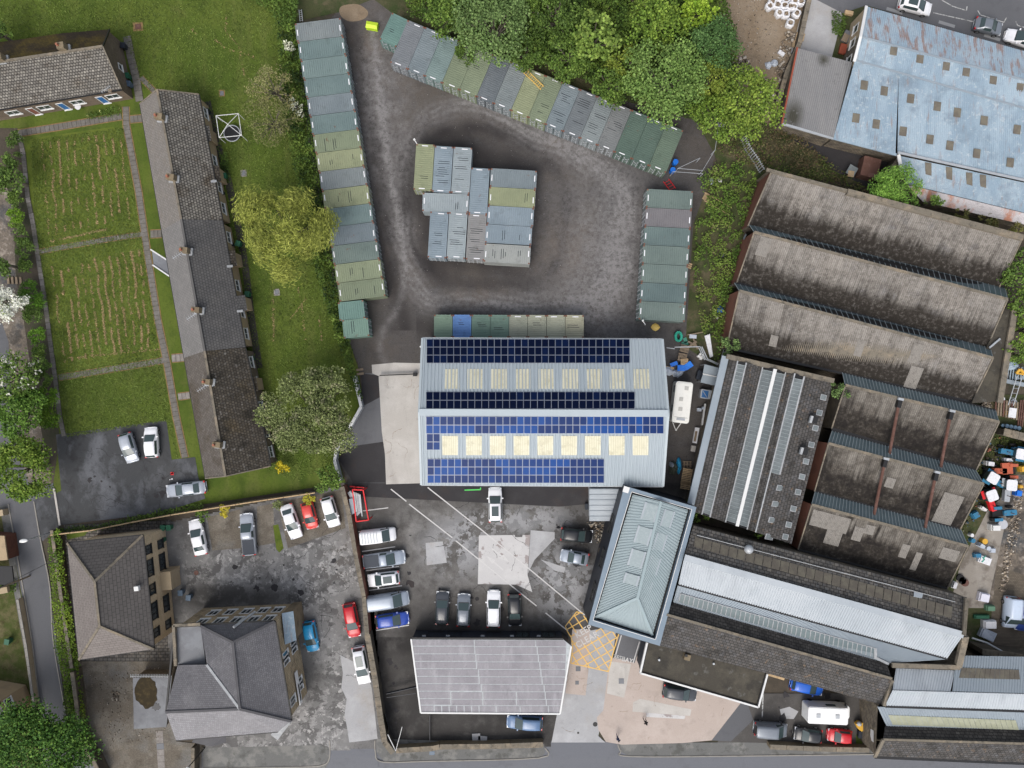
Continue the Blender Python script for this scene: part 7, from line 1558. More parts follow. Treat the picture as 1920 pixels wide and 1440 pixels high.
for fam, ang, step in (('a', R(-57), 14.5), ('b', R(30), 15.0)):
    dx, dy = math.cos(ang), -math.sin(ang)
    for k in range(-12, 13):
        ox, oy = 1110-dy*k*step, 1205+dx*k*step; seg = []
        ts = np.arange(-90, 90, .7); xs = ox+dx*ts; ys = oy+dy*ts; m_ = inpoly(xs, ys, YB)
        # leave room for the lettering
        tx = (xs-1099)*math.cos(R(30))-(ys-1190)*math.sin(R(30)); ty = (xs-1099)*math.sin(R(30))+(ys-1190)*math.cos(R(30)); m_ &= ~((np.abs(tx) < 18) & (np.abs(ty) < 12.5))
        st = None
        for i, v in enumerate(list(m_)+[False]):
            if v and st is None: st = i
            if not v and st is not None:
                if i-st > 3: seg.append((st, i-1))
                st = None
        for s0_, s1_ in seg:
            a, b = P(xs[s0_], ys[s0_]), P(xs[s1_], ys[s1_]); n_ = Vector((-(b-a).y, (b-a).x, 0)).normalized()*.07; q = len(V); zz = .036 if fam == 'a' else .038
            V += [Vector((p.x, p.y, zz)) for p in (a+n_, a-n_, b-n_, b+n_)]; F.append((q, q+1, q+2, q+3))
tag(mk('yellow_hatching', V, F, m_yellow), 'crossed yellow hatching of the keep-clear box', kind='structure')
def text(name, s, px, py, h, ang, mat, label, z=.044, bold=.02, sx=1.0):
    cu = bpy.data.curves.new(name, 'FONT'); cu.body = s; cu.size = h; cu.align_x = 'CENTER'; cu.align_y = 'CENTER'; cu.offset = bold; cu.space_character = 1.1
    ob = bpy.data.objects.new(name+'_tmp', cu); COL.objects.link(ob); dg = bpy.context.evaluated_depsgraph_get(); me = bpy.data.meshes.new_from_object(ob.evaluated_get(dg)); bpy.data.objects.remove(ob); me.name = name
    me.materials.clear(); me.materials.append(mat)
    o = link(name, me, None, P(px, py)+Vector((0, 0, z))); o.rotation_euler.z = ang; o.scale = (sx, 1, 1); tag(o, label, kind='structure'); return o
text('keep_lettering', 'KEEP', 1094, 1184, 1.15, R(30), m_white, 'white painted word KEEP in the yellow box', sx=.92); text('clear_lettering', 'CLEAR', 1101, 1199, 1.15, R(30), m_white, 'white painted word CLEAR in the yellow box', sx=.92)
text('bay_lettering', 'TEST', 1160.5, 1233, .72, R(-13), m_wornwhite, 'badly worn painted word before BAY', sx=.95); text('bay_lettering', 'BAY', 1176, 1237.5, .78, R(-13), m_white, 'white painted word BAY on the pink forecourt')
def arrow(tip, tail, label):
    a, b = P(*tail), P(*tip); d = (b-a).normalized(); n_ = Vector((-d.y, d.x, 0)); L = (b-a).length; z = Vector((0, 0, .034)); hl = L*.42
    V = [a+n_*.10, a-n_*.10, b-d*hl-n_*.10, b-d*hl-n_*.34, b, b-d*hl+n_*.34, b-d*hl+n_*.10]; tag(mk('arrow_marking', [v+z for v in V], [(0, 1, 2, 6), (2, 3, 4, 5, 6)], m_white), label, kind='structure')
arrow((955, 1054), (922, 1028), 'white arrow pointing down-right on the pale concrete slab'); arrow((912, 1042), (945, 1070), 'white arrow pointing up-left on the pale concrete slab')
for i, (x, y) in enumerate([(1677, 20), (1775, 45), (1860, 70)]): line('street_plate', [(x-15, y-4), (x+15, y+5)], .42, M('pale_grey_marking', (.26, .265, .27), (), .7), 'pale grey rectangle painted on the street edge', .03)
for l in ([(1765, 0), (1786, 12), (1812, 20), (1813, 12)], [(1833, 20), (1838, 28), (1882, 42), (1887, 33)], [(1904, 40), (1908, 48), (1960, 62)], [(1680, -8), (1700, 0)], [(1750, 24), (1830, 42)]): line('street_marking', l, .12, m_wornwhite, 'worn white parking bay marking on the street', .03)
line('lane_line', [(1431, 1290), (1429, 1345)], .16, m_wornwhite, 'worn white line at the mouth of the lower yard', .04)
# ------------------------------------------------------------------ small things
def simple(name, label, cat, mb, mat, group=None, smooth=False): return tag(mb.build(name, mat, None, smooth), label, cat, group)
# manhole covers on the lawn
for k, (x, y, lab) in enumerate([(259, 50, 'square brick-edged manhole on the top lawn'), (416, 175, 'dark manhole in bare soil near the top of the terrace'), (457, 325, 'small grey manhole on the lawn by the willow'), (519, 548, 'grey square manhole below the willow')]):
    t = thing('manhole', lab, 'manhole', P(x, y)); MB().box(P(x, y, .0), 1.35 if k == 0 else .8, 1.15 if k == 0 else .9, .04, R(4)).build('surround', m_edge if k < 2 else m_flag_pale, t); MB().box(P(x, y, .04), .8 if k == 0 else .5, .7 if k == 0 else .6, .04, R(4)).build('cover', m_rust if k == 0 else m_flatgrey, t)
for k, (x, y, r_) in enumerate([(1084, 1254, 9), (1082, 1280, 7), (1165, 1277, 10)]): t = thing('manhole', ['square manhole just below the yellow box', 'small square manhole below the first one', 'grey square manhole on the pale slab by the showroom'][k], 'manhole', P(x, y)); MB().box(P(x, y, .03), r_*S, r_*S, .02).build('cover', m_flatgrey, t)
for k, (x, y) in enumerate([(368, 1074), (1116, 1358), (1084, 1374)]): t = thing('drain_cover', ['round rusty drain cover below the white saloon', 'dark round drain cover on the grey concrete drive', 'small dark drain cover near the road'][k], 'drain cover', P(x, y)); MB().cyl(P(x, y, .012), .32 if k < 2 else .15, .02, 14).build('cover', m_rust if k == 0 else m_black, t)
# cracks and repair seams in the tarmac, oil spots in the bays
def cracks(name, label, polys, n, mat, z, w=.045, seed=3):
    rs = np.random.RandomState(seed); mb = MB()
    for k in range(n):
        poly = polys[k % len(polys)]; xs = [p[0] for p in poly]; ys = [p[1] for p in poly]; x, y = min(xs)+rs.rand()*(max(xs)-min(xs)), min(ys)+rs.rand()*(max(ys)-min(ys)); a = rs.choice([0, .5, 1, 1.5])*math.pi+rs.normal()*.25; prev = P(x, y, 0)
        for i in range(rs.randint(5, 16)):
            a += rs.normal()*.38; x += 3.2*math.cos(a); y += 3.2*math.sin(a)
            if not inpoly([x], [y], poly)[0]: break
            q = P(x, y, 0); d = (q-prev).normalized(); e = Vector((-d.y, d.x, 0))*w*(.5+rs.rand())/2; u = Vector((0, 0, z)); mb.add([prev+e+u, prev-e+u, q-e+u, q+e+u], [(0, 1, 2, 3)]); prev = q
    tag(mb.build(name, mat), label, kind='stuff')
FP = [(700, 925), (1090, 950), (1100, 1130), (1060, 1160), (720, 1180), (690, 990)]; HP = [(400, 1040), (650, 960), (690, 1110), (700, 1380), (560, 1390), (590, 1150), (400, 1130)]
cracks('tarmac_cracks', 'dark cracks and repair seams in the worn tarmac', [FP, HP, [(120, 830), (300, 800), (360, 900), (300, 950), (120, 970)]], 90, m_asph_dark, .028)
cracks('concrete_joints', 'thin joints and cracks in the pink and grey concrete', [[(1140, 1260), (1380, 1320), (1330, 1385), (1150, 1390)], [(715, 710), (788, 704), (788, 900), (726, 905)], [(1045, 1300), (1115, 1200), (1120, 1370), (1040, 1390)]], 26, m_rub, .037, .03, 8)
rs = np.random.RandomState(4); mb = MB()
for (x0, y0, x1, y1, n) in ((700, 990, 770, 1180, 16), (815, 1100, 990, 1170, 14), (400, 1050, 640, 1120, 12), (730, 1200, 765, 1380, 8), (1440, 1300, 1600, 1380, 10), (1060, 1000, 1110, 1060, 6), (150, 830, 350, 930, 10)):
    for k in range(n):
        x, y = x0+rs.rand()*(x1-x0), y0+rs.rand()*(y1-y0); r_ = .12+.4*rs.rand()**2; c = P(x, y); m_ = 11
        mb.add([Vector((c.x+r_*(1+.35*rs.normal())*math.cos(6.283*i/m_), c.y+r_*(1+.35*rs.normal())*math.sin(6.283*i/m_), .030+k*.0001)) for i in range(m_)], [tuple(range(m_))])
tag(mb.build('oil_stains', m_asph_dark), 'dark oil spots on the parking areas', kind='stuff')
# wheelie bins
def bin_(x, y, mat, label, ang=0):
    t = thing('wheelie_bin', label, 'bin', P(x, y), ang); MB().add([(-.22, -.24, 0), (.22, -.24, 0), (.22, .24, 0), (-.22, .24, 0), (-.29, -.33, .95), (.29, -.33, .95), (.29, .33, .95), (-.29, .33, .95)], [(0, 3, 2, 1), (4, 5, 6, 7), (0, 1, 5, 4), (1, 2, 6, 5), (2, 3, 7, 6), (3, 0, 4, 7)]).build('bin_body', mat, t, False, True)
    MB().box((0, 0, .95), .64, .74, .07).box((-.30, 0, .92), .08, .5, .06).build('lid', mat, t, False, True); MB().cyl((-.25, -.3, .1), .1, .06, 8, axis=(0, 1, 0)).cyl((-.25, .24, .1), .1, .06, 8, axis=(0, 1, 0)).build('wheel', m_tyre, t, False, True)
m_dkbin = M('dark_plastic', (.02, .025, .035), (), .4, fine=.05); m_bluebin = M('grey_blue_plastic', (.08, .12, .17), (), .4, fine=.05)
for x, y, m_, lab in [(244, 147, m_green, 'green wheelie bin at the east end of the bungalow'), (247, 162, m_bluebin, 'dark blue-grey bin below the green one beside the bungalow'), (237, 91, m_dkbin, 'black bin against the bungalow gable'), (311, 987, m_green, 'green bin by the upper corner of the hipped house'), (322, 987, m_green, 'second green bin by the upper corner of the hipped house, farther right'), (309, 1010, m_green, 'green bin lying by the east wall of the hipped house'), (313, 1063, m_dkbin, 'dark bin half way along the east wall of the hipped house'),
                     (344, 1108, m_bluebin, 'grey-blue bin beside the steps of the hipped house'), (359, 1117, m_bluebin, 'grey-blue bin nearer the hall car park'), (425, 333, m_green, 'green round-topped bin behind the terrace, upper'), (419, 365, m_dkbin, 'black bin behind the terrace below the green one'), (451, 459, m_green, 'green bin behind the grey-tiled terrace section'), (468, 553, m_green, 'green bin behind the lower grey-tiled section'), (475, 672, m_green, 'green bin behind the mossy terrace section'), (437, 460, m_dkbin, 'black bin next to the green one behind the grey section'), (476, 686, m_dkbin, 'black bin behind the mossy terrace section'), (392, 213, m_dkbin, 'black bin behind the top of the terrace'),
                     (22, 1199, m_green, 'green bin lying in the rough garden at the left edge')]: bin_(x, y, m_, lab, R(random.uniform(-20, 20)))
# clothes dryer frame and trampoline
t = thing('frame_gazebo', 'bare white metal gazebo frame on the lawn behind the terrace', 'gazebo frame', P(430, 238)); mb = MB(); cc = [(405, 217), (447, 213), (453, 254), (411, 258)]; 
for i in range(4): mb.beam(P(*cc[i], 2.2), P(*cc[(i+1) % 4], 2.2), .07).beam(P(*cc[i], 2.2), P(427, 233, 2.9), .06)
mb.build('roof_frame', m_upvc, t)
for i in range(4): p = P(*cc[i], 2.2); MB().beam(p, Vector((p.x, p.y, 0)), .06).build('leg', m_upvc, t)
t = thing('trampoline', 'round black trampoline under the white gazebo frame', 'trampoline', P(435, 250)); MB().cyl(P(435, 250, .55), 1.05, .05, 24).build('mat', m_trim, t); mb = MB()
for i in range(24): a, b = 2*math.pi*i/24, 2*math.pi*(i+1)/24; o = P(435, 250, .62); mb.beam(o+Vector((1.08*math.cos(a), 1.08*math.sin(a), 0)), o+Vector((1.08*math.cos(b), 1.08*math.sin(b), 0)), .1, .07)
mb.build('rim', m_galv, t)
for i in range(4): a = i*math.pi/2+.5; o = P(435, 250, 0); MB().beam(o+Vector((math.cos(a), math.sin(a), 0)), o+Vector((math.cos(a), math.sin(a), .58)), .06).build('leg', m_galv, t)
simple('patio_umbrella', 'round cream garden table in front of the bungalow', 'table', MB().cyl(P(146, 200, .7), .42, .05, 14).cyl(P(146, 200, 0), .05, .7, 6), m_bag)
simple('kennel', 'small orange-red planter pot in front of the bungalow', 'plant pot', MB().cyl(P(193, 187, 0), .16, .35, 10, .22), m_terra)
simple('washing_pole', 'timber washing post leaning by the bungalow corner', 'post', MB().beam(P(215, 175, 0)+Vector((0, 0, 0)), P(208, 172, 3.2), .12).box(P(208, 172, 3.2), .45, .45, .3), m_oldwood)
# lime skip at the top of the yard
t = thing('lime_skip', 'lime green plastic grit bin at the top of the container yard', 'grit bin', P(699, 52), R(-10)); MB().box((0, 0, 0), 1.55, .85, .7).build('bin_body', M('lime_plastic', (.42, .62, .02), (), .5, fine=.05), t, False, True); MB().add([(-.8, -.45, .7), (.8, -.45, .7), (.8, .45, .7), (-.8, .45, .7), (-.7, -.05, .92), (.7, -.05, .92)], [(0, 1, 5, 4), (2, 3, 4, 5), (1, 2, 5), (3, 0, 4), (0, 3, 2, 1)]).build('lid', M('lime_lid', (.5, .68, .03), (), .5, fine=.05), t, False, True)
# ladders
def ladder(a, b, za, zb, w, n, mat, label, rung=None):
    a, b = P(*a, za), P(*b, zb); d = (b-a).normalized(); s = Vector((-d.y, d.x, 0)).normalized()*w/2; t = thing('ladder', label, 'ladder', Vector((a.x, a.y, min(za, zb))))
    for k in (-1, 1): MB().beam(a+s*k, b+s*k, .09, .07).build('stile', mat, t)
    for i in range(n): p = a.lerp(b, (i+.5)/n); MB().beam(p-s, p+s, .05).build('rung', rung or mat, t)
m_yl = M('yellow_fibreglass', (.62, .40, .10), (), .6)
ladder((984, 133), (1017, 165), 2.75, 2.75, .55, 11, m_yl, 'yellow ladder lying on the sage green container roof'); ladder((563, 18), (565, 40), .3, .3, .35, 6, m_galv, 'small metal ladder lying above the left container column'); ladder((1249, 338), (1262, 356), .1, .9, .8, 4, m_red, 'red plastic barrier lying by the dark green containers')
ladder((1895, 760), (1912, 705), .6, 1.8, .7, 6, m_galv, 'wavy galvanised ladder frame in the far right yard')
# red roof-rack frame by the wall
t = thing('red_storage_frame', 'red steel storage frame holding steel sections against the brick wall', 'storage frame', P(700, 950)); q = [(661, 918), (681, 919), (691, 975), (668, 978)]; mb = MB()
for z in (.15, 2.4):
    for i in range(4): mb.beam(P(*q[i], z), P(*q[(i+1) % 4], z), .14)
mb.build('frame', m_red, t)
for x, y in q: p = P(x, y, 2.4); MB().beam(p, Vector((p.x, p.y, 0)), .12).build('leg', m_red, t)
MB().beam(P(656, 912, .3), P(683, 914.5, .3), .16).build('loose_bar', m_red, t)
t = thing('steel_sections', 'bundle of pale steel sections and grey sheets inside the red frame', 'steel bundle', P(668, 945))
for i in range(6): MB().beam(P(663+i*2.4, 922+i, 1.6+.1*(i % 2)), P(668+i*2.2, 960+(i*7) % 9, 1.6+.1*(i % 2)), .13, .12).build('steel_bar', m_galv if i % 2 else m_upvc, t)
slab('grey_sheet', [P(654, 936, 1.8), P(663, 934, 1.9), P(665, 962, 1.9), P(658, 966, 1.8)], m_bluegrey, t, .05); MB().beam(P(655, 922, 1.2), P(662, 934, 1.3), .5, .4).build('sheet_pile', m_galv, t)
simple('green_barrier', 'lime green L-shaped rail by the warehouse eave', 'rail', MB().beam(P(871, 919, .7), P(901, 918, .7), .14, .1).beam(P(901, 918, .7), P(901, 914, .7), .14, .1).beam(P(872, 919, 0), P(872, 919, .7), .08).beam(P(900, 918, 0), P(900, 918, .7), .08), M('bright_green_paint', (.08, .55, .10), (), .5))
simple('gate_rail', 'dark sliding gate rail across the top of the concrete strip', 'gate', MB().beam(P(712, 704, .5), P(783, 701, .5), .14, .3).box(P(779, 702, 0), .5, .5, .7), m_black)
simple('timber_square', 'old timber manhole frame lying beside the concrete strip', 'frame', MB().beam(P(668, 694, .1), P(681, 692, .1), .3, .1).beam(P(669, 702, .1), P(682, 700, .1), .3, .1), m_oldwood)  # wooden frame of a manhole, two bars of it
# pallets
def pallet(x, y, z, ang, label, w=1.2, l=1.0, mat=None, name='pallet', cat='pallet', group=None, n=7):
    t = thing(name, label, cat, P(x, y)+Vector((0, 0, z)), ang, group); mat = mat or m_wood
    for i in range(n): MB().box(((i-(n-1)/2)*w/n, 0, .11), w/n*.62, l, .025).build('slat', mat, t, False, True)
    for s in (-1, 0, 1): MB().box((0, s*(l/2-.06), 0), w, .1, .11).build('bearer', m_oldwood, t, False, True)
    return t
pallet(1282, 654, .4, R(-15), 'weathered pallet at the top of the timber pile right of the warehouse', mat=m_oldwood); pallet(1278, 670, .4, R(-10), 'brown pallet in the middle of the timber pile', mat=m_oldwood); pallet(1281, 681, .6, R(-88), 'pale new pallet at the bottom of the timber pile'); pallet(1255, 695, .05, R(80), 'plywood-topped pallet beside the blue tarpaulin', l=1.1, n=3)
pallet(1288, 871, .1, R(0), 'square brown pallet top beside the blue sheet right of the warehouse', mat=m_oldwood, n=3); pallet(1284, 892, .9, R(80), 'tall pale stack of pallets, its lower part', w=2.2, l=1.3, n=10); pallet(1282, 908, .9, R(80), 'tall pale stack of pallets, its bottom end', w=1.1, l=1.3, n=5)
pallet(1499, 70, .1, R(-15), 'pale pallet beside the lane at the top of the grey lean-to'); pallet(1493, 84, .1, R(-10), 'second pale pallet touching the rust red verge'); pallet(1325, 370, .05, R(-28), 'old pallet on the bank beside two long timbers', w=1.0); pallet(1293, 499, .05, R(70), 'bits of pallet on the bank halfway down', w=.8, l=.5, n=3)
simple('timber_lengths', 'two long thin timbers lying on the bank', 'timber', MB().beam(P(1321, 361, .3), P(1372, 390, .3), .09).beam(P(1320, 376, .3), P(1368, 403, .3), .09), m_wood)
# tarpaulins and junk right of the warehouse
def blob(name, label, cat, x, y, rx, ry, h, mat, ang=0, jit=.18, z=0): return simple(name, label, cat, MB().dome(P(x, y, 0)+Vector((0, 0, z)), 1, h, 16, 5, 0, rx*S, ry*S, ang, jit), mat, smooth=False)
m_pt = M('pale_grey_sheeting', (.42, .46, .52), [((.25, .28, .33), 2, .5, .62, .7)], .4); m_tg = M('teal_green_sheeting', (.02, .30, .21), [((.01, .2, .14), 2, .5, .62, .7)], .5); m_skyb = M('sky_blue_sheeting', (.03, .28, .50), [((.02, .16, .3), 2, .5, .62, .7)], .4)
t = thing('blue_tarpaulin', 'crumpled blue and silver tarpaulin curling round the pallets', 'tarpaulin', P(1270, 685)); mb = MB()
for i in range(14): a = R(200+i*12); mb.dome(P(1264+15*math.cos(a), 689-10*math.sin(a) if i < 7 else 690-11*math.sin(a), 0), .45+.1*math.sin(i), .5, 8, 3, 0, 1, 1, 0, .25)
mb.build('silver_fold', m_pt, t); MB().beam(P(1270, 690, .5), P(1285, 690, .6), .8, .4).beam(P(1284, 690, .6), P(1297, 681, .7), .8, .3).beam(P(1257, 685, .5), P(1270, 680, .6), .5, .3).build('blue_fold', m_tarpb, t)
t = thing('green_net_coil', 'coiled teal green netting at the top of the junk pile', 'netting', P(1272, 632)); mb = MB()
for i in range(16): a, b = 2*math.pi*i/16, 2*math.pi*(i+1)/16; mb.beam(P(1272+5.5*math.cos(a), 631-8*math.sin(a), .4), P(1272+5.5*math.cos(b), 631-8*math.sin(b), .4), .32, .3)
mb.build('coil', m_tg, t)
simple('green_sheet', 'flat teal green sheet lying below the netting coil', 'sheet', MB().box(P(1284, 644, .05), .9, .5, .1, R(5)).box(P(1285, 638, .1), .5, .7, .05, R(20)), M('faded_teal_sheet', (.06, .20, .15), (), .7))
simple('broken_timber', 'heap of broken grey boards beside the green sheet', 'timber pile', MB().beam(P(1290, 640, .2), P(1310, 652, .2), .25, .1).beam(P(1300, 635, .2), P(1308, 655, .3), .2, .1).beam(P(1289, 628, .3), P(1318, 623, .5), .12, .1).beam(P(1292, 650, .2), P(1306, 640, .3), .3, .1), m_oldwood)
simple('fridge_panel', 'pale blue-grey panel lying on the broken boards', 'panel', MB().box(P(1299, 631, .3), .95, .5, .12, R(-4)), m_pt)
simple('white_trailer_bed', 'long stained white panel leaning at the foot of the bank', 'panel', MB().add([P(1321, 630, .2), P(1331, 626, .5), P(1337, 668, .5), P(1331, 671, .2)]+[P(1321, 630, 0), P(1331, 626, 0), P(1337, 668, 0), P(1331, 671, 0)], [(3, 2, 1, 0), (4, 5, 6, 7), (0, 1, 5, 4), (1, 2, 6, 5), (2, 3, 7, 6), (3, 0, 4, 7)]), m_bag)
for k, (x, y) in enumerate([(1309, 668), (1313, 672), (1315, 667), (1312, 665)]): simple('white_drum', 'white plastic drum in the group of four by the scaffold rails', 'drum', MB().cyl(P(x, y), .2, .5, 12), m_upvc, 'white drums by the scaffold rails')
simple('scaffold_rails', 'bundle of long grey rails with a kink, running down to the workshop corner', 'rails', MB().beam(P(1265, 651, 1), P(1312, 650, 1), .12).beam(P(1313, 650, 1), P(1323, 674, 1), .12).beam(P(1316, 650, 1), P(1327, 674, 1), .12).beam(P(1324, 674, 1), P(1351, 686, 1), .12).beam(P(1327, 673, 1), P(1352, 684, 1), .1).beam(P(1250, 652, 1), P(1265, 654, 1), .1).beam(P(1310, 652, 1), P(1321, 675, 1), .1), m_galv)
t = thing('solar_trailer', 'trailer roof of two dark panels with a white bar across the middle', 'trailer', P(1331, 702)); slab('dark_panel', [P(1321, 683, 2), P(1348, 690, 2), P(1345, 706, 2), P(1318, 700, 2)], m_bluegrey, t, .08); slab('dark_panel', [P(1318, 702, 2), P(1345, 708, 2), P(1341, 723, 2), P(1313, 717, 2)], m_bluegrey, t, .08); MB().beam(P(1318, 701, 2.05), P(1346, 707, 2.05), .13, .1).build('cross_bar', m_upvc, t)
for x, y in ((1321, 684), (1347, 691), (1341, 722), (1314, 716)): p = P(x, y, 2); MB().beam(Vector((p.x, p.y, 0)), p, .08).build('leg', m_galv, t)
MB().box(P(1312, 704, .3), 1.0, 1.2, .6, R(-15)).build('box_base', m_dkbin, t)
t = thing('skip_tank', 'grey framed tank with dark blue water and a diagonal bar', 'tank', P(1321, 739)); MB().box(P(1321, 739, 0), 1.5, 1.2, .9, R(-8)).build('tank_body', m_galv, t); MB().box(P(1322, 739, .9), .85, .95, .02, R(-8)).build('water', m_blue2, t); MB().beam(P(1318, 733, .95), P(1326, 746, .95), .07).build('bar', m_galv, t)
simple('valve_unit', 'small white pump unit by the workshop gutter', 'pump', MB().box(P(1310, 768, 0), .55, .45, .4).cyl(P(1317, 765, 0), .2, .5, 10), m_pt); simple('white_plank', 'white plank standing along the workshop gutter', 'plank', MB().beam(P(1322, 757, .3), P(1316, 797, .3), .2, .3), m_upvc)
simple('white_trough', 'narrow white trough with dark contents below the caravan hitch', 'trough', MB().box(P(1304, 816, 0), .55, 2.1, .35, R(-10)), m_bag); simple('trough_filling', 'dark scrap inside the narrow white trough', 'scrap', MB().box(P(1304, 818, .35), .3, 1.4, .05, R(-10)), m_oldwood); simple('concrete_block', 'small grey concrete block below the white trough', 'block', MB().box(P(1299, 841, 0), .6, .8, .3, R(-10)), m_conc)
blob('tarpaulin_heap', 'dark green tarpaulin heap beside the sky blue sheet', 'tarpaulin', 1262, 878, 8, 13, 1.0, M('dark_olive_cover', (.07, .08, .06), (), .6)); blob('blue_sheet', 'sky blue plastic sheet draped right of the dark green heap', 'sheet', 1272, 873, 5, 15, .9, m_skyb); blob('silver_bag', 'small silver bag left of the green tarpaulin heap', 'bag', 1258, 871, 3.5, 5, 1.3, m_pt)
simple('log_pile', 'short pile of split logs between the two pallets', 'logs', MB().cyl(P(1281, 881, .5), .12, 1.0, 6, axis=(1, .1, 0)).cyl(P(1281, 884, .5), .12, 1.1, 6, axis=(1, .2, 0)).cyl(P(1282, 886, .3), .12, 1.0, 6, axis=(1, -.1, 0)), m_oldwood)
simple('yellow_sheeting', 'yellow tyre on the ground below the right-hand containers', 'sheet', MB().dome(P(1229, 613.5), .62, .3, 8, 3, 0, 1, .85, 0, .12), M('yellow_plastic', (.72, .50, .14), (), .6))  # a yellow tyre, shaped as a low dented dome
for k, (x, y) in enumerate([(1264, 307), (1259, 322)]): simple('blue_barrel', ['blue barrel nearest the fence at the end of the diagonal row', 'blue barrel tucked at the corner of the last dark green container'][k], 'barrel', MB().cyl(P(x, y), .36, .95, 14), m_tarpb)
for x, y, r_, m_, n_, lab in [(1350, 580, 5, m_tarpb, 'blue_sack', 'blue sack on the bank by the brick end wall'), (1353, 476, 5, m_dkbin, 'black_sack', 'black sack among the nettles halfway down the bank'), (1342, 533, 3, m_bluebin, 'grey_sack', 'small grey sack lower on the bank'), (1350, 338, 4, m_upvc, 'white_basin', 'white broken basin upright on the bank'), (1334, 340, 4, m_pt, 'white_chair', 'tangle of white plastic left of the basin'), (1345, 594, 3, m_upvc, 'white_scrap', 'white scraps beside the blue sack')]:
    simple(n_, lab, 'rubbish', MB().dome(P(x, y), r_*S, r_*S*1.1, 8, 3, 0, 1, 1.4, 0, .3), m_)
simple('wall_panel', 'pale blue-grey panel leaning on the brick end wall', 'panel', MB().add([P(1393, 447, .2), P(1398, 437, .2), P(1400, 440, 2), P(1395, 450, 2)], [(0, 1, 2, 3)]), m_pt)
# stones and rubble heap on the dirt lot
def stones(name, label, poly, n, s0, s1, cols, seed=1, zmax=.5):
    rs = np.random.RandomState(seed); xs = [p[0] for p in poly]; ys = [p[1] for p in poly]; x = min(xs)+rs.rand(n*3)*(max(xs)-min(xs)); y = min(ys)+rs.rand(n*3)*(max(ys)-min(ys)); m_ = inpoly(x, y, poly); x, y = x[m_][:n], y[m_][:n]; n = len(x)
    V = []; T_ = []; base = np.array([(-1, -1, -1), (1, -1, -1), (1, 1, -1), (-1, 1, -1), (-.7, -.7, 1), (.7, -.7, 1), (.7, .7, 1), (-.7, .7, 1)])*.5; F0 = np.array([(0, 3, 2, 1), (4, 5, 6, 7), (0, 1, 5, 4), (1, 2, 6, 5), (2, 3, 7, 6), (3, 0, 4, 7)]); F = []
    for i in range(n):
        s = s0+(s1-s0)*rs.rand()**2; q = base*np.array([s, s*(.5+.5*rs.rand()), s*(.4+.4*rs.rand())])*(1+.25*rs.normal(size=(8, 3))*.5); a = rs.rand()*6.28; c_, s_ = math.cos(a), math.sin(a); q = np.stack([q[:, 0]*c_-q[:, 1]*s_, q[:, 0]*s_+q[:, 1]*c_, q[:, 2]], 1)
        z = .05+zmax*vnoise(x[i], y[i], 12)*rs.rand(); V.append(q+np.array([(x[i]-960)*S, (720-y[i])*S, z])); T_.append(np.tile(np.array(cols[rs.randint(len(cols))])*(.7+.5*rs.rand()), (8, 1))); F.append(F0+8*i)
    V = np.concatenate(V); o = fast(name, V, np.concatenate(F), m_stn, None, np.concatenate(T_), off=(float(V[:, 0].mean()), float(V[:, 1].mean()), 0)); tag(o, label, kind='stuff')
m_stn = M('loose_stone', (1, 1, 1), (), .95, tint=True, fine=.15)
TAN = [(.34, .28, .21), (.22, .18, .14), (.12, .10, .08), (.40, .36, .31)]
stones('rubble', 'pale broken stones along the edge of the dirt lot', [(1372, 100), (1400, 108), (1412, 140), (1440, 150), (1462, 185), (1440, 205), (1400, 160), (1375, 135)], 520, .1, .5, TAN, 3)
stones('rubble', 'rubble strip beside the broken stone wall', [(1470, 60), (1490, 60), (1478, 130), (1462, 170), (1452, 130)], 160, .1, .5, TAN, 4); stones('rubble', 'pale stones between the concrete and worn tarmac in the far right yard', [(1903, 900), (1918, 900), (1910, 1000), (1885, 1110), (1872, 1110), (1890, 1000)], 420, .08, .35, TAN, 5, .1)
stones('rubble', 'scattered scrap and stone between the tractors', [(1845, 780), (1920, 860), (1860, 920), (1815, 1010), (1790, 1070), (1805, 960)], 260, .08, .45, [(.1, .08, .06), (.25, .22, .2), (.05, .09, .13), (.2, .08, .05)], 6, .4)
stones('rubble', 'broken masonry in the dark gutter beside the saw-tooth bays', [(1832, 750), (1855, 752), (1858, 765), (1838, 762)], 60, .15, .4, TAN, 7); stones('rubble', 'rubble and scrap at the top edge of the wood', [(1155, -10), (1220, -10), (1215, 6), (1170, 8)], 120, .15, .6, TAN, 8)
stones('leaf_litter', 'small brown debris below the office eave', [(1100, 978), (1135, 978), (1130, 1010), (1120, 1022), (1112, 1000)], 110, .06, .4, [(.28, .22, .16), (.14, .11, .08), (.4, .36, .3)], 9, .3); stones('loose_gravel', 'pale grit and loose stones scattered across the container yard', [(650, 60), (740, 60), (1290, 340), (1190, 600), (700, 640)], 900, .03, .10, [(.2, .2, .2), (.12, .12, .12), (.3, .28, .26)], 10, .01)
stones('loose_gravel', 'loose gravel in the gravel court', [(165, 1260), (300, 1250), (310, 1380), (200, 1400)], 500, .05, .16, TAN, 12, .01); stones('loose_gravel', 'stones in the small planting pile of the gravel court', [(208, 1295), (225, 1298), (222, 1315), (210, 1312)], 40, .1, .3, TAN, 13, .1)
stones('dirt_clods', 'clods and stones on the dirt lot', [(1350, 0), (1480, 0), (1450, 130), (1390, 110)], 400, .04, .18, TAN, 14, .02)
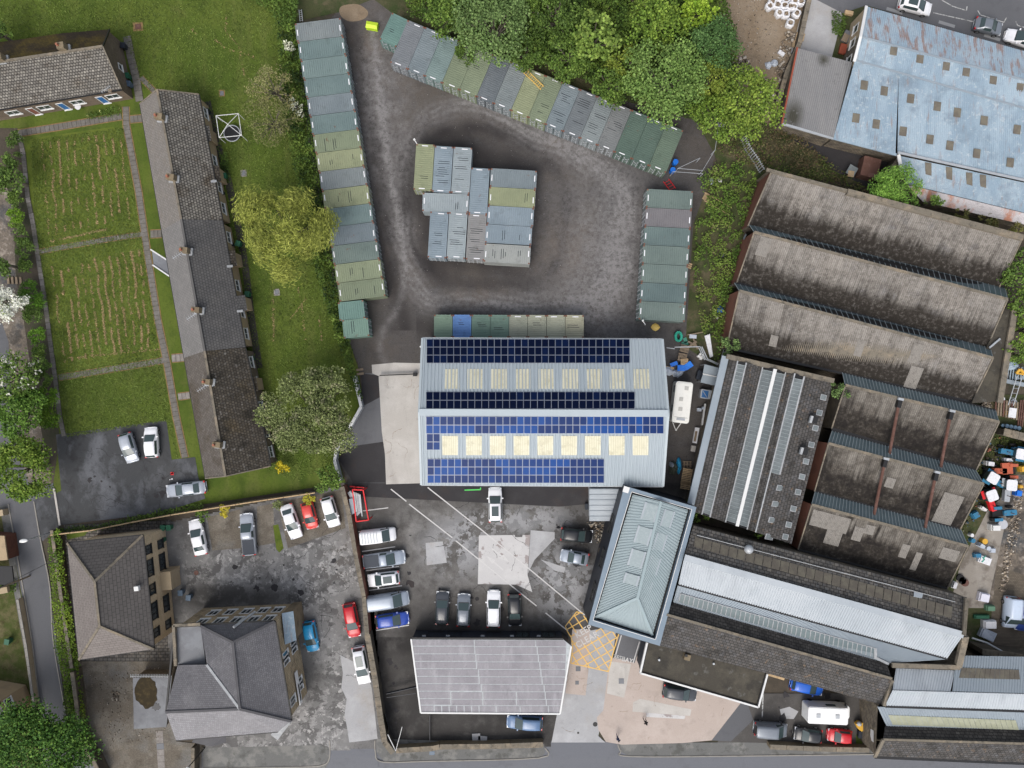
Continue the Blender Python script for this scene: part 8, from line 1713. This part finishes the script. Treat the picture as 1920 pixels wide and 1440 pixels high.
# builders bags
BG = [(1445, 8), (1456, 1), (1470, 4), (1487, 6), (1493, -2), (1440, 16), (1454, 14), (1467, 15), (1478, 17), (1458, 29), (1470, 31), (1490, 30), (1484, 17), (1478, 48), (1447, -4), (1498, 8)]
for k, (x, y) in enumerate(BG):
    t = thing('builders_bag', 'white builders bag of rubble in the heap at the top edge' if k != 13 else 'white builders bag of rubble standing lowest, a little apart from the heap', 'bulk bag', P(x, y), random.uniform(0, 1.5), 'white builders bags at the top edge' if k != 13 else None)
    mb = MB(); n = 14; V = []
    for z, r_ in ((0, .50), (.45, .62), (.85, .56), (.95, .42), (.80, .27)):
        for i in range(n): a = 2*math.pi*i/n; rr = r_*(1+.10*math.cos(4*a))*(1+random.uniform(-.06, .06)); V.append((rr*math.cos(a), rr*math.sin(a), z+random.uniform(-.05, .05)*(z > .5)))
    mb.add(V, [(j*n+i, j*n+(i+1) % n, (j+1)*n+(i+1) % n, (j+1)*n+i) for j in range(4) for i in range(n)]).build('bag_fabric', m_bag, t, False, True); mb = MB()
    for i in range(16): mb.box((random.uniform(-.2, .2), random.uniform(-.2, .2), .76+random.uniform(0, .12)), random.uniform(.08, .3), random.uniform(.06, .14), .1, random.uniform(0, 3))
    mb.cyl((0, 0, .6), .3, .2, 12).build('rubble_filling', m_rub, t, False, True)
for k, (x, y) in enumerate([(1440, 123), (1452, 119)]):
    simple('sunken_bag', ['half-buried grey builders bag at the edge of the rubble', 'second half-buried bag, right of the first'][k], 'bulk bag', MB().dome(P(x, y), .5, .5, 10, 3, 0, 1, 1, 0, .2), m_pt)
simple('white_sheeting', 'crumpled white sheeting by the broken stone wall', 'sheet', MB().box(P(1464, 101, .1), .9, .5, .3, R(-35)), m_bag)
simple('red_skip', 'small red open skip beside the pale blue factory wall', 'skip', MB().box(P(1579, 94, 0), .95, 1.25, .5, R(-12)).box(P(1579, 94, .5), .7, 1.0, .02, R(-12)), m_orange_red)
simple('dark_skip', 'small dark skip with boards on top next to the red one', 'skip', MB().box(P(1585, 71, 0), 1.0, 1.4, .6, R(-25)), m_flatgrey); simple('ply_board', 'board with a green scrap lying on the dark skip', 'board', MB().box(P(1585, 71, .62), .8, 1.1, .04, R(-25)), m_oldwood)
simple('timber_crate', 'pale timber crate on the ivy beside the lane top', 'crate', MB().box(P(1590, 26, 0), 1.1, .5, .4, R(-12)), m_wood)
simple('rear_shed', 'low brown ribbed shed roof in the dark yard behind the pale blue factory', 'shed', MB().box(P(1622, 320, 0), 2.3, 2.6, 1.6, R(-14)), m_rust); simple('glass_lean', 'grey glazed frame leaning on the low shed', 'frame', MB().box(P(1597, 320, .9), 1.2, 1.3, .1, R(-30)), m_glaze_lt); pallet(1589, 330, .9, R(-10), 'pale crate on the low shed behind the factory', w=.8, l=.8)
# ------------------------------------------------------------------ machines in the far right yard
def tractor(x, y, ang, body, cab, label, s=1.0, cabm=None):
    t = thing('old_tractor', label, 'tractor', P(x, y), ang)
    if cab: MB().prism([(a*s, b*s) for a, b in rounded(1.45, 1.4, .25)], 1.95, 2.06).build('cab_roof', cabm or m_bag, t, False, True); MB().prism([((a)*s, b*s) for a, b in rounded(1.35, 1.35, .1)], 1.0, 1.95).build('cab_glass', m_carglass, t, False, True)
    MB().prism([(a*s+1.45*s, b*s) for a, b in rounded(1.7, .72, .15)], .75, 1.35).build('bonnet', body, t, False, True); MB().box((0, 0, .55), 1.5*s, .9*s, .45).build('chassis', m_trim, t, False, True)
    for sy in (-1, 1):
        MB().cyl((-.25*s, sy*.62*s, .72), .72*s, .34*s, 16, axis=(0, sy, 0)).build('rear_wheel', m_tyre, t, False, True); MB().cyl((1.9*s, sy*.55*s, .42), .42*s, .24*s, 14, axis=(0, sy, 0)).build('front_wheel', m_tyre, t, False, True)
        MB().box((-.25*s, sy*.78*s, 1.42), 1.1*s, .4*s, .06).build('mudguard', body, t, False, True)
    MB().cyl((1.5*s, 0, 1.3), .05, .7, 6).build('exhaust', m_rust, t, False, True)
m_tb = M('old_blue_paint', (.03, .16, .28), [((.12, .07, .05), 2, .55, .65, .7)], .6); m_tr = M('old_orange_paint', (.42, .10, .05), [((.2, .07, .04), 2, .55, .65, .7)], .6); m_ty = M('old_yellow_paint', (.60, .34, .04), [((.25, .14, .04), 2, .55, .7, .6)], .6)
tractor(1896, 849, R(170), m_tb, True, 'blue tractor with a white square cab roof near the drum store'); tractor(1920, 842, R(180), m_tb, True, 'white-roofed tractor cropped by the right edge'); tractor(1884, 881, R(180), m_tr, False, 'faded orange tractor with its bonnet and seat open'); tractor(1844, 893, R(-30), m_tb, True, 'tractor with a five-sided white cab roof beside the middle short bay'); tractor(1878, 906, R(-95), m_galv, True, 'tractor with a white roof that has a dark red hatch')
tractor(1862, 960, R(5), m_tb, False, 'long blue tractor without a cab lying across the yard'); tractor(1842, 925, R(-70), m_red, True, 'white and red cab poking out by the middle bay')
MB().box(P(1886, 878, 1.0), 1.4, 1.5, .35, R(4)).build('x', m_tr).name = 'orange_hopper'; tag(bpy.data.objects['orange_hopper'], 'orange-red slatted hopper on the orange tractor', 'hopper')
for x, y, w_, l_, h_, a_, m_, nm, lab in [(1848, 868, .95, .6, 1.2, -8, m_bag, 'white_box', 'small white box left of the orange tractor'), (1884, 861, 1.05, .45, 1.0, -5, m_bag, 'white_box', 'narrow white box below the blue tractor'), (1858, 987, 1.15, .8, 1.2, 0, m_upvc, 'white_bonnet', 'white cab lying below the long blue tractor'), (1843, 1049, 1.7, 1.0, .6, -20, m_bag, 'white_cover', 'white panel with green marks on the concrete'), (1840, 1118, 1.35, 1.15, .8, -12, M('lilac_white_panel', (.62, .62, .70), (), .5), 'white_cabinet', 'square pale cabinet below the tyres'), (1783, 1094, .55, .9, 1.0, -20, m_bag, 'white_post', 'white panel by the corner of the southernmost bay'), (1858, 1031, .7, .6, .5, 0, m_pt, 'grey_box', 'pale grey box beside the round tank'), (1850, 1168, 1.7, 1.1, .9, 0, m_bag, 'covered_machine', 'white sheeted machine by the long mill range, upper'), (1848, 1188, 2.1, 1.3, .7, -25, m_pt, 'covered_machine', 'white slatted machine by the long mill range, lower'), (1838, 1155, 2.0, .5, .5, 0, m_green, 'green_machine', 'green machine between the mill and the pale van'), (1852, 1138, 1.1, .7, .8, 0, M('dull_green_paint', (.10, .20, .13), (), .6), 'green_machine', 'light green engine cover left of the pale van'), (1903, 923, .8, .8, .9, -10, m_tarpb, 'blue_hopper', 'bright blue hopper at the edge of the stone strip'), (1908, 911, .5, .45, .8, 0, m_ty, 'yellow_part', 'small yellow part next to the blue hopper'), (1912, 878, .8, .8, .9, 10, m_ty, 'yellow_machine', 'yellow and red machine at the right edge'), (1829, 1040, .9, .6, .6, 0, m_tb, 'blue_engine', 'blue engine block beside the white panel'), (1824, 964, .9, .9, .8, 30, m_tb, 'blue_machine', 'blue machine against the middle bay corner'), (1834, 1021, .75, .5, 1.0, -35, m_pt, 'grey_chair', 'pale grey seat by the yellow drum'), (1838, 952, .9, .35, .9, -35, m_upvc, 'white_rail', 'white rail frame by the blue tractor')]:
    o = MB().box(P(x, y, 0), w_, l_, h_*.7, R(a_)).box(P(x, y, 0)+Vector((0, 0, h_*.7)), w_*.85, l_*.85, h_*.3, R(a_)).build(nm, m_); tag(o, lab, 'machinery')
simple('green_squiggle', 'green rope lying on the white panel', 'rope', MB().beam(P(1842, 1045, .65), P(1846, 1049, .65), .12, .05).beam(P(1846, 1049, .65), P(1841, 1054, .65), .12, .05).beam(P(1844, 1047, .66), P(1848, 1042, .66), .1, .05), m_tg)
for x, y, r_, h_, m_, nm, lab in [(1840, 1013, .38, .8, m_ty, 'yellow_drum', 'yellow drum near the end of the south bay'), (1847, 1026, .3, .8, m_pt, 'round_tank', 'pale round tank beside the grey box'), (1819, 1012, .3, .7, m_tb, 'blue_drum', 'blue drum by the end of the south bay'), (1817, 1002, .25, .7, m_bag, 'white_drum', 'white drum above the blue one'), (1876, 982, .65, .5, M('pale_stone_dome', (.42, .43, .46), (), .6), 'domed_lid', 'pale domed lid on the concrete'), (1876, 749, .40, .35, m_bag, 'white_flange', 'white wheel standing in the rusty yard above the drums'), (1884, 774, .33, .3, m_ty, 'rusty_ring', 'rusty orange ring beside the white sheet'), (1899, 755, .5, .2, m_galv, 'steel_ring', 'steel ring under the wavy ladder')]:  # the white round piece above the drums is a wheel
    o = simple(nm, lab, 'drum' if 'drum' in nm else 'scrap', MB().cyl(P(x, y), r_, h_, 14), m_)
    simple('dark_disc', 'dark centre of the '+lab, 'scrap', MB().cyl(P(x, y, 0)+Vector((0, 0, h_)), r_*.35, .03, 10), m_rust) if 'flange' in nm or 'ring' in nm else None
for k, (x, y) in enumerate([(1803, 1088), (1808, 1092), (1799, 1083)]): simple('tyre', ['old tyre in front of the rusty one', 'rusty-rimmed tyre on the concrete', 'black tyre nearest the factory corner'][k], 'tyre', MB().cyl(P(x, y), .5, .25, 16), m_tyre if k != 1 else m_rust)
for k in range(4): simple('blue_drum', 'grey-blue drum in the row of four beside the step wall', 'drum', MB().cyl(P(1880+k*7.5, 798+k*1.4), .27, .9, 14).cyl(P(1880+k*7.5, 798+k*1.4, .9), .20, .05, 12), M('grey_blue_drum', (.12, .19, .26), (), .5) if k == 0 else bpy.data.materials['grey_blue_drum'], 'grey-blue drums by the step wall')
t = thing('rusty_trailer', 'rusty flat bed with timber slats and a white sheet at the right edge', 'trailer', P(1888, 765))
for i in range(9): MB().beam(P(1868+i*5, 748+i*.8, .5), P(1866+i*5, 778+i*1.2, .5), .22, .08).build('slat', m_oldwood if i % 3 else m_rust, t)
MB().box(P(1898, 774, .6), 1.0, 1.3, .08, R(-8)).build('white_sheet', m_bag, t)
t = thing('blue_pallet_rack', 'pale blue slatted rack draped with a blue sheet at the right edge', 'rack', P(1900, 695))
for i in range(10): MB().beam(P(1876+i*5, 688, .6), P(1873+i*5, 712, .6), .16, .1).build('slat', m_ltblue, t)
MB().beam(P(1870, 711, .7), P(1922, 722, .7), .5, .5).build('front_beam', m_bluegrey, t); MB().dome(P(1893, 686, .6), .9, .4, 10, 3, 0, 1.2, .7, 0, .25).build('sheet', m_ltblue, t)
simple('yellow_digger_arm', 'yellow machine arm lying on the pale blue rack', 'machine part', MB().beam(P(1905, 700, .9), P(1912, 692, 1.1), .3, .3).beam(P(1912, 692, 1.1), P(1920, 700, 1.0), .3, .3).beam(P(1905, 700, .9), P(1920, 702, 1.0), .2, .2), m_ty)
for k in range(3): simple('steel_rail', 'long rusty rail in the group of three down the right edge', 'rail', MB().beam(P(1914+k*4, 750, .5), P(1908+k*4, 800, .5), .16, .16), m_rust, 'rusty rails at the right edge')
simple('overhead_pipe', 'pale pipe running from the mill corner to the blue-grey shed roof', 'pipe', MB().tube([P(1822, 1196, 2.5), P(1850, 1205, 2.5), P(1880, 1222, 2.8), P(1890, 1227, 3)], [.12]*4, 8), m_galv)
# gully between mills
simple('yellow_dumper', 'yellow mini dumper skip beside the camper van', 'dumper', MB().prism([(P(x, y).x, P(x, y).y) for x, y in ((1599, 1352), (1606, 1348), (1618, 1352), (1618, 1358), (1610, 1366), (1604, 1362))], .3, .9), m_ty); simple('dumper_engine', 'grey engine lump in the yellow dumper', 'engine', MB().dome(P(1611, 1357, .9), .35, .3, 8, 3), m_galv); simple('dark_generator', 'small black generator below the yellow dumper', 'generator', MB().box(P(1610, 1374), .55, .9, .6, R(-5)), m_dkbin)
simple('grass_tuft', 'strip of grass beside the stone gable', 'grass patch', MB().box(P(1611, 1388), .9, 1.6, .02), m_grass)
simple('timber_beam', 'pale timber beam under the stone-slate eave', 'timber', MB().beam(P(1440, 1264, 1.5), P(1470, 1273, 1.5), .3, .3), m_wood)
simple('propped_timber', 'narrow boards propped beside the office wall', 'panels', MB().beam(P(1112, 1085, .5), P(1126, 1028, .8), .35, .12).beam(P(1118, 1080, .5), P(1130, 1030, .8), .2, .12), m_stone_lt)
simple('wall_debris', 'small dark box at the corner of the canopy', 'box', MB().box(P(1100, 949), .5, .8, .5), m_dkbin); simple('wall_lamp', 'white lamp on the office wall corner by the yellow box', 'lamp', MB().box(P(1101, 1149, 2.5), .3, .25, .2), m_upvc)
# green palisade and posts in the lower left of the forecourt
t = thing('mesh_gate', 'tall open steel gate at the road end of the long wall', 'gate', P(728, 1380)); mb = MB().beam(P(727, 1377, .1), P(742, 1408, .1), .08).beam(P(727, 1377, 1.9), P(742, 1408, 1.9), .08).beam(P(742, 1408, 1.9), P(754, 1363, 1.9), .06)
mb.build('gate_frame', m_upvc, t)
for i in range(12): p = lerp2((727, 1377), (742, 1408), i/12); MB().beam(P(*p, .1), P(*p, 1.9), .05).build('bar', m_bluegrey, t)
simple('leaning_screen', 'tall teal glass panel leaning against the long wall above the gate', 'panel', MB().add([P(722, 1337, .1), P(729, 1370, .1), P(730, 1372, 2.4), P(722, 1340, 2.4)], [(0, 1, 2, 3)]), m_glaze)
simple('slab_stack', 'broken concrete slabs lying in front of the felt-roofed unit by the road wall', 'slabs', MB().box(P(893, 1381), 1.1, .9, .15, R(3)).box(P(905, 1385), 1.2, .8, .15, R(-4)), m_conc_grey)
for x, y, lab in ((810, 1412, 'small blue cover on the pavement outside the road wall'),): simple('blue_cover', lab, 'cover', MB().box(P(x, y, .03), .7, .5, .02), m_bluebin)
simple('divider_fence', 'thin fence line left of the felt-roofed unit', 'fence', MB().beam(P(725, 1300, .9), P(782, 1287, .9), .06, .5).beam(P(725, 1308, .6), P(780, 1300, .6), .06), m_dkbin); simple('divider_rail', 'thin vertical rail below the felt-roofed unit', 'rail', MB().beam(P(806, 1340, .4), P(806, 1392, .4), .05, .4), m_dkbin)
simple('yard_steps', 'dark timber steps at the left edge between the border shrubs', 'steps', MB().box(P(18, 526), .3, .95, .3, R(5)).box(P(25, 526), .3, .95, .22, R(5)).box(P(32, 526), .3, .95, .15, R(5)).box(P(39, 526), .3, .95, .08, R(5)), m_oldwood)
simple('red_cone', 'red traffic cone on the terrace drive', 'cone', MB().box(P(323, 888), .4, .4, .03).cyl(P(323, 888, .03), .15, .6, 10, .03), m_red); simple('white_post_light', 'small white-topped post by the cone', 'post', MB().cyl(P(323, 898), .06, .7, 8).cyl(P(323, 898, .7), .1, .1, 8), m_bag)
# street lamps, wires and aerials
t = thing('street_lamp', 'tall street lamp with a white head over the side road', 'street lamp', P(96, 998)); b0 = P(96, 998); top = P(88, 1006, 6.5)
MB().tube([b0, Vector((b0.x, b0.y, 6.2)), P(46, 1013, 6.6)], [.09, .07, .04], 8).build('column', m_galv, t); MB().dome(P(44, 1014, 6.5), .42, .16, 12, 3, 0, 1.3, .6, R(8)).build('lamp_head', m_upvc, t)
t = thing('street_lamp', 'lamp column with a round white head at the wall end of the hall car park', 'street lamp', P(384, 1402)); b0 = P(384, 1402); MB().tube([b0, b0+Vector((0, 0, 5.2))], [.08, .06], 8).build('column', m_black, t); MB().dome(b0+Vector((0, 0, 5.2)), .22, .16, 12, 3).build('lamp_head', m_upvc, t)
t = thing('street_lamp', 'short wall lamp at the corner of the camper yard', 'street lamp', P(1100, 1149))
MB().tube([P(1106, 1140), P(1106, 1140)+Vector((0, 0, 2.4))], [.05, .04], 6).build('column', m_galv, t); MB().box(P(1106, 1140)+Vector((0, 0, 2.4)), .3, .2, .1).build('lamp_head', m_upvc, t)
t = thing('utility_pole', 'dark utility pole with cables leaving across the side road', 'utility pole', P(56, 1080)); MB().tube([P(56, 1080), P(56, 1080)+Vector((0, 0, 6.5))], [.12, .09], 8).build('pole', m_oldwood, t); tp = P(56, 1080)+Vector((0, 0, 6.4))
MB().box(tp-Vector((0, 0, .1)), .5, .25, .2).build('cable_box', m_black, t); MB().tube([tp, P(96, 1052, 6)], [.035, .035], 5).tube([tp, P(-10, 1092, 6)], [.03, .03], 5).tube([tp, P(110, 1045, 6)], [.03, .03], 5).build('cable', m_black, t)
def aerial(x, y, h, lab, ang=0):
    t = thing('tv_aerial', lab, 'aerial', P(x, y, h)); b = P(x, y, h); MB().beam(b, b+Vector((0, 0, 1.2)), .04).build('mast', m_galv, t); mb = MB().beam(b+Vector((-.6, -.4, 1.2)), b+Vector((.6, .4, 1.2)), .04)
    for i in range(5): c = b+Vector((-.5+.25*i, -.33+.167*i, 1.2)); mb.beam(c+Vector((.15, -.22, 0)), c+Vector((-.15, .22, 0)), .03)
    mb.build('elements', m_galv, t)
aerial(341, 482, 5.8, 'television aerial by the middle terrace chimney'); aerial(367, 595, 5.8, 'television aerial by the lower grey section chimney'); aerial(386, 728, 5.8, 'television aerial by the first mossy section chimney'); aerial(208, 174, 3.4, 'television aerial at the bungalow eave corner')
# cctv posts on containers
for x, y, lab in ((777, 262, 'white cctv camera arm at the top left of the central cluster'), (1205, 601, 'white bracket at the foot of the right-hand column'), (789, 650, 'white camera bracket on the west verge of the warehouse')):
    t = thing('cctv_camera', lab, 'camera', P(x, y, 2.5)); MB().beam(P(x, y, 2.9), P(x+5, y+8, 2.8), .09).build('arm', m_upvc, t); MB().box(P(x, y, 2.85), .25, .2, .18, R(40)).build('camera_head', m_upvc, t)
# people
def person(x, y, ang, label, top, legs, skin=m_skin, pose=0):
    t = thing('person', label, 'person', P(x, y), ang)
    pts = dict(pel=(0, 0, .95), ch=(.03, 0, 1.32), nk=(.03, 0, 1.50), hd=(.05, 0, 1.66), sl=(.02, .19, 1.42), el=(.06, .27, 1.15), hl=(.22, .22, .95), sr=(.02, -.19, 1.42), er=(-.02, -.27, 1.14), hr_=(.12, -.26, .90),
               ql=(0, .10, .90), kl=(.16, .11, .50), fl_=(.08, .11, .08), tl=(.22, .11, .03), qr=(0, -.10, .90), kr=(-.04, -.11, .50), fr_=(-.22, -.11, .10), t2=(-.10, -.11, .03))
    def skin_mesh(nm, ed, rad, mat, off=None):
        ks = [];
        for a, b in ed:
            for k in (a, b):
                if k not in ks: ks.append(k)
        me = bpy.data.meshes.new(nm); me.from_pydata([pts[k] for k in ks], [(ks.index(a), ks.index(b)) for a, b in ed], []); o = bpy.data.objects.new(nm, me); COL.objects.link(o)
        md = o.modifiers.new('s', 'SKIN')
        for i, k in enumerate(ks): r_ = rad.get(k, .06); me.skin_vertices[0].data[i].radius = (r_, r_*1.0); me.skin_vertices[0].data[i].use_root = (i == 0)
        o.modifiers.new('u', 'SUBSURF').levels = 1; dg = bpy.context.evaluated_depsgraph_get(); m2 = bpy.data.meshes.new_from_object(o.evaluated_get(dg)); bpy.data.objects.remove(o); m2.name = nm; m2.materials.clear(); m2.materials.append(mat)
        m2.polygons.foreach_set('use_smooth', [True]*len(m2.polygons)); link(nm, m2, t)
    body = [('pel', 'ch'), ('ch', 'nk'), ('nk', 'hd'), ('ch', 'sl'), ('sl', 'el'), ('el', 'hl'), ('ch', 'sr'), ('sr', 'er'), ('er', 'hr_'), ('pel', 'ql'), ('ql', 'kl'), ('kl', 'fl_'), ('fl_', 'tl'), ('pel', 'qr'), ('qr', 'kr'), ('kr', 'fr_'), ('fr_', 't2')]
    skin_mesh('body', body, dict(pel=.13, ch=.15, nk=.06, hd=.105, sl=.07, el=.05, hl=.045, sr=.07, er=.05, hr_=.045, ql=.09, kl=.06, fl_=.045, tl=.045, qr=.09, kr=.06, fr_=.045, t2=.045), top)
    MB().dome((.04, 0, 1.66), .12, .13, 12, 4, 0, 1.1, .95).build('hair', m_trim, t, True, True)
    MB().dome((.085, 0, 1.60), .085, .06, 10, 3).build('face', skin, t, True, True)
    return t
person(1208, 1347, R(-60), 'person in black clothes walking across the pink concrete', m_cloth, m_cloth); person(1046, 985, R(-70), 'person in black standing behind the open black hatchback', m_cloth, m_cloth); person(1157, 1378, R(-100), 'person in dark blue at the pavement edge of the pink concrete', m_jean, m_jean)
ha2 = thing('hall_porch', 'dark pointed porch roof on the south eave of the hall', 'porch', P(395, 1385)); MB().add([P(366, 1377, 6.4), P(424, 1377, 6.4), P(424, 1392, 5.4), P(396, 1400, 5.6), P(360, 1392, 5.4)], [(0, 1, 2, 3, 4)]).build('porch_roof', m_slate, ha2); MB().beam(P(366, 1377, 6.5), P(424, 1377, 6.5), .2, .2).build('lead_roll', m_lead, ha2); MB().beam(P(368, 1380, 0), P(368, 1380, 5.9), .2).beam(P(422, 1380, 0), P(422, 1380, 5.9), .2).build('post', m_stone_dk, ha2)
